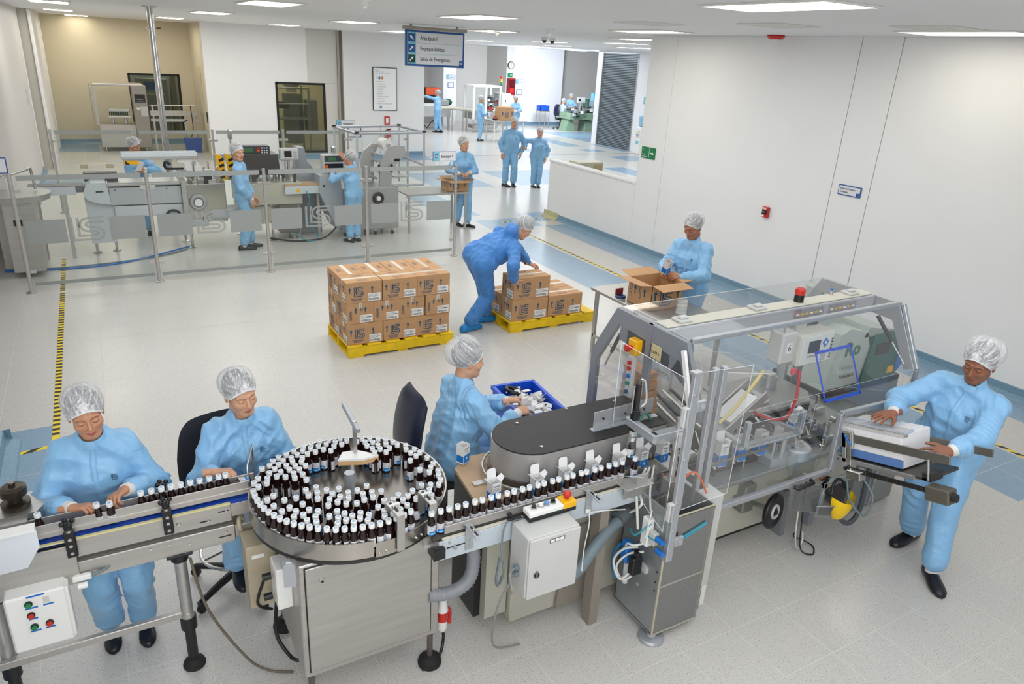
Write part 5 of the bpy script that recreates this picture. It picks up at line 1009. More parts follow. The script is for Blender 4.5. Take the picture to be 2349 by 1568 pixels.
# stools and chairs
FAB = mat('charcoal chair fabric', '#24242a', .8, bump=.2, bscale=300); FABB = mat('dark blue chair shell', '#161c33', .4)
def chair(name, label, x, yy, rz, seat_h, ring=False, backz=.28):
    t = thing(name, label, 'chair', (x, yy, 0), rz)
    MB().ell((0, 0, seat_h), (.23, .22, .045), FAB, 24, 10).build('seat', None, t)
    T = Matrix.Translation((0, -.235, seat_h+backz+.02)) @ Matrix.Rotation(radians(-8), 4, 'X')
    mb = MB(); n, k = 20, 12; v = []
    for sgn, m in ((1, FAB), (-1, FABB)):
        v = []
        for i in range(k+1):
            for j in range(n+1):
                u_, w_ = -1+2*j/n, -1+2*i/k; r = (abs(u_)**6+abs(w_)**6)**(1/6); s_ = max(abs(u_), abs(w_))/r if r > 1e-6 else 1
                px, pz = .205*u_*s_*(1-.12*(w_ if w_ > 0 else 0)), .27*w_*s_; th = .034*(1-min(1, max(abs(u_), abs(w_)))**12)**.4; v.append(T @ Vector((px, .03*(px/.21)**2+sgn*th-.04*cos(w_*1.4), pz)))
        f = [(i*(n+1)+j, i*(n+1)+j+1, (i+1)*(n+1)+j+1, (i+1)*(n+1)+j) for i in range(k) for j in range(n)]; mb.add(v, f if sgn < 0 else [q[::-1] for q in f], m, True)
    mb.build('backrest', None, t)
    MB().tube([(0, -.05, seat_h-.05), (0, -.24, seat_h-.05), (0, -.30, seat_h+.02), (0, -.29, seat_h+.25)], .022, 8, BLACK).build('back_stem', None, t)
    MB().cyl((0, 0, .10), (0, 0, seat_h-.03), .028, n=14, m=BLACK).cyl((0, 0, seat_h*.55), (0, 0, seat_h-.03), .018, n=12, m=CHROME).build('column', None, t)
    for i in range(5):
        a = radians(72*i+20); c, s_ = cos(a), sin(a)
        l = MB().tube([(.03*c, .03*s_, .115), (.17*c, .17*s_, .10), (.30*c, .30*s_, .075)], lambda q: .026-.008*q, 8, BLACK, smooth=False).build('leg', None, t)
        MB().cyl((.30*c-.012*s_, .30*s_+.012*c, .03), (.30*c+.012*s_, .30*s_-.012*c, .03), .03, n=14, m=BLACK).box((.30*c-.02, .30*s_-.02, .04), (.30*c+.02, .30*s_+.02, .08), BLACK, .006).build('caster', None, l)
    if ring:
        r = MB().torus((0, 0, .27), .21, .010, m=CHROME, n=36).build('foot_ring', None, t)
        for i in range(4): a = i*pi/2; MB().cyl((0, 0, .29), (.21*cos(a), .21*sin(a), .27), .007, n=8, m=CHROME).build('spoke', None, r)
    return t
chair('operator_stool', 'tall black stool with foot ring under the seated woman at the turntable', .44, 3.93, pi+.25, .60, True, .22)
chair('office_chair', 'black and dark blue swivel chair under the woman beside the carousel', 1.74, 3.76, -pi/2-.05, .58, False, .34)
cr = thing('crate', 'blue plastic crate full of white paper leaflets in front of the seated woman', 'crate', (2.42, 3.86, .74), -.08)
mb = MB(); a_, b_, h_ = .16, .25, .20
mb.box((-a_, -b_, 0), (a_, b_, .01), CRATEB).box((-a_, -b_, 0), (-a_+.012, b_, h_), CRATEB).box((a_-.012, -b_, 0), (a_, b_, h_), CRATEB).box((-a_, -b_, 0), (a_, -b_+.012, h_), CRATEB)
mb.box((-a_, b_-.012, 0), (-.06, b_, h_), CRATEB).box((.06, b_-.012, 0), (a_, b_, h_), CRATEB).box((-.06, b_-.012, 0), (.06, b_, h_-.07), CRATEB).box((-.06, b_-.012, h_-.03), (.06, b_, h_), CRATEB)
mb.box((-a_-.012, -b_-.012, h_-.03), (-a_, b_+.012, h_), CRATEB).box((a_, -b_-.012, h_-.03), (a_+.012, b_+.012, h_), CRATEB).box((-a_, b_, h_-.03), (a_, b_+.012, h_), CRATEB).box((-a_, -b_-.012, h_-.03), (a_, -b_, h_), CRATEB); mb.build('crate_shell', None, cr)
ct = thing('crate_trolley', 'low steel stand carrying the blue crate beside the carousel', 'stand', (2.42, 3.86, 0), -.08); MB().box((-.17, -.26, .705), (.17, .26, .735), STEEL, .004).build('top', None, ct)
for sx in (-1, 1):
    for sy in (-1, 1): MB().box((sx*.15-.015, sy*.24-.015, 0), (sx*.15+.015, sy*.24+.015, .705), STEEL, .003).build('leg', None, ct)
lf = MB(); rr = random.Random(5)
for i in range(260):
    x, yy, z = rr.uniform(-.13, .13), rr.uniform(-.22, .14), .79+rr.uniform(0, .14); T = Matrix.Translation((x, yy, z)) @ Matrix.Rotation(rr.uniform(0, 6.3), 4, 'Z') @ Matrix.Rotation(rr.uniform(-1.2, 1.2), 4, 'X'); lf.box((-.03, -.018, -.001), (.03, .018, .001), CB, 0, T)
o = lf.build('paper_leaflets', None, None, (2.42, 3.86, 0)); tag(o, 'heap of folded white paper leaflets lying in the blue crate', 'leaflets', None, 'stuff'); o.rotation_euler = (0, 0, -.08)
rl = thing('tape_roll', 'black roll lying in the blue crate among the leaflets', 'roll', (2.40, 4.03, .92)); MB().torus((0, 0, 0), .055, .016, (.3, 0, 1), m=BLACK).build('roll', None, rl)
hl = thing('paper_bundle', 'small white folded leaflets held by the woman beside the blue crate', 'leaflets', (2.27, 3.66, 1.03)); MB().cbox((0, 0, 0), (.05, .02, .06), CB, .004).cbox((.03, .01, -.02), (.05, .02, .05), CB, .004).build('sheets', None, hl)
# ------------------------------------------------------------------ cartoning machine
XL, XR, YB, YT0, YT1, YF, ZT, ZK = 2.80, 4.76, 3.67, 3.44, 2.79, 2.58, 1.695, 1.285
FRM = mat('grey machine frame', '#8d9095', .42, .3)
cm = thing('cartoning_machine', 'large cartoning machine under a clear plastic hood at the right of the line', 'machine', (3.8, 3.1, 0))
Q = lambda xx, yy, zz: (xx-3.8, yy-3.1, zz)
def bar(p0, p1, w, d, m, n=(0, 0, 1)):
    """rectangular profile from p0 to p1; w across, d along normal n"""
    p0 = Vector(p0); p1 = Vector(p1); t = (p1-p0); L = t.length; t.normalize(); n = Vector(n); n = (n-t*n.dot(t)).normalized(); s = t.cross(n)
    T = Matrix(((s.x, n.x, t.x, p0.x), (s.y, n.y, t.y, p0.y), (s.z, n.z, t.z, p0.z), (0, 0, 0, 1)))
    return MB().box((-w/2, -d/2, 0), (w/2, d/2, L), m, .004, T)
BODY = mat('cartoner beige paint', '#c3c0b0', .38, noise=.04, nscale=3)
MB().box(Q(2.93, 2.90, .06), Q(4.12, 3.55, .72), BODY, .012).build('base_housing', None, cm)
MB().box(Q(2.93, 2.87, .42), Q(4.1, 2.91, .73), BODY, .01).build('front_panel', None, cm)
MB().box(Q(2.86, 2.64, .715), Q(4.72, 3.62, .745), mat('deck grey', '#8f918f', .35, .5, noise=.12, nscale=5), .006).build('deck', None, cm)
MB().box(Q(2.95, 2.95, 0), Q(4.08, 3.5, .06), DARKM).build('plinth', None, cm)
for x, z in ((3.38, .545), (3.85, .53)): MB().box(Q(x-.05, 2.866, z-.018), Q(x+.05, 2.871, z+.018), mat('badge grey', '#6d7073', .4), .002).tube([Q(x-.035, 2.864, z-.008), Q(x, 2.864, z+.008), Q(x+.035, 2.864, z-.006)], .004, 6, WHITEP).build('badge', None, cm)
prof = [(YB, .62), (YB, 1.32), (YT0, ZT), (YT1, ZT), (YF, ZK)]
def endframe(x, m, name, lab=None):
    t = 0.03; o = [(YB, .62), (YB, 1.32), (YT0, ZT), (YT1, ZT), (YF, ZK), (YF+.07, ZK-.03), (YT1+.03, ZT-.13), (YT0-.03, ZT-.10), (YB-.07, 1.28), (YB-.07, .62)]
    mb = MB(); n = len(o); seg = [(0, 1, 8, 9), (1, 2, 7, 8), (2, 3, 6, 7), (3, 4, 5, 6)]
    for s_ in seg: mb.prism([(o[i][0]-3.1, o[i][1]) for i in s_], (x-3.8-t/2, 0, 0), Y, Z, X*t, m)
    return mb.build(name, None, cm)
endframe(XL, FRM, 'end_frame'); endframe(XR, ALU, 'end_frame')
MB().prism([(YT1-3.1-.10, ZT-.30), (YT1-3.1+.02, ZT-.06), (YT0-3.1-.05, ZT-.08), (YT0-3.1-.05, ZT-.20), (YT1-3.1+.1, ZT-.21)], (XL-3.8-.012, 0, 0), Y, Z, X*.024, FRM).build('end_plate', None, cm)
MB().box(Q(XL-.02, 3.09, 1.24), Q(XL+.02, 3.13, ZT), FRM).build('end_mullion', None, cm)
for p0, p1, n in (((XL+.02, YT1, ZT+.005), (XR-.02, YT1, ZT+.005), 0),): bar(Q(*p0), Q(*p1), .03, .03, ALU).build('front_top_rail', None, cm)
MB().box(Q(XL, 2.98, 1.575), Q(XR-.02, 3.12, 1.70), mat('header grey', '#a7aab0', .4), .006).build('header_beam', None, cm); MB().box(Q(XL+.02, 3.0, 1.70), Q(XR-.03, 3.11, 1.712), mat('header cream', '#c9c6b8', .45), .004).build('header_cap', None, cm)
for x in (2.98, 3.62, 4.55): MB().box(Q(x-.05, 3.01, 1.712), Q(x+.05, 3.10, 1.73), LGREY, .005).box(Q(x-.03, 3.03, 1.73), Q(x+.03, 3.07, 1.745), LGREY, .004).build('hinge', None, cm)
# clear panels
def panel(name, pts, m=CLEAR, th=.005, edge=True, par=cm, off=(3.8, 3.1, 0)):
    P = [Vector(p)-Vector(off) for p in pts]; n = (P[1]-P[0]).cross(P[2]-P[0]).normalized()*th; k = len(P)
    mb = MB(); mb.add(P+[p+n for p in P], [list(range(k)), list(range(k, 2*k))[::-1]], m)
    mb.add(P+[p+n for p in P], [(i, (i+1) % k, k+(i+1) % k, k+i) for i in range(k)], CLEARE if edge else m)
    return mb.build(name, None, par)
panel('hood_panel', [(XL+.02, 3.11, ZT+.008), (XR-.02, 3.11, ZT+.008), (XR-.02, YT0, ZT), (XL+.02, YT0, ZT)])
panel('hood_panel', [(XL+.02, YT0, ZT), (XR-.02, YT0, ZT), (XR-.02, YB, 1.32), (XL+.02, YB, 1.32)]); panel('hood_panel', [(XL+.02, YB, 1.32), (XR-.02, YB, 1.32), (XR-.02, YB, .75), (XL+.02, YB, .75)])
panel('front_hood_panel', [(XL+.02, 2.98, ZT+.006), (XL+.02, YT1, ZT), (XR-.02, YT1, ZT), (XR-.02, 2.98, ZT+.006)])
panel('front_door_panel', [(XL+.06, YT1, ZT-.01), (XL+.06, YF, ZK), (XR-.02, YF, ZK), (XR-.02, YT1, ZT-.01)], SMOKE)
panel('front_door_panel', [(XL+.06, YF, ZK), (XL+.06, YF, .65), (4.05, YF, .65), (4.03, YF, 1.08), (XR-.02, YF, 1.06), (XR-.02, YF, ZK)], SMOKE)
panel('end_panel', [(XL-.012, YB-.05, .75), (XL-.012, YB-.05, 1.29), (XL-.012, YT0-.02, ZT-.09), (XL-.012, YT1+.03, ZT-.12), (XL-.012, YF+.08, ZK), (XL-.012, YF+.08, .98), (XL-.012, 3.0, .98)], CLEAR)
panel('end_panel', [(XR-.004, YB-.05, .75), (XR-.004, YB-.05, 1.29), (XR-.004, YT0-.02, ZT-.09), (XR-.004, YT1+.03, ZT-.12), (XR-.004, YF+.06, ZK), (XR-.004, YF+.06, 1.08)], CLEAR)
LP = [(2.90, .655), (4.06, .655), (4.035, 1.09), (XR, 1.065)]
for i in range(3): bar(Q(LP[i][0], YF-.01, LP[i][1]), Q(LP[i+1][0], YF-.01, LP[i+1][1]), .038, .032, ALU, (0, 1, 0)).build('door_rail', None, cm)
bar(Q(XR, YF-.01, 1.05), Q(XR, YF-.01, ZK), .035, .03, ALU, (0, 1, 0)).build('door_rail', None, cm); bar(Q(XR, YF-.01, ZK), Q(XR, YT1-.01, ZT), .035, .03, ALU, (1, 0, 0)).build('door_rail', None, cm)
MB().box(Q(4.0, YF-.05, .60), Q(4.02, YF-.03, .62), BLACK).tube([Q(3.69, YF-.03, .635), Q(3.70, YF-.06, .635), Q(3.84, YF-.06, .645), Q(3.85, YF-.03, .645)], .013, 8, BLACK, smooth=False).build('door_handle', None, cm)
for x, m in ((2.80, ALU), (2.865, ALU)): bar(Q(x, YF-.02, .78), Q(x, YF-.02, 1.63), .034, .032, m, (0, 1, 0)).build('hood_post', None, cm)
bar(Q(2.76, YT1-.01, ZT-.04), Q(2.76, YF+.06, ZK-.02), .035, .02, WHITEP, (1, 0, 0)).build('white_stay', None, cm); bar(Q(2.76, YF+.06, ZK-.02), Q(2.76, YF+.06, 1.16), .035, .02, WHITEP, (1, 0, 0)).build('white_stay', None, cm)
# red button fields, HMI, alarm lamp
for x0, x1, n, reds in ((3.90, 4.19, 6, 3), (4.24, 4.53, 6, 6)):
    b = MB().box(Q(x0, 2.974, 1.592), Q(x1, 2.981, 1.69), mat('button field grey', '#85898d', .4), .003).build('button_panel', None, cm)
    for i in range(n):
        x = x0+.03+i*.045; MB().cyl(Q(x, 2.974, 1.615), Q(x, 2.962, 1.615), .013, n=14, m=(REDP if i >= n-reds else BLACK)).build('push_button', None, b); MB().box(Q(x-.014, 2.9725, 1.648), Q(x+.014, 2.975, 1.66), YELP if i in (1, 2, 4) else WHITEP).build('button_label', None, b)
hm = MB().box(Q(3.72, 2.88, 1.36), Q(3.86, 3.0, 1.58), LGREY, .012).build('terminal_housing', None, cm)
MB().box(Q(3.85, 2.84, 1.335), Q(4.18, 2.98, 1.565), mat('terminal front', '#c4c3bb', .4), .014).build('terminal', None, cm); 
tf = MB().box(Q(3.865, 2.836, 1.35), Q(4.165, 2.842, 1.55), mat('terminal face', '#d5d6d3', .4), .004).build('terminal_face', None, cm)
MB().box(Q(3.925, 2.8335, 1.43), Q(4.035, 2.837, 1.515), mat('dark screen', '#1d2126', .15)).build('screen', None, tf)
mb = MB()
for i in range(6): mb.box(Q(3.925+i*.019, 2.833, 1.40), Q(3.938+i*.019, 2.837, 1.413), GREYP)
for i in range(3):
    for j in range(4): mb.box(Q(4.06+i*.017, 2.833, 1.362+j*.017), Q(4.072+i*.017, 2.837, 1.374+j*.017), GREYP)
for j in range(7): mb.box(Q(4.145, 2.833, 1.37+j*.022), Q(4.158, 2.837, 1.382+j*.022), DARKM)
mb.build('keys', None, tf)['kind'] = 'stuff'
MB().prism([(0, -.035), (.03, 0), (0, .035), (-.03, 0)], Q(4.085, 2.834, 1.49), X, Z, -Y*.002, BLUEP).cyl(Q(4.085, 2.832, 1.49), Q(4.085, 2.83, 1.49), .010, n=12, m=WHITEP).build('arrow_keys', None, tf)
text('6', .07, BLACK, Q(3.775, 2.878, 1.45), X, Z, 'lettering', cm); MB().quad(Q(3.765, 2.879, 1.435), X*.05, Z*.075, PAPER).build('number_plate', None, cm)
for x in (3.74, 3.84): MB().cyl(Q(x, 2.90, 1.33), Q(x, 2.90, 1.66), .006, m=STEEL).build('hanger_rod', None, cm)
MB().box(Q(3.80, 2.82, 1.30), Q(3.84, 2.845, 1.345), mat('pink tag', '#d8475a', .5), .005).tube([Q(3.86, 2.82, 1.33), Q(3.85, 2.80, 1.24), Q(3.83, 2.78, 1.12), Q(3.77, 2.78, 1.02), Q(3.69, 2.82, 1.0), Q(3.60, 2.9, 1.03)], lambda t: .011, 6, mat('red strap', '#b3161f', .5)).build('red_strap', None, cm)
al = thing('warning_lamp', 'red and black warning lamp on top of the cartoning machine', 'lamp', (4.02, 3.06, 1.712)); MB().cyl((0, 0, 0), (0, 0, .05), .032, n=20, m=BLACK).build('base', None, al); MB().lathe([(.032, .05), (.034, .06), (.034, .085), (.026, .095)], n=20, m=mat('red lamp', '#c43024', .2)).build('lens', None, al)
MB().cyl((.37, .03, 0), (.37, .03, .03), .014, n=12, m=STEEL).cyl((.37, .03, .03), (.37, .03, .045), .009, n=10, m=BLUEP).build('blue_valve', None, al)
for p0, p1 in (((4.63, 2.86, 1.60), (4.68, 2.62, 1.32)), ((2.84, 3.45, 1.50), (2.86, 3.60, 1.22))):
    MB().cyl(Q(*p0), Q(*[(a*.45+b*.55) for a, b in zip(p0, p1)]), .013, n=12, m=BLACK).cyl(Q(*p0), Q(*p1), .006, n=8, m=STEEL).build('gas_strut', None, cm)
# blue framed window sticker
mb = MB(); s0 = Vector((3.80, 2.705, 1.52)); u_ = Vector((.36, 0, 0)); v_ = Vector((0, YF-YT1, ZK-ZT)).normalized()*.33; n_ = Vector((0, -.006, -.003))
for a0, a1, b0, b1 in ((0, 1, 0, .06), (0, 1, .94, 1), (0, .05, 0, 1), (.95, 1, 0, 1)): mb.add([s0-Vector((3.8, 3.1, 0))+u_*x+v_*y_+n_ for x, y_ in ((a0, b0), (a1, b0), (a1, b1), (a0, b1))], [(0, 1, 2, 3)], mat('blue frame tape', '#1b49b8', .4))
mb.build('blue_tape_frame', None, cm)
# end controls (left side)
sb = MB().box(Q(2.765, 3.20, 1.16), Q(2.795, 3.26, 1.44), mat('pendant white', '#d2d2d0', .4), .006).build('button_strip', None, cm)
for z, m in ((1.40, REDP), (1.36, REDP), (1.31, BLUEP), (1.26, GREENP), (1.20, BLACK)): MB().cyl(Q(2.765, 3.23, z), Q(2.75, 3.23, z), .014, n=14, m=m).build('push_button', None, sb)
es = MB().box(Q(2.735, 3.16, 1.47), Q(2.79, 3.24, 1.57), YELP, .006).build('emergency_stop_box', None, cm); MB().lathe([(.014, 0), (.014, .02), (.024, .028), (.024, .045), (.015, .05)], Q(2.735, 3.20, 1.52), 16, REDP, (-1, 0, 0)).build('emergency_stop', None, es)
MB().box(Q(2.776, 2.98, 1.50), Q(2.783, 3.07, 1.59), mat('brass plate', '#c9b98d', .4), .002).build('name_plate', None, cm); text('CAM 6', .026, DARKM, Q(2.774, 3.065, 1.535), -Y, Z, 'lettering', cm)
# transport chain: cartons, bars, discs, magazine
for i, x in enumerate((3.21, 3.38, 3.56, 3.745)): carton(x, 2.775, .80, -.15, 'white and blue carton riding behind the steel bar inside the cartoning machine', 'cartons inside the cartoning machine', h=.17, w=.062, open_=(i == 0))
carton(3.93, 2.83, .86, .1, 'white and blue carton with raised flaps at the right inside the cartoning machine', None, h=.15); 
sf = thing('carton_sheet', 'single white carton sheet standing at the right inside the cartoning machine', 'carton', (4.08, 2.80, .84), .6); MB().box((-.05, -.002, 0), (.05, .0, .18), CB).build('sheet', None, sf)
MB().box(Q(3.02, 2.715, .855), Q(3.98, 2.722, .872), mat('dull steel bar', '#8f8b84', .35, .8), .001).build('guide_bar', None, cm); MB().box(Q(3.0, 2.86, .80), Q(4.2, 2.87, .86), STEEL).build('guide_bar', None, cm)
MB().box(Q(2.95, 2.77, .745), Q(4.2, 2.84, .80), DARKM).build('carton_chain', None, cm)
mb = MB().prism([(-.36, -.22), (.22, -.22), (.34, -.1), (.34, .12), (.22, .26), (-.36, .26)], Q(4.02, 3.18, .95), X, Y, Z*.02, mat('plate grey', '#9b9a96', .35, .5)); mb.build('upper_plate', None, cm); MB().box(Q(3.72, 3.0, .745), Q(4.30, 3.40, .95), DARKM).build('drive_block', None, cm)
MB().cyl(Q(3.87, 3.14, .97), Q(3.87, 3.14, .985), .10, n=32, m=STEEL).build('disc', None, cm); MB().cyl(Q(4.15, 3.28, .97), Q(4.15, 3.28, 1.05), .065, n=28, m=ALU).cyl(Q(4.15, 3.28, 1.05), Q(4.15, 3.28, 1.07), .05, n=24, m=STEEL).build('hub', None, cm)
T = Matrix.Translation(Q(3.53, 2.98, 1.03)) @ Matrix.Rotation(.06, 4, 'Z') @ Matrix.Rotation(-.52, 4, 'Y')
MB().box((-.20, -.075, -.02), (.20, .075, 0), ALU, .003, T).box((-.22, -.09, -.02), (.20, -.08, .05), STEEL, .002, T).box((-.22, .08, -.02), (.22, .09, .06), STEEL, .002, T).build('leaflet_magazine', None, cm); MB().box((-.14, -.07, .0), (.13, .07, .05), CB, .002, T).build('leaflet_stack', None, cm); MB().box((.13, -.04, .03), (.135, .05, .05), BLACK, 0, T).build('clip', None, cm)
MB().cyl(Q(3.46, 2.70, 1.06), Q(3.50, 2.80, 1.06), .008, m=STEEL).lathe([(.012, 0), (.03, .008), (.033, .03), (.02, .045)], Q(3.49, 2.74, 1.065), 18, BLACK, (-.3, -1, .1)).build('black_knob', None, cm)
for p0, p1 in (((3.27, 2.66, .98), (3.77, 2.66, .965)), ((3.27, 2.66, .98), (3.27, 2.66, 1.15)), ((3.77, 2.66, .965), (3.77, 2.66, 1.13)), ((3.27, 2.66, .98), (3.27, 2.95, .98)), ((3.77, 2.66, .965), (3.70, 2.92, .98))): bar(Q(*p0), Q(*p1), .036, .036, ALU, (0, 1, 0.01)).build('frame_profile', None, cm)
panel('inner_guard', [(3.27, 2.64, .98), (3.77, 2.64, .97), (3.77, 2.64, 1.13), (3.27, 2.64, 1.15)], CLEAR); panel('inner_guard', [(3.06, 2.82, 1.45), (3.46, 2.70, 1.42), (3.50, 3.1, 1.40), (3.1, 3.2, 1.45)], CLEAR)
MB().tube([Q(3.28, 2.9, 1.02), Q(3.40, 2.9, 1.10), Q(3.55, 2.92, 1.22), Q(3.66, 2.94, 1.31)], .012, 6, mat('yellow belt strip', '#dcc77c', .5)).build('yellow_strip', None, cm)
MB().lathe([(.10, .745), (.10, .81), (.09, .82)], Q(3.86, 2.72, 0), 26, ALU).prism([(-.28, -.055), (.02, -.085), (.02, .085), (-.28, .055)], Q(3.84, 2.72, .745), X, Y, Z*.06, ALU).cyl(Q(3.86, 2.72, .82), Q(3.86, 2.72, .84), .045, n=20, m=STEEL).cyl(Q(3.72, 2.72, .80), Q(3.72, 2.72, .95), .022, n=16, m=STEEL).cyl(Q(3.63, 2.72, .80), Q(3.63, 2.72, .90), .012, n=12, m=STEEL).build('gear_arm', None, cm)
rr = random.Random(3)
for i in range(96):      # small linkages, rods, clamps and fittings on the deck
    x, yy = rr.uniform(2.95, 4.55), rr.uniform(2.70, 3.5); h = rr.uniform(.04, .26); k = i % 5; mb = MB()
    if k == 0: mb.cyl(Q(x, yy, .745), Q(x, yy, .745+h), .008, n=10, m=STEEL).box(Q(x-.02, yy-.02, .745+h*.6), Q(x+.02, yy+.02, .745+h*.6+.03), ALU, .003)
    elif k == 1: mb.box(Q(x-.03, yy-.015, .745), Q(x+.03, yy+.015, .745+h*.5), mat('casting grey', '#84857f', .4, .4), .005).cyl(Q(x, yy-.02, .745+h*.35), Q(x, yy+.02, .745+h*.35), .015, n=12, m=CHROME)
    elif k == 2: a = rr.uniform(0, 3.1); mb.cyl(Q(x, yy, .80), Q(x+.14*cos(a), yy+.14*sin(a), .80+h*.5), .007, n=8, m=STEEL).ell(Q(x, yy, .80), (.014, .014, .014), STEEL, 10, 6).cyl(Q(x, yy, .745), Q(x, yy, .8), .01, n=8, m=DARKM)
    elif k == 3: mb.box(Q(x-.06, yy-.01, .745), Q(x+.06, yy+.01, .80), STEEL, .002).box(Q(x-.06, yy-.01, .80), Q(x-.045, yy+.01, .80+h*.5), STEEL, .002)
    else: mb.lathe([(.02, .745), (.02, .76), (.009, .765), (.009, .80)], Q(x, yy, 0), 14, CHROME)
    mb.build(('clamp_rod', 'bearing_block', 'link_rod', 'angle_bracket', 'bolt_stud')[k], None, cm)
for i in range(6): x = 2.95+i*.07; bar(Q(x, 3.0, .95), Q(x+.1, 3.5, .98), .02, .02, (STEEL, DARKM)[i % 2]).build('feed_bar', None, cm)
MB().box(Q(2.88, 3.02, .745), Q(3.35, 3.5, .93), mat('mechanism grey', '#6f6e69', .45, .4), .01).build('feeder_block', None, cm)
for i in range(5): MB().box(Q(2.86+i*.004, 3.18+i*.01, 1.0+i*.06), Q(3.0, 3.42, 1.055+i*.06), CARD, .002).build('flat_carton_bundle', None, cm)
# hand wheel and its bracket, feet of the machine front
hw = MB().torus(Q(3.74, 2.70, .34), .105, .022, (.25, -1, .1), 40, 10, BLACK).lathe([(.10, -.012), (.10, .012)], Q(3.74, 2.70, .34), 32, BLACK, (.25, -1, .1)).build('hand_wheel', None, cm); d_ = Vector((.25, -1, .1)).normalized(); c_ = Vector(Q(3.74, 2.70, .34)); MB().torus(c_+d_*.014, .045, .011, d_, 28, 6, LGREY).cyl(c_+d_*.012, c_+d_*.03, .018, n=14, m=DARKM).cyl(c_, c_-d_*.2, .02, n=12, m=STEEL).build('wheel_hub', None, hw)
MB().box(Q(3.55, 2.80, .30), Q(3.66, 2.9, .52), mat('casting grey', '#84857f'), .01).build('wheel_bracket', None, cm); MB().box(Q(3.86, 2.62, .47), Q(3.93, 2.66, .53), LGREY, .004).box(Q(3.88, 2.62, .56), Q(3.90, 2.64, .64), LGREY).build('cable_bracket', None, cm)
mb = MB().box(Q(3.97, 2.52, .38), Q(4.0, 2.55, .60), ALU, .003).box(Q(3.97, 2.52, .56), Q(4.40, 2.56, .60), ALU, .003); mb.build('outlet_bracket', None, cm); panel('outlet_guard', [(3.80, 2.62, .38), (3.97, 2.54, .36), (3.97, 2.54, .58), (3.80, 2.62, .60)], SMOKEG)
MB().box(Q(4.12, 2.72, .36), Q(4.62, 3.5, .715), BODY, .01).build('right_housing', None, cm); MB().prism([(0, 0), (.34, .0), (.22, .36), (.04, .36)], Q(3.98, 2.78, 0), Y*.8, Z, X*.05, FRM).build('side_foot', None, cm); MB().box(Q(4.14, 2.69, .10), Q(4.20, 2.74, .36), FRM).build('side_foot', None, cm)
lc = MB().box(Q(4.70, 2.75, .02), Q(5.22, 3.2, .62), mat('outfeed cabinet grey', '#8b8d8c', .45), .006).build('outfeed_cabinet', None, cm); MB().box(Q(4.66, 2.80, .06), Q(4.70, 3.15, .56), mat('recess dark', '#5b5856', .5)).build('cabinet_recess', None, lc); MB().box(Q(4.82, 2.735, .03), Q(4.84, 2.75, .60), ALU).box(Q(4.92, 2.735, .03), Q(4.935, 2.75, .60), ALU).build('cabinet_trim', None, lc)
MB().prism([(0, 0), (.5, 0), (.5, .35), (.0, .5)], Q(4.70, 2.95, .62), X, Y, Z*.02, mat('outfeed grey plate', '#7b7c7a', .4, .3)).build('outfeed_plate', None, cm)
MB().tube([Q(4.10, 2.62, .55), Q(4.15, 2.52, .35), Q(4.3, 2.5, .2), Q(4.55, 2.58, .18), Q(4.72, 2.68, .35), Q(4.78, 2.7, .6)], .018, 10, mat('dark grey hose', '#53595d', .5)).build('hose', None, cm)
MB().tube([Q(3.90, 2.62, .62), Q(3.90, 2.58, .3), Q(3.93, 2.56, .06), Q(4.02, 2.52, .01), Q(4.10, 2.58, .01), Q(4.08, 2.66, .02), Q(4.0, 2.68, .06), Q(3.98, 2.66, .12)], .005, 6, BLACK).tube([Q(3.885, 2.63, .6), Q(3.89, 2.6, .2), Q(3.95, 2.6, .03), Q(4.02, 2.62, .05), Q(4.03, 2.64, .12)], .006, 6, WHITET).build('dangling_cable', None, cm)
# carton blank magazine on the right front of the machine
mz = thing('carton_magazine', 'sloping steel magazine with chain drive jutting from the right end of the machine', 'magazine', (4.12, 2.55, .78))
sl = .27; Sv = Vector((0, -1, sl)).normalized(); Nv = Vector((0, sl, 1)).normalized(); T = Matrix(((-1, 0, 0, 0), (0, Sv.y, Nv.y, 0), (0, Sv.z, Nv.z, 0), (0, 0, 0, 1)))   # local x = -X, y = outward, z = up-normal
MB().box((-.30, -.02, -.03), (.02, .60, -.01), mat('dark tray steel', '#5f5a54', .35, .7), .003, T).build('tray', None, mz); MB().box((.0, .05, .10), (.012, .72, .155), mat('rail steel dull', '#8a847b', .35, .8), .002, T).build('side_rail', None, mz); MB().box((-.30, .0, .10), (-.288, .80, .15), bpy.data.materials['rail steel dull'], .002, T).build('side_rail', None, mz)
MB().box((.0, -.02, -.04), (.03, .52, -.012), STEEL, .002, T).build('edge_rail', None, mz)
mb = MB(); [mb.box((.035, .06+i*.0125, -.085), (.06, .06+i*.0125+.008, -.06), (mat('chain steel', '#6a645c', .3, .9), DARKM)[i % 2], 0, T) for i in range(56)]; mb.box((.04, .05, -.08), (.055, .78, -.065), DARKM, 0, T); mb.build('drive_chain', None, mz)['kind'] = 'stuff'
MB().box((.0, .62, -.12), (.09, .76, -.03), mat('gear box bronze grey', '#6f6a5f', .4, .6), .006, T).cyl(T @ Vector((.045, .76, -.075)), T @ Vector((.045, .785, -.075)), .026, n=20, m=DARKM).build('end_block', None, mz)
MB().box((-.1, .56, -.03), (.02, .62, .02), DARKM, .003, T).cyl(T @ Vector((.02, .60, -.02)), T @ Vector((.02, .60, .11)), .008, n=10, m=STEEL).build('pusher_block', None, mz)
MB().box((.012, .0, .06), (.03, .10, .18), ALU, .003, T).box((.015, .02, -.10), (.03, .05, .16), STEEL, .002, T).box((.02, .06, -.12), (.035, .09, .17), mat('bent steel', '#aaa69c', .25, .9), .002, T).build('front_bracket', None, mz)
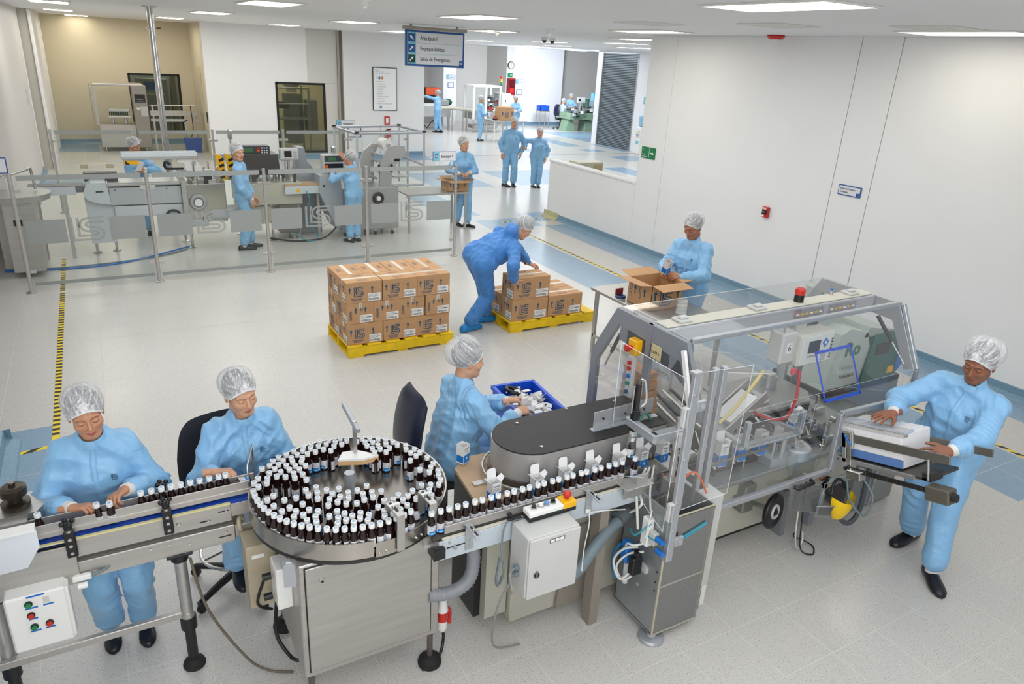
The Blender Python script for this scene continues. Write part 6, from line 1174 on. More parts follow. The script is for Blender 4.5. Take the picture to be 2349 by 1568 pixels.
MB().box((.03, .10, -.12), (.10, .20, -.06), CHROME, .006, T).build('bracket_plate', None, mz); MB().tube([T @ Vector(p) for p in ((.03, .04, .15), (.04, .07, .12), (.035, .09, .09))], .006, 8, BLUEP).tube([T @ Vector(p) for p in ((.03, .06, -.1), (.04, .08, -.28), (.06, .2, -.36), (.05, .26, -.22), (.05, .2, -.12))], .007, 8, GREYHOSE).build('sensor_cable', None, mz)
MB().torus((.02, .10, -.26), .025, .008, (1, .3, .2), m=ORANGE).build('orange_cable_loop', None, mz)
bs = thing('carton_blanks', 'long stack of flat white and blue carton blanks in the sloping magazine', 'cartons', (4.12, 2.55, .78))
CE = [mat('carton edge white', '#eceaea', .6), mat('carton edge grey', '#c9c5c2', .6), mat('carton edge pale blue', '#b9c6dc', .6), mat('carton edge blue', '#5f84bd', .6)]
mb = MB(); n = 106
for i in range(n):
    y0 = -.02+i*.0042; j = rr.uniform(-.003, .003); k = i % 3
    for (x0, x1, z0, z1, m) in ((-.012, -.003, .0, .055, CE[3]), (-.012, -.003, .055, .10, CE[0]), (-.012, .003, .155, .195, CE[0]), (-.06, -.004, .195, .215, CE[1]), (-.12, -.03, .215, .230, CE[2] if k == 0 else CE[1]), (-.285, -.012, .0, .215, CE[0])):
        mb.box((x0+j*.3, y0, z0), (x1+j*.3, y0+.0036, z1+j), m, 0, T)
mb.build('blank_edges', None, bs)['kind'] = 'stuff'
# infeed tower, door panels and side box
tw = thing('pneumatic_tower', 'tall narrow steel tower with smoked front window, air valves and a round foot', 'machine', (2.45, 2.385, 0)); G = lambda xx, yy, zz: (xx-2.45, yy-2.385, zz)
TS = mat('galvanised tower steel', '#9fa3a4', .42, .55, noise=.12, nscale=4)
MB().box((0, 0, .06), (.006, .36, .90), TS, .001).build('left_wall', None, tw); MB().box((.335, .0, .06), (.341, .36, .86), TS).build('right_wall', None, tw); MB().box((0, .354, .06), (.341, .36, .9), TS).build('rear_wall', None, tw); MB().box((0, 0, .05), (.341, .36, .066), TS).build('floor_plate', None, tw)
panel('smoked_window', [G(2.456, 2.386, .066), G(2.786, 2.386, .066), G(2.786, 2.386, .40), G(2.456, 2.386, .40)], SMOKEG, par=tw, off=(0, 0, 0)); panel('smoked_window', [G(2.456, 2.386, .405), G(2.786, 2.386, .405), G(2.786, 2.386, .86), G(2.456, 2.386, .86)], SMOKEG, par=tw, off=(0, 0, 0))
for x0, x1, z0, z1 in ((-.004, .008, .06, .9), (.328, .342, .06, .86), (0, .34, .396, .404), (0, .34, .855, .865), (0, .34, .055, .066)): MB().box((x0, -.004, z0), (x1, .006, z1), mat('window edge strip', '#b8b09a', .5), .001).build('edge_strip', None, tw)
MB().lathe([(.075, 0), (.078, .012), (.07, .026), (.03, .032), (.022, .05), (.022, .06)], (.03, .03, 0), 28, ALU).build('foot', None, tw)
MB().cyl((.10, .15, .07), (.10, .15, .9), .009, n=10, m=STEEL).build('inner_rod', None, tw); MB().torus((.22, .18, .50), .035, .012, (1, 0, 0), m=CHROME).cyl((.2, .18, .5), (.24, .18, .5), .02, n=14, m=STEEL).build('sprocket', None, tw)
mb = MB(); [mb.torus((.21, .18, .46-.022*i), .009, .003, (1, i % 2, 0), 8, 5, STEEL) for i in range(12)]; mb.build('chain', None, tw)['kind'] = 'stuff'
for z in (.36, .42, .49): MB().cyl((-.001, .03, z), (-.004, .03, z), .006, n=8, m=DARKM).build('hole', None, tw)
MB().cyl((-.001, .17, .30), (-.003, .17, .30), .013, n=12, m=GREYP).build('plug', None, tw)
vb = MB().box((-.045, .10, .62), (-.002, .16, .80), WHITEP, .006).box((-.04, .05, .66), (-.004, .10, .74), LGREY, .004).build('valve_block', None, tw)
for yy, z in ((.04, .72), (.03, .65)): MB().cyl((-.03, yy, z), (-.03, yy-.05, z), .016, n=14, m=BLUEP).build('blue_solenoid', None, vb)
rg = MB().box((-.085, .21, .44), (-.03, .27, .58), BLUEP, .012).box((-.10, .12, .42), (-.03, .17, .54), BLACK, .008).cyl((-.06, .145, .54), (-.06, .145, .57), .02, n=14, m=BLACK).cyl((-.06, .22, .30), (-.06, .22, .44), .018, n=14, m=mat('filter bowl', '#c3cbd0', .2)).box((-.02, .1, .43), (0, .3, .47), LGREY).build('air_regulator', None, tw)
for P_, r_, m_ in ((((-.06, .25, .50), (-.10, .20, .60), (-.09, .15, .62), (-.04, .14, .62)), .006, WHITET), (((-.08, .15, .44), (-.12, .2, .36), (-.12, .27, .44), (-.10, .22, .55), (-.06, .15, .60)), .008, WHITET), (((-.03, .18, .38), (-.09, .20, .34), (-.12, .24, .42), (-.08, .20, .52), (-.04, .12, .58)), .007, WHITET),
    (((-.03, .10, .78), (-.10, .14, .70), (-.07, .22, .68), (-.03, .26, .62)), .005, TEAL), (((-.04, .1, .70), (-.02, .0, .71), (.1, -.012, .72), (.28, -.012, .77)), .005, TEAL), (((-.02, .05, .70), (.0, -.01, .70), (.12, -.016, .715), (.27, -.016, .765)), .004, TEAL), (((-.05, .3, .52), (-.08, .32, .45), (-.07, .33, .35), (-.04, .33, .24)), .010, mat('blue hose', '#2e7fb0', .4)),
    (((-.03, .12, .80), (-.03, .11, .86), (-.06, .10, .7)), .004, WHITET), (((.06, .30, 1.0), (-.02, .27, .92), (-.05, .22, .86), (-.05, .18, .70)), .008, WHITET), (((.09, .30, 1.0), (.0, .26, .90), (-.03, .2, .84), (-.04, .3, .72)), .008, WHITET), (((.1, .28, 1.02), (.02, .2, .93), (-.02, .13, .84)), .006, WHITET)):
    MB().tube(P_, r_, 8, m_).build('air_line', None, tw)
sbx = thing('side_box', 'grey sheet metal box beside the steel tower below the posts', 'machine', (2.80, 2.45, 0)); MB().box((0, 0, .20), (.125, .52, .855), LGREY, .006).build('box_body', None, sbx); MB().box((.02, .1, .8551), (.09, .26, .857), BLACK).build('opening', None, sbx); MB().box((.125, .04, .0), (.17, .12, .22), WHITEP, .006).build('white_foot', None, sbx)
MB().box((.01, .02, 0), (.10, .45, .2), DARKM).build('inner_post', None, sbx); MB().tube([(.13, .10, .66), (.145, .08, .5), (.135, .06, .25)], .012, 8, BLACK).build('black_cable', None, sbx)
gd_ = thing('infeed_guard', 'tall aluminium post with clear acrylic guard doors around the bottle gripper', 'guard', (2.46, 2.38, 0)); H_ = lambda xx, yy, zz: (xx-2.46, yy-2.38, zz)
MB().box((-.02, -.028, .60), (.025, .0, 1.73), ALU, .004).build('guard_post', None, gd_); MB().box((-.025, -.03, 1.73), (.03, .01, 1.745), ALU).build('post_cap', None, gd_)
for z in (.72, 1.55): MB().box((.025, -.03, z-.03), (.085, -.012, z+.03), ALU, .003).cyl((.06, -.03, z), (.06, -.036, z), .014, n=14, m=GREYP).build('clamp_plate', None, gd_)
for z in (.93, 1.50): MB().box((-.052, -.03, z-.055), (-.018, .0, z+.055), LGREY, .004).cyl((-.035, -.034, z-.05), (-.035, -.034, z+.05), .010, n=12, m=ALU).build('hinge', None, gd_)
for z in (1.62, 1.25, .98, .80): MB().cyl((.0, -.028, z), (.0, -.034, z), .008, n=10, m=CHROME).build('screw', None, gd_)
panel('guard_door', [H_(2.425, 2.40, .78), H_(2.425, 2.92, .985), H_(2.425, 2.93, 1.70), H_(2.425, 2.40, 1.70)], CLEAR, par=gd_, off=(0, 0, 0)); panel('guard_door', [H_(2.49, 2.36, .93), H_(2.83, 2.36, .945), H_(2.85, 2.36, 1.72), H_(2.49, 2.36, 1.74)], CLEAR, par=gd_, off=(0, 0, 0))
panel('small_guard', [H_(2.30, 2.62, 1.04), H_(2.38, 2.55, 1.05), H_(2.38, 2.55, .90), H_(2.32, 2.60, .90)], CLEAR, par=gd_, off=(0, 0, 0))
gp = thing('bottle_gripper', 'pneumatic gripper arm on a steel column lifting a bottle into the cartons', 'gripper', (2.62, 2.62, .86)); K = lambda xx, yy, zz: (xx-2.62, yy-2.62, zz-.86)
MB().cyl(K(2.60, 2.57, .70), K(2.60, 2.57, 1.36), .020, n=16, m=STEEL).box(K(2.565, 2.535, .66), K(2.635, 2.605, .98), mat('square column', '#9a958c', .4, .6), .004).build('column', None, gp)
MB().box(K(2.42, 2.545, 1.245), K(2.63, 2.60, 1.30), ALU, .004, None).box(K(2.41, 2.55, 1.25), K(2.45, 2.80, 1.30), ALU, .004).box(K(2.57, 2.525, 1.20), K(2.64, 2.605, 1.285), LGREY, .004).build('swing_arm', None, gp)
MB().box(K(2.415, 2.73, 1.23), K(2.457, 2.77, 1.36), BLACK, .004).box(K(2.425, 2.735, 1.36), K(2.448, 2.765, 1.52), DARKM, .003).cyl(K(2.46, 2.755, 1.30), K(2.46, 2.755, 1.54), .009, n=10, m=CHROME).cyl(K(2.415, 2.76, 1.34), K(2.415, 2.76, 1.5), .006, n=8, m=STEEL).build('lift_cylinder', None, gp)
MB().box(K(2.42, 2.735, 1.195), K(2.455, 2.765, 1.23), LGREY, .003).box(K(2.412, 2.74, 1.165), K(2.420, 2.76, 1.21), STEEL).box(K(2.454, 2.74, 1.165), K(2.462, 2.76, 1.21), STEEL).build('gripper_jaws', None, gp)
MB().tube([K(2.46, 2.75, 1.22), K(2.50, 2.72, 1.19), K(2.55, 2.70, 1.20), K(2.58, 2.62, 1.24)], .004, 6, TEAL).tube([K(2.46, 2.76, 1.2), K(2.51, 2.74, 1.185), K(2.56, 2.69, 1.21)], .004, 6, TEAL).tube([K(2.45, 2.76, 1.5), K(2.52, 2.8, 1.5), K(2.53, 2.78, 1.38), K(2.46, 2.76, 1.36)], .006, 6, WHITET).build('air_line', None, gp)
MB().box(K(2.27, 2.55, .985), K(2.46, 2.66, .995), STEEL, .002).box(K(2.36, 2.58, .995), K(2.44, 2.60, 1.04), STEEL).box(K(2.30, 2.60, .90), K(2.50, 2.61, .985), STEEL).build('stop_plate', None, gp)
MB().cyl(K(2.70, 2.62, .85), K(2.70, 2.62, 1.10), .012, n=12, m=STEEL).box(K(2.68, 2.60, 1.05), K(2.80, 2.64, 1.08), STEEL, .003).box(K(2.64, 2.66, .80), K(2.78, 2.72, .90), DARKM, .004).build('stop_post', None, gp)
MB().tube([K(2.62, 2.66, .95), K(2.66, 2.62, .85), K(2.74, 2.54, 1.0), K(2.83, 2.5, .86)], .006, 6, ORANGE).tube([K(2.55, 2.85, 1.2), K(2.65, 2.9, 1.22), K(2.72, 2.88, 1.12)], .007, 6, mat('green hose', '#2a7a5c', .4)).build('coloured_line', None, gp)
# face shield, glue melter, discs
fs = thing('face_shield', 'yellow face shield with black headband hanging below the cartoning machine', 'face shield', (4.08, 2.47, .38)); 
mb = MB(); n, k = 20, 8; v = []
for i in range(k+1):
    for j in range(n+1):
        a = pi*(j/n); t_ = i/k; r = .095*(1-.55*t_**2.2); v.append((r*cos(a), -.9*r*sin(a)-.01, .12-.15*t_+.03*abs(cos(a))**2*(1-t_)))
mb.add(v, [(i*(n+1)+j, (i+1)*(n+1)+j, (i+1)*(n+1)+j+1, i*(n+1)+j+1) for i in range(k) for j in range(n)], mat('glossy yellow', '#f5c90a', .2), True); mb.build('visor_crown', None, fs)
MB().tube([(.09*cos(a), .10*sin(a)*1.1, .15+.03*sin(a)) for a in [pi*i/8 for i in range(9)]], .013, 8, BLACK).tube([(-.088, 0, .14), (-.05, .03, .21), (.0, .04, .235), (.05, .03, .21), (.088, 0, .14)], .010, 8, BLACK).cyl((0, .09, .20), (0, .12, .20), .018, n=12, m=BLACK).build('headband', None, fs); panel('clear_visor', [(-.16, .04, .06), (-.08, -.05, .10), (.02, -.06, -.03), (-.14, .05, -.03)], SMOKEG, .003, par=fs, off=(0, 0, 0))
gm = thing('glue_melter', 'green and pale grey glue melting unit behind the cartoning machine', 'machine', (5.42, 3.62, 0)); GM1 = mat('pale green grey plastic', '#bcc7c1', .4); GM2 = mat('dark teal plastic', '#13615a', .3)
MB().box((-.42, -.25, 0), (.6, .35, .66), FRM, .02).build('stand', None, gm); MB().prism([(-.45, .0), (.02, 0), (.05, .32), (-.02, .46), (-.25, .52), (-.36, .48)], (0, -.24, .72), X, Z, Y*.46, GM1).build('tank_housing', None, gm); MB().box((-.46, -.27, .66), (.55, .28, .72), BLACK, .01).build('base_tray', None, gm)
MB().prism([(.0, 0), (.46, 0), (.56, .12), (.52, .34), (.34, .43), (.06, .42)], (0, -.26, .72), X, Z, Y*.50, GM2).build('control_housing', None, gm); MB().box((-.36, -.05, 1.16), (-.10, .2, 1.52), mat('hopper grey', '#b7beba', .45), .02).build('hopper', None, gm); MB().prism([(-.06, 0), (.32, -.02), (.34, .02), (.0, .08)], (0, -.24, 1.14), X, Z, Y*.44, mat('lid grey', '#a7b0a8', .4)).build('lid', None, gm)
text('Ro', .17, mat('green lettering', '#1d7a5d', .5), (-.27, -.243, 1.0), X, Z, 'lettering', gm, bold=.03); text('Concept', .05, GREYP, (-.30, -.243, .88), X, Z, 'lettering', gm); text('Robatech', .05, INKD, (-.28, -.243, .80), X, Z, 'lettering', gm)
MB().box((.12, -.268, .96), (.30, -.258, 1.06), DARKM, .003).box((.34, -.268, .76), (.42, -.258, .82), YELP).build('label_field', None, gm); MB().box((.44, -.275, .78), (.5, -.255, .98), BLUEP, .005).build('blue_side_panel', None, gm)
MB().tube([Q(4.42, 3.2, 1.5), Q(4.42, 3.25, 1.1), Q(4.5, 3.3, .9)], .035, 12, GREYHOSE).build('suction_hose', None, cm); bar(Q(4.30, 3.35, .75), Q(4.30, 3.35, 1.5), .05, .05, FRM).build('inner_post', None, cm)
jar = thing('plastic_jar', 'white ribbed plastic jar standing behind the clear hood of the machine', 'jar', (5.06, 5.22, .781)); MB().lathe([(.055, 0), (.058, .01), (.055, .03), (.058, .05), (.055, .07), (.058, .09), (.05, .11), (.05, .12), (.055, .122), (.055, .145)], n=20, m=mat('milky plastic', '#dfe0dc', .4)).build('jar_body', None, jar)
# ------------------------------------------------------------------ pallets and shipping boxes
def pallet(label, x, y, w, d):
    t = thing('pallet', label, 'pallet', (x, y, 0))
    for i in range(6):
        x0 = i*(w-.16)/5; MB().box((x0, 0, .115), (x0+.16, d, .137), YWOOD, .004).build('plank', None, t)
    for yy in (0, d/2-.03, d-.06): MB().prism([(0, .115), (0, .03), (.03, .0), (.16, .0), (.18, .025), (w-.18, .025), (w-.16, 0), (w-.03, 0), (w, .03), (w, .115)], (0, yy, 0), X, Z, Y*.06, YWOOD).build('stringer', None, t)
    for i in range(3): x0 = i*(w-.12)/2; MB().box((x0, .001, .001), (x0+.12, d-.001, .02), YWOOD, .003).build('bottom_plank', None, t)
    return t
pallet('yellow wooden pallet under the tall stack of boxes', 2.12, 7.10, 1.25, .80); pallet('yellow wooden pallet with the part built stack next to the bending man', 4.15, 7.13, 1.25, .72)
TAPEM = mat('packing tape', '#cfc3b2', .25); BAR = BARS
def shipbox(w, d, h, top='FRÁGIL'):
    t = thing('shipping_box', 'x', 'box')
    mb = MB(); mb.box((0, 0, 0), (w, d, h), CARD, .004); mb.build('box_body', None, t)
    MB().box((-.0008, d/2-.022, h-.001), (w+.0008, d/2+.022, h+.0012), TAPEM).box((-.0012, d/2-.022, h-.06), (0, d/2+.022, h), TAPEM).box((w, d/2-.022, h-.06), (w+.0012, d/2+.022, h), TAPEM).build('packing_tape', None, t)
    def face(o, u, L, longf):
        ink = MB(); lab = MB(); n = u.cross(Z); o = Vector(o)+n*.0012
        if longf:
            ink.arrow(o+u*(L*.10)+Z*h*.50, u, Z, INK, h*.27); ink.arrow(o+u*(L*.72)+Z*h*.50, u, Z, INK, h*.27); ink.logo(o+u*(L*.21)+Z*h*.30, u, Z, INK, h*.46)
            for i in range(3): ink.quad(o+u*(L*(.13+.02*i))+Z*h*(.21-.05*i), u*L*(.32-.04*i), Z*h*.022, INK)
            for sx in (.06, .68): ink.quad(o+u*L*sx+Z*h*.45, u*L*.08, Z*h*.015, INK)
            lx, lw = .61, .34
        else:
            ink.arrow(o+u*(L*.32)+Z*h*.52, u, Z, INK, h*.28); ink.arrow(o+u*(L*.68)+Z*h*.52, u, Z, INK, h*.28); lx, lw = .46, .48
            for i in range(4): ink.ribbon([(0, 0), (.022, 0), (.022, .022), (0, .022), (0, 0)], .003, o+u*(L*.09)+Z*h*(.22+.11*i), u, Z, INK); ink.quad(o+u*(L*.09+.006)+Z*(h*(.22+.11*i)+.006), u*.010, Z*.010, INK)
            for i in range(2): ink.quad(o+u*(L*(.50+.05*i))+Z*h*.62, u*L*.025, Z*h*.33, INK)
        p = o+n*.0006+u*L*lx+Z*h*.06; lab.quad(p, u*L*lw, Z*h*.36, PAPER); p = p+n*.0005
        for i in range(3): lab.quad(p+u*L*(.03+.01*i)+Z*h*(.29-.05*i), u*L*lw*(.55 if i else .7), Z*h*.012, BAR)
        lab.quad(p+u*L*lw*.55+Z*h*.22, u*L*lw*.36, Z*h*.03, INKD); x_ = .12
        while x_ < .85: b = random.choice((.015, .03, .02)); lab.quad(p+u*L*lw*x_+Z*h*.035, u*L*lw*b, Z*h*.09, INKD); x_ += b+random.choice((.015, .025))
        for i in range(5): lab.quad(p+u*L*.008+Z*h*(.05+.055*i), u*L*.022, Z*h*.03, BAR)
        ink.build('box_print', None, t); lab.build('address_label', None, t)
    face((0, 0, 0), X, w, True); face((w, d, 0), -X, w, True); face((0, d, 0), -Y, d, False); face((w, 0, 0), Y, d, False)
    for yy in (d*.2, d*.8): MB().ribbon([(0, 0), (.11, 0), (.11, .045), (0, .045), (0, 0)], .003, (w*.36, yy-.022, h+.0008), X, Y, INK).build('box_print', None, t)
    for yy in (d*.2, d*.8): text(top, .034, INK, (w*.36+.055, yy-.012, h+.0008), X, Y, 'lettering', t, 'CENTER', sx=.8)
    return t
random.seed(11)
SB = shipbox(.398, .298, .235); first = [True]
def sbox(src, x, y, z, rot, label, group=None):
    if first[0]: first[0] = False; src.location = (x, y, z); src.rotation_euler = (0, 0, rot); tag(src, label, None, group); return src
    return dup(src, (x, y, z), (0, 0, rot), label, group)
names = {0: 'bottom', 1: 'middle', 2: 'top'}; pos3 = ('left', 'middle', 'right'); pos4 = ('leftmost', 'second from left', 'third from left', 'rightmost')
for L in range(3):
    z = .137+L*.2365; lo = L != 1; j = lambda: random.uniform(-.004, .004)
    for i in range(3):
        yy = 7.14 if lo else 7.14+.40
        sbox(SB, 2.125+i*.4025+j(), yy+j(), z, random.uniform(-.006, .006), ('%s box in the front of the %s layer of the tall stack, emblem side out' % (pos3[i], names[L])) if lo else ('%s box in the hidden rear row of the middle layer of the tall stack' % pos3[i]), 'shipping boxes on the left pallet')
    for i in range(4):
        yy = 7.14+.302 if lo else 7.14
        sbox(SB, 2.125+i*.302+.298+j(), yy+j(), z, pi/2+random.uniform(-.006, .006), ('%s box in the rear row of the %s layer of the tall stack' % (pos4[i], names[L])) if lo else ('%s box in the front of the middle layer, narrow end out' % pos4[i]), 'shipping boxes on the left pallet')
SB2 = shipbox(.51, .30, .272, 'NO PISAR'); z = .137
for k, (x, y, zz, lab) in enumerate(((4.17, 7.15, z, 'lower box under the one the bending man holds'), (4.69, 7.15, z, 'right front box in the lower layer of the part built stack'), (4.17, 7.46, z, 'rear left box of the part built stack, behind the lower box'), (4.69, 7.46, z, 'rear right box in the lower layer of the part built stack'), (4.185, 7.155, z+.2735, 'topmost box held by the man in the dark blue coverall'))):
    if k == 0: SB2.location = (x, y, zz); tag(SB2, lab, None, 'shipping boxes on the right pallet')
    else: dup(SB2, (x, y, zz), (0, 0, random.uniform(-.008, .008)), lab, 'shipping boxes on the right pallet')
def openbox(name, label, x, y, z, w, d, h, flap=.16, logo=True, rz=0):
    t = thing(name, label, 'box', (x, y, z), rz); e = .005
    MB().box((0, 0, 0), (w, e, h), CARD).box((0, d-e, 0), (w, d, h), CARD).box((0, 0, 0), (e, d, h), CARD).box((w-e, 0, 0), (w, d, h), CARD).box((0, 0, 0), (w, d, e), CARD).build('box_body', None, t)
    for o, u, v in (((0, 0, h), X*w, Vector((0, -.9, -.12))), ((0, d, h), X*w, Vector((0, .93, .18))), ((0, 0, h), Y*d, Vector((-.9, 0, .1))), ((w, 0, h), Y*d, Vector((.9, 0, .05)))):
        o = Vector(o); v = v.normalized()*flap; MB().prism([(0, 0), (1, 0), (.98, 1), (.02, 1)], o, u, v, Z*.004, CARD).build('flap', None, t)
    ink = MB()
    if logo:
        ink.arrow((w*.12, -.001, h*.42), X, Z, INK, h*.4); ink.arrow((w*.84, -.001, h*.42), X, Z, INK, h*.4); ink.logo((w*.27, -.001, h*.16), X, Z, INK, h*.62)
        ink.arrow((-.001, d*.3, h*.45), -Y, Z, INK, h*.36); ink.arrow((-.001, d*.7, h*.45), -Y, Z, INK, h*.36)
        for i in range(4): ink.ribbon([(0, 0), (.03, 0), (.03, .03), (0, .03), (0, 0)], .004, (-.001, d*.92, h*(.3+.14*i)), -Y, Z, INK)
        for i in range(2): ink.quad((-.001, d*(.52-.05*i), h*.3), -Y*d*.02, Z*h*.5, INK)
        ink.build('box_print', None, t)
    return t
t5 = thing('packing_table', 'stainless steel packing table behind the cartoning machine carrying the open box', 'table', (4.70, 4.85, 0))
MB().box((0, 0, .745), (.70, 1.47, .78), STEELH, .006).build('table_top', None, t5)
for x, y in ((.06, .08), (.64, .08), (.05, 1.40), (.64, 1.40)): MB().box((x-.02, y-.02, 0), (x+.02, y+.02, .745), STEEL, .003).build('leg', None, t5)
MB().box((.03, .08, .2), (.06, 1.40, .24), STEEL).build('cross_bar', None, t5)
openbox('open_box', 'open cardboard box with emblem on the steel packing table', 4.78, 5.38, .78, .42, .38, .27)
tr = thing('tape_roll', 'dark blue tape roll with red backing beside the open box on the packing table', 'roll', (4.75, 5.84, .782)); MB().torus((0, 0, .025), .042, .018, m=mat('dark blue tape', '#28406a', .3)).lathe([(.05, 0), (.05, .008)], n=24, m=WHITEP).build('roll', None, tr); MB().box((-.05, .02, .04), (.05, .04, .11), mat('dark red tape', '#7d2632', .4), .006).build('red_backing', None, tr)
tr2 = thing('bin_items', 'small yellow and black item hanging at the packing table leg', 'tool', (4.80, 5.76, .35)); MB().box((-.03, -.02, 0), (.03, .02, .06), YELP, .004).box((-.04, -.03, .0), (-.03, .03, .07), BLACK).build('body', None, tr2)
hc = carton(5.12, 5.60, 1.11, 1.2, 'white and blue medicine carton held up by the man at the open box', None, h=.16, w=.07, open_=False); hc.rotation_euler = (.35, -.25, .2)
# ------------------------------------------------------------------ glass barriers
def barrier(nm, label, x0, y, n, pitch, front=True):
    t = thing(nm, label, 'barrier', (x0, y, 0))
    for i in range(n+1):
        x = i*pitch; p = MB().cyl((x, 0, .01), (x, 0, 1.507), .024, n=18, m=STEEL).build('post', None, t); MB().lathe([(.06, 0), (.06, .012), (.03, .02)], (x, 0, 0), 24, STEEL).build('base_disc', None, p)
        for z in (.28, 1.30):
            for s_ in ((1,) if i == 0 else (-1,) if i == n else (-1, 1)): MB().box((x+s_*.022 if s_ > 0 else x-.092, -.012, z-.022), (x+.092 if s_ > 0 else x-.022, .012, z+.022), STEEL, .003).build('glass_clamp', None, p)
    for i in range(n):
        a, b = i*pitch+.045, (i+1)*pitch-.045; g = MB().box((a, -.004, .05), (b, .004, 1.50), GLASS).build('glass_panel', None, t)
        MB().box((a+.02, -.0052, 1.425), (b-.02, -.0048, 1.49), FROST).build('frosted_band', None, g)
        if front:
            MB().box((a, -.0052, .09), (b, -.0048, .135), FROSTL).build('frosted_band', None, g)
            for u0, u1 in ((.02, .455), (.945, 1.37)): MB().box((a+u0, -.0052, .63), (a+u1, -.0048, .935), FROST).build('frosted_block', None, g)
            MB().logo((a+.50, -.0055, .635), X*1.25, Z, FROSTL, .31).build('frosted_emblem', None, g)
    return t
barrier('glass_barrier', 'front row of clear glass barrier panels with frosted blocks on steel posts', -.935, 10.68, 4, 1.494); barrier('glass_barrier', 'rear row of glass barrier panels on steel posts before the alcove', -.635, 15.75, 5, 1.37, False)
MB_ = MB(); 
for nm, lab, x, y, body in (('station_sign', 'white Empaque 9 sign clipped to the front glass barrier', 4.63, 10.66, 'Empaque 9'), ('station_sign', 'white Empaque 8 sign clipped to the rear glass barrier', 4.60, 15.73, 'Empaque 8')):
    t, T, u, n = sign(nm, lab, (x, y, 1.56), X, .40, .15, NAVYS, mat('sign face', '#dcdce0'), frame_w=.006); MB().quad(n*.004+u*.008+Z*.008, u*.10, Z*.134, SKYB).build('colour_strip', None, t); MB().quad(n*.005+u*.035+Z*.05, u*.05, Z*.06, NAVYS).build('logo_tile', None, t); MB().logo(n*.006+u*.042+Z*.058, u, Z, WHITEPR, .036).build('emblem', None, t)
    text(body, .058, INKD, n*.004+u*.14+Z*.055, u, Z, 'lettering', t, sx=.8, bold=.015); MB().box((.06, .002, -.06), (.075, .008, .01), WHITEP).box((.32, .002, -.06), (.335, .008, .01), WHITEP).build('clip', None, t)
t, T, u, n = sign('station_sign', 'blue bordered sign at the far left edge on the barrier', (-1.03, 10.66, 1.52), X, .10, .19, NAVYS, mat('sign face', '#dcdce0'), frame_w=.012)
pole = thing('service_pole', 'polished steel service pole reaching from the packaging line to the ceiling', 'pole', (1.09, 13.88, 0)); MB().cyl((0, 0, 0), (0, 0, 3.6), .05, n=24, m=CHROME).build('tube', None, pole); MB().cyl((.03, -.05, .9), (.03, -.05, 3.6), .02, n=12, m=CHROME).build('side_tube', None, pole); MB().cyl((0, 0, 3.27), (0, 0, 3.29), .075, n=20, m=STEEL).box((.05, -.02, 3.27), (.14, .02, 3.29), DARKM).build('clamp_ring', None, pole); MB().cyl((0, 0, 3.585), (0, 0, 3.6), .11, n=24, m=STEEL).build('ceiling_plate', None, pole)
# ------------------------------------------------------------------ packaging line behind the glass
LB = mat('line panel blue white', '#c7ccd0', .4); LG2 = mat('line panel grey', '#b3b6b8', .42); HOODD = mat('dark tinted hood', '#3f3b36', .2); LCD = mat('green display', '#3f6b45', .3, emit=.15)
def feet(t, pts, h=.12):
    for x, y in pts:
        l = MB().cyl((x, y, .03), (x, y, h), .02, n=12, m=CHROME).build('leg', None, t); MB().lathe([(.06, 0), (.06, .012), (.03, .03)], (x, y, 0), 18, STEEL).build('foot_pad', None, l)
bl = thing('blister_machine', 'long blister packing line with light panels behind the front glass', 'machine', (0, 12.3, 0))
MB().prism([(-.21, .99), (-.17, 1.08), (-.10, 1.125), (.09, 1.125), (.11, 1.03), (.13, .80), (-.02, .82), (-.16, .87), (-.21, .93)], (0, -.12, 0), X, Z, Y*.5, LB).build('rounded_end_plate', None, bl)
MB().box((.12, -.10, .78), (1.10, .45, 1.04), LG2, .01).build('upper_panel', None, bl); MB().box((.16, -.09, .60), (1.10, .4, .765), LB, .008).build('lower_panel', None, bl); MB().prism([(-.20, .22), (.14, .22), (.18, .83), (-.21, .9)], (0, -.06, 0), X, Z, Y*.45, LB).build('end_column', None, bl)
for x in (.2, .55, .9): MB().cyl((x, -.10, 1.01), (x, -.108, 1.01), .012, n=10, m=CHROME).build('bolt', None, bl)
MB().box((-.05, -.125, .985), (.05, -.119, 1.005), BLACK, .006).build('slot', None, bl); MB().box((.12, -.10, 1.06), (1.15, .5, 1.09), STEEL, .005).build('top_tray', None, bl); MB().box((.12, -.14, 1.10), (1.2, -.12, 1.12), STEEL).build('hand_rail', None, bl)
MB().box((1.10, -.15, .30), (1.18, .5, 1.12), STEEL, .006).build('column', None, bl); MB().box((1.18, -.05, .45), (1.75, .6, 1.05), mat('mirror steel', '#c2bfb9', .22, .9), .01).build('drive_cabinet', None, bl)
MB().torus((1.33, -.08, .77), .10, .03, (0, -1, 0), m=GREYP).cyl((1.33, -.06, .77), (1.33, -.11, .77), .06, n=20, m=WHITEP).build('hand_wheel', None, bl); MB().box((1.12, -.12, .40), (1.45, .3, .50), LG2, .01).box((1.5, -.1, .5), (2.0, .3, .64), LG2, .01).build('lower_housing', None, bl)
feet(bl, ((-.15, .25), (.12, .30), (1.20, .15), (1.15, .6)), .25)
MB().box((.36, .22, 1.40), (1.42, .42, 1.44), STEEL, .004).box((.36, .22, 1.44), (1.42, .24, 1.50), CLEARE).box((.36, .40, 1.44), (1.42, .42, 1.50), CLEARE).build('infeed_tray', None, bl); MB().box((.38, .21, 1.33), (.58, .23, 1.39), YELP).prism([(0, 0), (.06, 0), (.0, .06)], (.40, .208, 1.33), X, Z, -Y*.002, BLACK).build('hazard_label', None, bl)
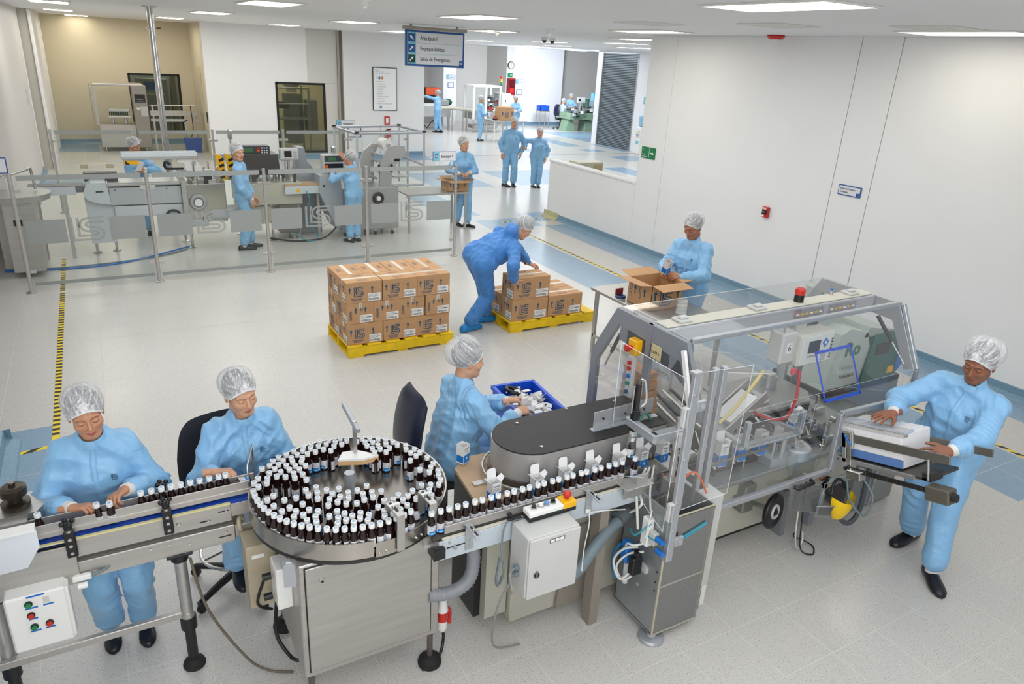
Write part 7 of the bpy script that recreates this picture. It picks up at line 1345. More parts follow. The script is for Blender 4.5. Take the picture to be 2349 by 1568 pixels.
MB().prism([(0, .0), (.26, -.02), (.26, .07), (.16, .20), (.03, .26), (-.10, .24), (-.10, .16), (0, .14)], (1.22, .25, 1.19), X, Z, Y*.08, WHITEP).cyl((1.36, .24, 1.34), (1.36, .22, 1.34), .03, n=16, m=STEEL).build('white_feeder_plate', None, bl)
MB().box((1.0, .3, 1.05), (1.05, .35, 1.42), STEEL).box((.95, .2, 1.24), (1.2, .24, 1.27), BLACK, .005, Matrix.Rotation(0, 4, 'Y')).tube([(1.02, .2, 1.32), (.95, .2, 1.36), (.93, .2, 1.30), (.96, .2, 1.26)], .02, 8, BLACK).build('black_handle', None, bl)
rr = random.Random(8)
for i in range(46):
    x, yy, z = rr.uniform(1.15, 2.0), rr.uniform(-.05, .5), rr.uniform(1.02, 1.22); mb = MB(); k = i % 4
    if k == 0: mb.cyl((x, yy, z-.06), (x, yy, z+rr.uniform(.05, .2)), .012, n=8, m=CHROME)
    elif k == 1: mb.cyl((x, yy-.06, z), (x, yy+.06, z), rr.uniform(.025, .06), n=14, m=STEEL)
    elif k == 2: mb.box((x-.06, yy-.03, z-.05), (x+.06, yy+.03, z+.05), (ALU, DARKM, STEEL)[i % 3], .006)
    else: a = rr.uniform(-1, 1); mb.cyl((x, yy, z), (x+.18*cos(a), yy, z+.18*sin(a)), .01, n=8, m=(BLACK, STEEL)[i % 2])
    mb.build(('spindle', 'roller', 'clamp_block', 'link_rod')[k], None, bl)
for x in (1.72, 1.86): MB().prism([(0, 0), (.10, 0), (.06, .36), (-.06, .42)], (x, .1, 1.08), X, Z, Y*.02, YELP).build('hazard_plate', None, bl); mb = MB(); [mb.prism([(-.01, 0), (.06, .03), (.05, .07), (-.02, .04)], (x+.01, .098, 1.09+i*.09), X, Z, -Y*.003, BLACK) for i in range(4)]; mb.build('hazard_stripes', None, bl)['kind'] = 'stuff'
MB().torus((.95, -.12, .58), .10, .02, (0, 1, .2), m=BLACK).box((1.0, -.14, .52), (1.1, -.1, .58), YELP, .01).build('hanging_visor', None, bl)
ct_ = thing('line_cartoner', 'cartoner with dark tinted hood and control panel behind the standing young man', 'machine', (2.0, 12.6, 0))
MB().box((.0, -.1, .62), (1.02, .7, .98), BEIGEM, .01).build('body', None, ct_); MB().box((.62, -.08, .12), (.95, .6, .62), mat('brown grey column', '#76716b', .4, .4), .008).build('pedestal', None, ct_); MB().box((.0, -.05, .30), (.5, .6, .60), BEIGEM, .01).build('lower_body', None, ct_)
MB().prism([(.0, 1.08), (.74, 1.08), (.70, 1.42), (.08, 1.42)], (0, .15, 0), X, Z, Y*.45, HOODD).build('tinted_hood', None, ct_); panel('clear_hood', [(-.1, -.05, 1.0), (.98, -.05, 1.0), (.78, .1, 1.44), (-.05, .1, 1.44)], SMOKE, par=ct_, off=(0, 0, 0))
cp = MB().box((.12, .35, 1.38), (.62, .55, 1.53), mat('control panel dark', '#3e4149', .4), .006).build('control_panel', None, ct_); MB().box((.20, .344, 1.43), (.34, .352, 1.50), LCD).build('display', None, cp); MB().box((.41, .342, 1.47), (.45, .352, 1.51), REDP).box((.41, .342, 1.44), (.45, .352, 1.47), ORANGE).build('stop_button', None, cp)
mb = MB(); [mb.box((.48+i*.04, .344, 1.41+j*.04), (.50+i*.04, .352, 1.43+j*.04), WHITEP) for i in range(3) for j in range(3)]; [mb.box((.19+i*.02, .344, 1.40), (.20+i*.02, .352, 1.412), WHITEP) for i in range(8)]; mb.build('keys', None, cp)['kind'] = 'stuff'
MB().cyl((.02, .5, 1.3), (.02, .5, 1.66), .015, n=10, m=STEEL).lathe([(.035, 1.63), (.04, 1.66), (.04, 1.76), (.035, 1.78)], (.02, .5, 0), 16, CHROME).build('signal_lamp', None, ct_)
hm2 = MB().box((.73, .1, 1.32), (1.04, .22, 1.52), LGREY, .02).build('terminal', None, ct_); MB().box((.80, .094, 1.38), (.92, .102, 1.48), BLACK).build('screen', None, hm2); MB().cyl((.88, .2, .98), (.88, .2, 1.34), .025, n=12, m=STEEL).build('terminal_stand', None, hm2); mb = MB(); [mb.box((.80+i*.02, .094, 1.35), (.812+i*.02, .102, 1.36), GREYP) for i in range(6)]; [mb.box((.955+i*.02, .094, 1.35+j*.025), (.967+i*.02, .102, 1.365+j*.025), GREYP) for i in range(3) for j in range(5)]; mb.build('keys', None, hm2)['kind'] = 'stuff'
for i in range(26):
    x, yy = rr.uniform(.05, 1.0), rr.uniform(-.05, .5); MB().cyl((x, yy, .98), (x, yy, .98+rr.uniform(.06, .18)), rr.uniform(.01, .03), n=10, m=(CHROME, STEEL, DARKM)[i % 3]).build('mechanism_pin', None, ct_)
MB().tube([(.25, .05, 1.0), (.4, .0, 1.16), (.6, .0, 1.18), (.78, .05, 1.05)], .02, 8, BLACK).build('black_arch', None, ct_); feet(ct_, ((.08, .0), (.5, -.05), (.9, .5), (.08, .6)), .35)
gk = thing('glue_unit', 'grey hopper unit with green knob between the two machines behind glass', 'machine', (3.1, 12.9, 0)); MB().box((-.10, 0, .0), (.34, .4, 1.05), mat('glue unit grey', '#8f959a', .45), .02).prism([(-.08, 1.05), (.32, 1.05), (.14, 1.26), (.10, 1.50), (-.02, 1.50), (-.04, 1.2)], (0, .05, 0), X, Z, Y*.3, bpy.data.materials['glue unit grey']).build('body', None, gk); MB().ell((.40, .1, 1.09), (.09, .06, .035), DGREEN).build('green_knob', None, gk)
cl = thing('line_conveyor', 'short conveyor joining the two machines behind the glass', 'conveyor', (2.72, 12.45, 0)); MB().box((0, 0, .92), (.62, .3, .96), LAM, .004).box((0, -.01, .80), (.62, .0, .93), LB).build('belt', None, cl); MB().box((.18, -.013, .83), (.24, -.01, .88), YELP).build('warning_label', None, cl)
for x in (.12, .2, .55): MB().box((x, .1, 0), (x+.05, .15, .85), STEEL).build('leg', None, cl)
MB().tube([(.35, -.02, .85), (.38, -.1, .7), (.30, -.1, .5), (.35, -.1, .3), (.5, -.1, .05), (.3, -.15, .02), (.1, -.1, .15)], .008, m=TEAL).tube([(-.3, .1, .05), (.1, -.1, .02), (.6, -.1, .04), (.9, .0, .25)], .015, m=BLACK).build('cable', None, cl)
ov = thing('overwrapper', 'grey overwrapping machine with sloping panel, film roll and clear cage behind glass', 'machine', (4.2, 12.6, 0))
MB().prism([(-.90, 1.10), (-.54, 1.10), (-.50, .28), (-.62, .16), (-.78, .50), (-.92, .82)], (0, -.22, 0), X, Z, Y*.6, mat('overwrap panel', '#a5a9ae', .4)).build('sloping_panel', None, ov); MB().box((-.56, -.2, .12), (.52, .55, .86), mat('overwrap body', '#a3a3a1', .42, .3), .01).build('body', None, ov)
MB().cyl((-.84, -.22, .93), (-.84, -.23, .93), .02, n=12, m=DARKM).build('lock', None, ov); MB().torus((.13, -.22, .68), .08, .028, (0, -1, 0), m=BLACK).cyl((.13, -.2, .68), (.13, -.25, .68), .04, n=18, m=WHITEP).build('hand_wheel', None, ov)
MB().prism([(.20, .86), (.42, .86), (.44, 1.12), (.56, 1.30), (.70, 1.42), (.68, 1.56), (.50, 1.58), (.34, 1.48), (.22, 1.30)], (0, -.10, 0), X, Z, Y*.06, mat('side plate', '#b5b4b0', .38, .5)).build('mechanism_plate', None, ov); MB().prism([(.0, .86), (.2, .86), (.2, 1.36), (.3, 1.55), (.18, 1.58), (.02, 1.46), (-.04, 1.3)], (0, .2, 0), X, Z, Y*.06, bpy.data.materials['side plate']).build('mechanism_plate', None, ov)
MB().cyl((.38, -.04, 1.58), (.38, .26, 1.58), .10, n=24, m=mat('film roll', '#dedcd8', .35)).cyl((.38, -.12, 1.58), (.38, .3, 1.58), .03, n=12, m=STEEL).build('film_roll', None, ov)
for z in (1.0, 1.15, 1.3, 1.42): MB().cyl((.1+z*.06, -.05, z), (.1+z*.06, .25, z), .022, n=12, m=CHROME).build('roller', None, ov)
for x in (.16, .40): MB().box((x, -.16, 1.12), (x+.03, -.12, 1.26), BLACK, .006).build('black_handle', None, ov)
MB().box((.48, -.105, 1.30), (.58, -.10, 1.35), DARKM, .01).build('oval_badge', None, ov)
for p0, p1 in (((-.45, .40, 1.84), (.76, .40, 1.86)), ((-.20, -.10, 1.78), (1.05, -.10, 1.80)), ((-.45, .40, 1.84), (-.20, -.10, 1.78)), ((.76, .40, 1.86), (1.05, -.10, 1.80)), ((-.45, .40, .86), (-.45, .40, 1.84)), ((-.20, -.10, .86), (-.20, -.10, 1.78)), ((.76, .40, .86), (.76, .40, 1.86)), ((1.05, -.10, .86), (1.05, -.10, 1.80)), ((.45, -.1, .87), (1.05, -.1, .87)), ((.5, .3, 1.45), (1.05, -.10, 1.22))): bar(p0, p1, .035, .035, ALU, (.3, .9, .2)).build('cage_profile', None, ov)
panel('cage_panel', [(-.18, -.10, .9), (1.03, -.10, .9), (1.03, -.10, 1.78), (-.18, -.10, 1.76)], CLEAR, par=ov, off=(0, 0, 0)); panel('cage_panel', [(-.43, .40, .9), (.74, .40, .9), (.74, .40, 1.84), (-.43, .40, 1.82)], CLEAR, par=ov, off=(0, 0, 0))
for x, y, z in ((-.45, .40, 1.84), (.76, .40, 1.86), (1.05, -.1, 1.80), (-.2, -.1, 1.78)): MB().cbox((x, y, z+.02), (.06, .06, .03), DARKM).build('corner_cap', None, ov)
c2 = MB().box((-.78, .0, 1.14), (-.40, .18, 1.42), LGREY, .02).build('control_cabinet', None, ov); MB().box((-.75, -.006, 1.30), (-.43, .002, 1.40), mat('control panel dark', '#3e4149')).box((-.68, -.01, 1.32), (-.55, -.004, 1.38), LCD).build('display', None, c2); MB().box((-.75, -.006, 1.18), (-.43, .002, 1.27), BLACK).box((-.74, -.01, 1.19), (-.70, -.004, 1.25), ORANGE).build('button_row', None, c2); MB().lathe([(.035, 1.42), (.04, 1.45), (.04, 1.53), (.03, 1.56)], (-.56, .1, 0), 16, CHROME).build('signal_lamp', None, ov)
MB().box((.45, -.15, 1.02), (.75, .1, 1.05), STEEL, .004).build('outfeed_tray', None, ov)
for x, y in ((-.45, -.1), (.1, -.1), (.42, -.12), (.1, .45), (.42, .45)): l = MB().box((x-.02, y-.02, .06), (x+.02, y+.02, .14), STEEL).build('leg', None, ov); MB().cyl((x-.02, y, .035), (x+.02, y, .035), .035, n=14, m=BLACK).build('caster', None, l)
tb = thing('steel_table', 'stainless steel table at the end of the line behind the glass with open box', 'table', (4.88, 12.36, 0)); MB().box((0, 0, .69), (1.24, .70, .725), STEELH, .006).build('table_top', None, tb)
for x, y in ((.04, .04), (1.19, .04), (.04, .66), (1.19, .66)): MB().box((x-.02, y-.02, 0), (x+.02, y+.02, .69), STEEL, .003).build('leg', None, tb)
openbox('open_box', 'open cardboard box on the steel table by the end of the glass barrier', 5.72, 12.45, .725, .42, .32, .20, .15)
hb_ = thing('small_box', 'white and blue medicine boxes held by the woman at the steel table', 'box', (6.03, 12.66, 1.03)); MB().cbox((0, 0, 0), (.09, .05, .05), CB, .002).cbox((.0, -.027, 0), (.06, .004, .04), CBL).build('box_body', None, hb_)
rt2 = thing('feeder_table', 'round feeder table with steel rim at the far left behind the first post', 'machine', (-1.0, 11.75, 0)); MB().lathe([(.40, 1.02), (.42, 1.10), (.40, 1.10)], n=40, m=STEEL).build('bowl', None, rt2); MB().box((-.15, -.35, .08), (.22, .3, 1.02), STEELH, .008).build('cabinet', None, rt2); MB().tube([(-.3, -.2, 1.1), (-.2, -.2, 1.3), (.2, -.1, 1.42), (.22, .1, 1.42), (.24, .1, 1.12)], .018, 8, STEEL, smooth=False).build('frame_rail', None, rt2); MB().box((-.05, -.358, .72), (.05, -.35, .80), DARKM).build('dial_plate', None, rt2)
c3 = thing('infeed_conveyor', 'pale infeed conveyor between the feeder table and the blister line', 'conveyor', (-.88, 12.2, 0)); MB().box((0, 0, .96), (.58, .012, 1.08), LB, .003).build('side_panel', None, c3); MB().box((0, .012, .99), (.68, .28, 1.09), mat('belt dark grey', '#6c6b68', .5)).build('belt', None, c3); MB().box((.05, .1, 0), (.11, .16, 1.0), STEEL).box((.4, .1, 0), (.45, .16, 1.0), STEEL).build('stand', None, c3); MB().box((.1, -.002, 1.03), (.2, .0, 1.045), BLACK).build('slot', None, c3)
gb_ = thing('clear_guard_box', 'clear plastic guard box over the infeed conveyor behind the glass', 'guard', (-.28, 12.5, 1.09)); panel('guard_panel', [(0, 0, 0), (.62, 0, 0), (.62, 0, .24), (0, 0, .24)], CLEAR, par=gb_, off=(0, 0, 0)); panel('guard_panel', [(0, 0, .24), (.62, 0, .24), (.62, .3, .24), (0, .3, .24)], SMOKE, par=gb_, off=(0, 0, 0)); MB().box((.1, .05, 0), (.55, .25, .12), DARKM, .01).build('mechanism', None, gb_); [MB().box((x, -.01, .20), (x+.1, .02, .26), CREAMP, .004).build('latch', None, gb_) for x in (.08, .42)]
cbx = thing('floor_cable', 'blue and grey cable lying on the floor under the line behind the glass', 'cable', (0, 12, 0)); MB().tube([(-1.3, -.2, .012), (-.6, -.3, .012), (0, -.25, .012), (.5, 0, .012), (.9, .3, .015), (1.2, .5, .02)], .012, m=BLUEP).tube([(-1.3, -.12, .012), (-.6, -.22, .012), (.3, -.1, .012), (.8, .1, .012), (1.1, .35, .012)], .010, m=GREYHOSE).build('cable', None, cbx)
# ------------------------------------------------------------------ alcove machine and room behind the window
bm = thing('ampoule_machine', 'tall steel filling machine with clear doors and control column in the cream alcove', 'machine', (.2, 24.3, 0))
MB().box((.05, 0, .12), (1.25, .9, .75), STEELH, .01).build('base_cabinet', None, bm); MB().box((.02, 0, 1.80), (1.3, .9, 1.86), STEELH, .01).build('top_canopy', None, bm)
for x, y in ((.04, .03), (.04, .87), (1.24, .87)): MB().box((x-.03, y-.03, .75), (x+.03, y+.03, 1.8), STEELH).build('frame_post', None, bm)
MB().cyl((-.06, .1, .5), (-.06, .1, 1.85), .012, n=8, m=STEEL).build('side_rod', None, bm); panel('door_panel', [(.08, .01, .78), (.95, .01, .78), (.95, .01, 1.78), (.08, .01, 1.78)], SMOKE, par=bm, off=(0, 0, 0))
cc = MB().box((.98, -.12, .12), (1.36, .3, 1.84), mat('control column steel', '#9a938a', .4, .7), .012).build('control_column', None, bm); MB().box((1.04, -.128, 1.38), (1.31, -.118, 1.60), BLACK).build('keypad', None, cc); mb = MB(); [mb.box((1.06+i*.04, -.132, 1.41+j*.05), (1.085+i*.04, -.127, 1.425+j*.05), (ORANGE if i == 5 and j else WHITEP)) for i in range(6) for j in range(2)]; mb.build('keys', None, cc)['kind'] = 'stuff'; MB().box((1.16, -.13, 1.0), (1.34, -.118, 1.26), LGREY).box((1.06, -.13, 1.18), (1.14, -.118, 1.24), WHITEP).build('document_holder', None, cc)
mb = MB(); [mb.cyl((.36+i*.045, .1, 1.0), (.36+i*.045, .1, 1.10), .018, n=8, m=mat('green black vial', '#1d3a27', .3)) for i in range(11)]; mb.build('vials', None, bm)['kind'] = 'stuff'; MB().box((.32, .05, 1.10), (.88, .3, 1.18), STEEL, .01).box((.3, .02, .93), (.92, .4, .98), STEEL, .01).cyl((.42, .15, .78), (.42, .15, .93), .04, m=STEEL).cyl((.75, .15, .78), (.75, .15, .93), .04, m=STEEL).build('filling_head', None, bm)
feet(bm, ((.15, .1), (1.2, .1), (.15, .8), (1.2, .8)), .12)
sl_ = thing('steel_conveyor', 'steel conveyor beside the control column in the cream alcove', 'conveyor', (1.6, 24.3, 0)); MB().box((0, 0, 1.0), (1.3, .3, 1.14), STEELH, .006).box((0, -.01, .86), (1.3, .02, .92), STEEL).build('beam', None, sl_); MB().cyl((0, .0, 1.30), (1.25, .0, 1.30), .012, n=8, m=WHITEP).build('rail', None, sl_)
for x in (.06, .9, 1.22): MB().box((x, .1, 0), (x+.05, .15, 1.3), STEEL).build('stand', None, sl_)
MB().tube([(.2, -.02, .9), (.6, -.05, .78), (1.0, -.02, .9)], .012, m=BLACK).tube([(1.1, .0, 1.3), (1.12, -.02, .7), (1.05, 0, .4)], .012, m=BLACK).build('cable', None, sl_)
bb = thing('blue_bin', 'blue plastic bin on the floor at the end of the alcove conveyor', 'bin', (2.65, 24.0, 0)); MB().prism([(-.2, 0), (.2, 0), (.24, .4), (-.24, .4)], (0, -.15, 0), X, Z, Y*.3, mat('bin blue', '#2b4f9e', .45)).build('bin_body', None, bb)
wr_ = thing('process_cabinet', 'dim steel process cabinet with small displays behind the alcove window', 'machine', (1.5, 27.2, 0)); MB().box((0, 0, 0), (.9, .6, 1.9), STEELH, .01).box((1.0, 0, 0), (1.15, .5, 2.0), CREAMP).build('body', None, wr_); [MB().box((.1, -.01, .5+i*.3), (.8, .002, .56+i*.3), (STEEL, WHITEP)[i % 2]).build('drawer_front', None, wr_) for i in range(4)]; MB().box((.2, -.01, 1.55), (.6, .002, 1.8), BLUEP).build('display', None, wr_)
ptf = thing('platform', 'steel access platform with railing and hopper behind the second window', 'platform', (5.1, 23.6, 0)); GPM = mat('railing grey', '#9aa0a3', .4, .5)
MB().box((-.1, 0, .98), (1.0, .9, 1.02), GPM).build('deck', None, ptf)
for x, y in ((0, 0), (.95, 0), (0, .85), (.95, .85)): MB().cyl((x, y, 0), (x, y, 1.95), .03, n=10, m=GPM).build('railing_post', None, ptf)
for z in (1.45, 1.92): MB().cyl((0, 0, z), (.95, 0, z), .025, n=10, m=GPM).cyl((0, 0, z), (-.35, 0, z-.3), .025, n=10, m=GPM).build('rail', None, ptf)
MB().lathe([(.16, 1.75), (.16, 1.85), (.5, 2.3)], (.65, .9, 0), 24, STEEL).cyl((.65, .9, .2), (.65, .9, 1.7), .3, n=24, m=mat('silo grey', '#7e8488', .4, .4)).build('hopper', None, ptf); MB().box((1.0, .5, .6), (1.35, .9, 1.55), bpy.data.materials['silo grey'], .02).build('side_cabinet', None, ptf); MB().box((.1, .2, 1.3), (.4, .5, 1.5), DARKM, .01).build('motor', None, ptf)
# ------------------------------------------------------------------ far hall
fm = thing('far_packing_machine', 'tall white framed packing machine with clear sides and signal tower in the far hall', 'machine', (14.55, 29.2, 0))
MB().box((.0, .0, .55), (1.3, .9, .85), STEELH, .01).build('base', None, fm)
for x, y in ((0, 0), (.58, 0), (1.28, 0), (0, .9), (1.28, .9)): MB().box((x-.05, y-.04, .55), (x+.05, y+.04, 1.93), WHITEP, .006).build('frame_post', None, fm)
MB().box((-.05, -.05, 1.88), (1.33, .95, 1.96), WHITEP, .006).build('frame_top', None, fm); panel('clear_side', [(.62, -.02, .9), (1.22, -.02, .9), (1.22, -.02, 1.88), (.62, -.02, 1.88)], SMOKE, par=fm, off=(0, 0, 0)); panel('clear_side', [(.05, -.02, .9), (.55, -.02, .9), (.55, -.02, 1.88), (.05, -.02, 1.88)], SMOKE, par=fm, off=(0, 0, 0))
for i in range(14): x, z = rr.uniform(.6, 1.2), rr.uniform(.85, 1.5); MB().box((x-.06, .1, z), (x+.06, .4, z+rr.uniform(.03, .15)), (STEEL, WHITEP, DARKM, REDP)[i % 4], .005).build('mechanism_block', None, fm)
MB().box((1.30, -.1, .6), (1.75, .6, 1.66), LGREY, .01).box((1.75, .1, .7), (2.0, .6, 1.6), LGREY, .01).build('control_cabinet', None, fm); MB().box((1.48, -.106, 1.30), (1.52, -.1, 1.40), BLACK).box((1.85, .094, 1.5), (1.9, .1, 1.55), BLACK).build('cabinet_lock', None, fm)
st_ = MB().cyl((1.36, .1, 1.66), (1.36, .1, 2.0), .025, n=10, m=BLACK).build('signal_pole', None, fm); [MB().cyl((1.36, .1, 2.0+i*.12), (1.36, .1, 2.11+i*.12), .05, n=14, m=m).build('signal_lamp', None, st_) for i, m in enumerate((GREENP, YELP, REDP))]
for x, y in ((.05, .1), (.6, .1), (1.2, .1), (1.6, .2), (1.9, .4), (.05, .8)): MB().cyl((x, y, 0), (x, y, .55), .025, n=8, m=STEEL).build('leg', None, fm)
MB().box((.1, .1, .15), (1.25, .7, .30), STEELH, .01).build('lower_tray', None, fm)
ft = thing('far_table', 'steel table holding a large closed cardboard box in the far hall', 'table', (13.65, 25.7, 0)); MB().box((0, 0, .78), (1.55, .8, .82), STEELH, .005).build('table_top', None, ft); [MB().box((x, y, 0), (x+.04, y+.04, .78), WHITEP).build('leg', None, ft) for x, y in ((.1, .04), (1.4, .04), (.1, .7), (1.4, .7))]; bar((.12, .06, .4), (.5, .06, .76), .03, .03, WHITEP, (0, 1, 0)).build('brace', None, ft)
fb = thing('closed_box', 'large closed cardboard box on the steel table in the far hall', 'box', (14.05, 25.8, .82)); MB().box((0, 0, 0), (.58, .5, .50), CARD, .006).build('box_body', None, fb); MB().logo((.18, -.002, .12), X, Z, INK, .18).arrow((.08, -.002, .18), X, Z, INK, .16).arrow((.5, -.002, .18), X, Z, INK, .16).quad((.22, -.002, .4), X*.12, Z*.03, mat('faded brown print', '#a8835b')).build('box_print', None, fb)
fc = thing('far_conveyor', 'curved white conveyor leading to the far packing machine', 'conveyor', (13.9, 29.8, 0)); MB().tube([(-.5, .3, .92), (0, .2, .94), (.5, -.1, .92), (.75, -.4, .90)], .07, 8, mat('pale belt', '#c9c6b6', .5)).build('belt', None, fc); [MB().cyl((x, y, 0), (x, y, .9), .03, n=8, m=STEEL).build('leg', None, fc) for x, y in ((-.1, .25), (.03, .2), (.42, -.05), (.55, -.2))]
f1 = thing('far_blister_machine', 'dark machine with orange red screen where a worker reaches up at the far left', 'machine', (12.5, 30.3, 0)); MB().box((0, 0, .55), (1.5, .8, 1.0), LGREY, .01).build('body', None, f1); MB().box((.1, .2, 1.0), (1.0, .6, 1.75), DARKM, .02).build('mechanism', None, f1); MB().box((.35, .1, 1.45), (1.0, .2, 1.75), mat('orange red panel', '#d3532c', .4), .01).box((.2, .1, 1.0), (.9, .15, 1.1), WHITEP).build('panel', None, f1); MB().box((1.0, .1, 1.0), (1.45, .5, 1.25), GREYP, .03).ell((1.5, .3, 1.15), (.16, .2, .14), DGREEN).build('glue_tank', None, f1); [MB().cyl((x, y, 0), (x, y, .55), .03, n=8, m=STEEL).build('leg', None, f1) for x, y in ((.1, .1), (1.4, .1), (.1, .7), (1.4, .7))]; MB().tube([(.1, .0, .5), (.3, -.1, .1), (.6, -.1, .4), (.9, -.1, .05)], .02, m=BLACK).build('cable', None, f1)
f4 = thing('green_cartoner', 'green cartoning machine full of dark mechanisms in the far right hall', 'machine', (19.9, 29.3, 0)); GRN = mat('machine green', '#7f9a7f', .45)
MB().box((-.15, .2, .55), (1.9, 1.2, .85), GRN, .02).prism([(-.2, 0), (.35, 0), (.2, .55), (-.05, .55)], (0, .4, 0), X, Z, Y*.6, GRN).box((.9, .4, 0), (1.3, 1.0, .5), GRN, .02).build('green_body', None, f4)
for i in range(70):
    x, y, z = rr.uniform(-.2, 1.9), rr.uniform(-.05, .9), rr.uniform(.7, 1.15); MB().cbox((x, y, z), (rr.uniform(.05, .2), rr.uniform(.05, .2), rr.uniform(.04, .16)), (DARKM, BLACK, STEEL, DARKM, WHITEP, GREYP)[i % 6], .006).build('mechanism_block', None, f4)
MB().box((1.0, .3, 1.15), (1.5, .7, 1.5), mat('pale teal', '#a3c0c4', .4), .02).box((.85, .3, 1.1), (1.0, .7, 1.5), DGREEN, .02).box((1.25, .4, 1.5), (1.5, .6, 1.75), mat('cyan hopper', '#69b4d4', .4), .01).build('glue_tank', None, f4); MB().box((.3, .3, 1.3), (.75, .35, 1.55), LGREY, .01).box((.36, .29, 1.4), (.48, .3, 1.5), BLACK).build('terminal', None, f4); MB().cyl((.5, .35, .9), (.5, .35, 1.35), .03, m=STEEL).build('terminal_stand', None, f4); panel('clear_cover', [(.2, -.1, 1.0), (1.4, -.1, 1.0), (1.2, .3, 1.4), (.3, .3, 1.4)], SMOKE, par=f4, off=(0, 0, 0))
f5 = thing('blue_printer_cart', 'blue and grey printer cart with lit panel beside the green machine', 'machine', (20.9, 28.2, 0)); MB().box((-.3, -.2, .75), (.35, .3, 1.1), mat('cart grey', '#6f7782', .45), .02).prism([(-.3, 1.1), (.3, 1.1), (.35, 1.2), (.1, 1.42), (-.25, 1.42)], (0, -.15, 0), X, Z, Y*.4, mat('cart blue', '#4f74a8', .4)).build('body', None, f5); MB().box((-.1, -.215, .78), (.25, -.2, .86), mat('lit blue panel', '#2d7cff', .3, emit=1.2)).build('lit_panel', None, f5); MB().box((-.1, -.05, .08), (.05, .1, .75), GREYP).box((-.5, -.3, .08), (.4, .3, .14), GREYP).build('stand', None, f5); [MB().cyl((x, y, .0), (x, y, .08), .05, n=10, m=BLUEP).build('caster', None, f5) for x, y in ((-.45, -.25), (.35, -.25), (-.45, .25), (.35, .25))]
yv = thing('face_shield', 'yellow face shield hanging on the far blue printer cart', 'face shield', (20.55, 27.95, .75)); mb = MB(); mb.ell((0, 0, 0), (.14, .05, .2), YELP, 16, 8); mb.build('shield', None, yv)
cb2 = thing('crate', 'blue crate on a small stand behind the far seated worker', 'crate', (19.3, 31.2, .82)); MB().box((-.25, -.18, 0), (.25, .18, .01), CRATEB).box((-.25, -.18, 0), (.25, -.16, .24), CRATEB).box((-.25, .16, 0), (.25, .18, .24), CRATEB).box((-.25, -.18, 0), (-.23, .18, .24), CRATEB).box((.23, -.18, 0), (.25, .18, .24), CRATEB).build('crate_shell', None, cb2)
cs2 = thing('crate_stand', 'thin legged stand under the blue crate in the far hall', 'stand', (19.3, 31.2, 0)); MB().box((-.28, -.2, .79), (.28, .2, .815), STEEL).build('top', None, cs2); [MB().cyl((x, y, 0), (x, y, .79), .018, n=8, m=STEEL).build('leg', None, cs2) for x in (-.25, .25) for y in (-.17, .17)]
chair('office_chair', 'black swivel chair under the far seated worker', 19.95, 30.6, -pi/2+.1, .52, False, .36)
dk = thing('desk_clutter', 'red tape dispenser on the far steel table beside the closed box', 'dispenser', (13.88, 25.95, .82)); MB().box((-.08, -.06, 0), (.08, .06, .06), BLACK, .01).torus((0, 0, .1), .05, .025, (0, 1, 0), m=REDP).build('dispenser_body', None, dk)
# ------------------------------------------------------------------ people
PI2 = pi/2
person('smiling woman in light blue cleanroom suit and hairnet handling bottles at the left conveyor', (-.20, 3.80, .80), (-.205, 3.66, 1.45), pi, head=(pi+.12, .20, .10), wr=((-.085, 3.50, 1.085), (-.325, 3.46, 1.065)), hands=(('grip', (-.55, -.55, .02), (.25, -.2, -1)), ('grip', (.85, -.35, .12), (-.1, -.2, -1))), feet=((-.105, 3.77, pi), (-.275, 3.80, pi)), H=1.57, smile=True, stout=1.1, elbow=((-.5, -.5, -.6), (.5, -.5, -.6)), seed=2, loose=1.15, vx=.008)
person('woman in light blue suit seated on the tall stool at the turntable', (.50, 3.92, .69), (.515, 3.76, 1.375), pi+.15, head=(pi+.28, .16, .08), wr=((.70, 3.58, .90), (.31, 3.50, 1.075)), hands=(('relax', (-.3, -.8, -.3), (0, 0, -1)), ('grip', (.95, -.3, .05), (-.1, -.3, -1))), feet=((.56, 3.66, pi, .28), (.40, 3.66, pi, .28)), H=1.60, seated=True, knee=(0, -1, .6), stout=1.15, elbow=((-.4, -.3, -.8), (.2, -.5, -.85)), seed=4, loose=1.15, vx=.008, skin=SK2, cuffm=SUIT)
person('woman in light blue suit seated in profile beside the carousel sorting leaflets', (1.79, 3.76, .69), (1.90, 3.775, 1.345), -PI2, head=(-PI2-.1, .12, 0), wr=((2.19, 3.74, 1.01), (2.18, 3.60, .99)), hands=(('grip', (.9, -.1, 0), (0, -.6, -.6)), ('grip', (.9, .15, 0), (0, .4, -.8))), feet=((2.05, 3.86, -PI2, .16), (2.05, 3.66, -PI2, .16)), H=1.60, seated=True, knee=(1, 0, .5), stout=1.25, elbow=((-.7, -.3, -.6), (.7, -.3, -.6)), seed=3, loose=1.2, cap='puffy', vx=.008, skin=SK2, emblem=False)
person('man in darker blue hooded coverall bending over to hold the topmost box', (3.86, 7.46, .88), (4.405, 7.38, 1.24), -PI2+.05, head=(-PI2-.15, .75, 0), wr=((4.60, 7.52, .735), (4.15, 7.12, .67)), hands=(('relax', (.9, .1, -.25), (0, 0, -1)), ('flat', (.55, .35, -.55), (.5, .8, 0))), feet=((4.06, 7.62, -PI2), (3.70, 7.40, -PI2+.3)), H=1.76, fem=False, suit=SUITB, hood=True, cap='tight', hair=HAIRG, shoes='cover', stout=1.22, elbow=((-.5, -.7, .3), (.5, -.9, .1)), seed=5, loose=1.12, skin=SK2, emblem=False, sock=False, vx=.010, cuffm=SUITB)
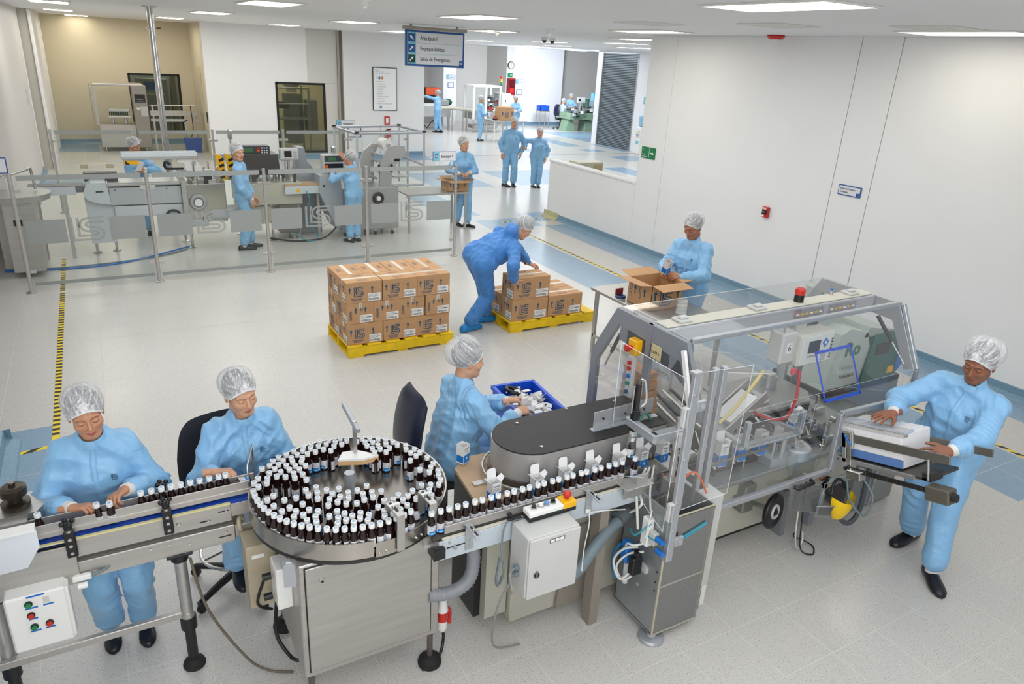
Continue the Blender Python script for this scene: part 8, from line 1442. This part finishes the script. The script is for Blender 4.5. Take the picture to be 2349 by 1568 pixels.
person('man in light blue suit placing a carton into the open box on the packing table', (5.58, 5.68, .90), (5.50, 5.68, 1.56), PI2+.25, head=(PI2+.25, .42, 0), wr=((5.26, 5.52, 1.06), (5.23, 5.66, 1.07)), hands=(('grip', (-.9, .1, .2), (0, .5, -.7)), ('grip', (-.9, -.1, .2), (0, -.5, -.7))), feet=((5.56, 5.56, PI2), (5.6, 5.80, PI2)), H=1.70, fem=False, cap='normal', stout=1.05, seed=6, loose=1.15, skin=SK4, vx=.009, cuffm=SUIT)
person('man in light blue suit loading carton blanks into the magazine at the far right', (4.80, 2.25, .88), (4.715, 2.17, 1.50), PI2+.18, head=(PI2+.1, .30, -.05), wr=((4.30, 1.985, 1.06), (4.29, 2.38, 1.135)), hands=(('flat', (-.9, .35, -.12), (.1, .5, -.85)), ('flat', (-1, .12, -.05), (0, 0, -1))), feet=((4.56, 1.99, PI2+.9), (4.84, 2.33, PI2)), H=1.70, fem=False, skin=SK3, cap='puffy', stout=1.08, seed=7, loose=1.2, lipm=LIPM, elbow=((-.6, -.5, -.5), (.6, -.5, -.4)), vx=.008)
V2 = .014
person('woman in light blue suit reading a leaflet behind the line at the left, behind glass', (.60, 13.65, .86), (.60, 13.62, 1.47), pi-.5, head=(pi+.75, .30, 0), wr=((.68, 13.40, 1.12), (.60, 13.38, 1.10)), hands=(('grip', (-.4, -.6, .2), (0, 0, -1)), ('grip', (.4, -.6, .2), (0, 0, -1))), feet=((.66, 13.62, pi), (.52, 13.62, pi)), H=1.62, seed=8, vx=V2)
person('young man in light blue suit standing behind glass looking back over his shoulder', (1.98, 12.12, .89), (1.955, 12.10, 1.545), -PI2-.3, head=(pi+.45, .05, 0), wr=((2.16, 12.2, .84), (2.10, 11.98, .84)), hands=(('relax', (.3, .2, -.8), None), ('relax', (.1, -.05, -1), (-.6, .6, 0))), feet=((2.06, 12.22, -PI2), (1.93, 12.06, -PI2)), H=1.68, fem=False, cap='normal', seed=9, vx=V2, eyes=True, loose=1.15, skin=SK2)
person('woman in light blue suit pressing keys on the overwrapper panel behind glass', (3.80, 12.12, .82), (3.74, 12.13, 1.42), .55, head=(.75, .0, 0), wr=((3.52, 12.35, 1.15), (3.70, 12.36, 1.40)), hands=(('relax', (-.3, .8, .1), (0, 0, -1)), ('relax', (0, .6, .7), (0, 1, -.3))), feet=((3.70, 12.06, .5), (3.84, 12.10, .3)), H=1.52, seed=10, vx=V2, elbow=((-.8, -.5, -.4), (.8, -.3, -.6)), cap='puffy')
person('woman in light blue suit filling the open box at the end of the glass barrier', (6.16, 12.72, .88), (6.12, 12.64, 1.575), pi-.1, head=(pi+.15, .05, 0), wr=((6.15, 12.44, 1.07), (5.98, 12.50, 1.05)), hands=(('grip', (-.6, -.4, -.1), (0, 0, -1)), ('grip', (.5, -.5, -.1), (0, 0, -1))), feet=((6.22, 12.60, pi+.6), (6.08, 12.78, pi+.2)), H=1.68, seed=11, vx=V2, eyes=True, skin=SK2)
person('tall smiling man in light blue suit walking in the corridor beside a shorter woman', (9.37, 16.6, .93), (9.40, 16.52, 1.60), pi-.35, head=(pi-.45, -.02, 0), wr=((9.62, 16.50, .86), (9.14, 16.60, .84)), hands=(('relax', (0, -.1, -1), (-.6, .5, 0)), ('relax', (-.05, -.1, -1), (.6, .5, 0))), feet=((9.47, 16.55, pi-.3), (9.26, 16.62, pi+.3)), H=1.75, fem=False, seed=12, vx=.016, eyes=True, smile=True, hair=HAIRG, stout=1.1, loose=1.15, skin=SK2)
person('short laughing woman in light blue suit arm in arm with the tall man', (10.02, 16.32, .80), (10.02, 16.25, 1.39), pi-.35, head=(pi-.35, -.02, 0), wr=((10.20, 16.2, .76), (9.70, 16.42, .98)), hands=(('relax', (0, -.1, -1), (-.6, .5, 0)), ('grip', (-.5, .1, .2), (0, -1, 0))), feet=((10.07, 16.28, pi-.3), (9.95, 16.34, pi)), H=1.51, seed=13, vx=.016, eyes=True, smile=True, stout=1.12, loose=1.1, skin=SK2)
V3 = .022
person('worker in light blue suit reaching up to the machine at the far left', (12.95, 29.35, .90), (12.95, 29.45, 1.58), .5, head=(.7, 0, 0), wr=((12.45, 29.75, 1.45), (12.62, 29.85, 1.38)), hands=None, feet=((12.88, 29.38, .4), (13.08, 29.30, .4)), H=1.66, fem=False, seed=14, vx=V3, emblem=False, placket=False, sock=False)
person('worker with glasses in light blue suit holding cartons by the far table', (13.40, 26.30, .88), (13.42, 26.26, 1.56), -PI2-.1, head=(-PI2-.2, .2, 0), wr=((13.62, 26.33, .98), (13.60, 26.16, .97)), hands=(('grip', (.9, 0, 0), (0, 0, -1)), ('grip', (.9, 0, 0), (0, 0, -1))), feet=((13.45, 26.38, -PI2), (13.36, 26.22, -PI2)), H=1.65, fem=False, seed=15, vx=V3, emblem=False, placket=False)
person('woman in light blue suit behind the closed box in the far hall facing this way', (15.9, 27.9, .86), (15.86, 27.85, 1.52), pi-.2, head=(pi+.2, .05, 0), wr=((15.85, 27.6, 1.05), (15.62, 27.65, 1.08)), hands=(('grip', (-.6, -.4, 0), (0, 0, -1)), ('grip', (-.3, -.6, 0), (0, 0, -1))), feet=((15.98, 27.9, pi), (15.82, 27.9, pi)), H=1.60, seed=16, vx=V3, emblem=False, eyes=True, placket=False, stout=1.1)
person('worker in pale coat seated at the green machine in the far hall', (19.97, 30.6, .64), (20.08, 30.58, 1.30), -PI2-.2, head=(-PI2-.3, .3, 0), wr=((20.42, 30.5, .98), (20.40, 30.38, .95)), hands=None, feet=((20.35, 30.62, -PI2, .05), (20.33, 30.42, -PI2, .05)), H=1.64, suit=SUITW, seated=True, knee=(1, 0, .6), seed=17, vx=V3, emblem=False, placket=False, sock=False)
person('worker in light blue suit standing half hidden behind the green machine', (20.9, 31.3, .86), (20.92, 31.2, 1.50), pi-.6, head=(pi+.9, .35, 0), wr=((20.9, 30.95, 1.05), (20.7, 30.95, 1.03)), hands=None, feet=((20.96, 31.3, pi), (20.8, 31.3, pi)), H=1.62, seed=18, vx=V3, emblem=False, placket=False)
lf2 = thing('paper_leaflet', 'white leaflet with green print held by the woman behind the glass', 'leaflet', (.62, 13.30, 1.17)); MB().box((-.04, -.004, -.06), (.04, .004, .10), CB, .001, Matrix.Rotation(.4, 4, 'Y')).build('sheet', None, lf2)
fx = thing('small_cartons', 'stack of white and blue cartons held by the worker at the far table', 'cartons', (13.72, 26.22, 1.0)); MB().cbox((0, 0, 0), (.16, .1, .16), CB, .004).cbox((-.05, -.052, .03), (.05, .004, .1), CBL).build('carton_bundle', None, fx)
fy = thing('small_carton', 'white carton held by the woman behind the closed box in the far hall', 'carton', (15.62, 27.52, 1.08)); MB().cbox((0, 0, 0), (.22, .08, .08), CB, .004, Matrix.Rotation(.3, 4, 'Y')).build('carton_body', None, fy)
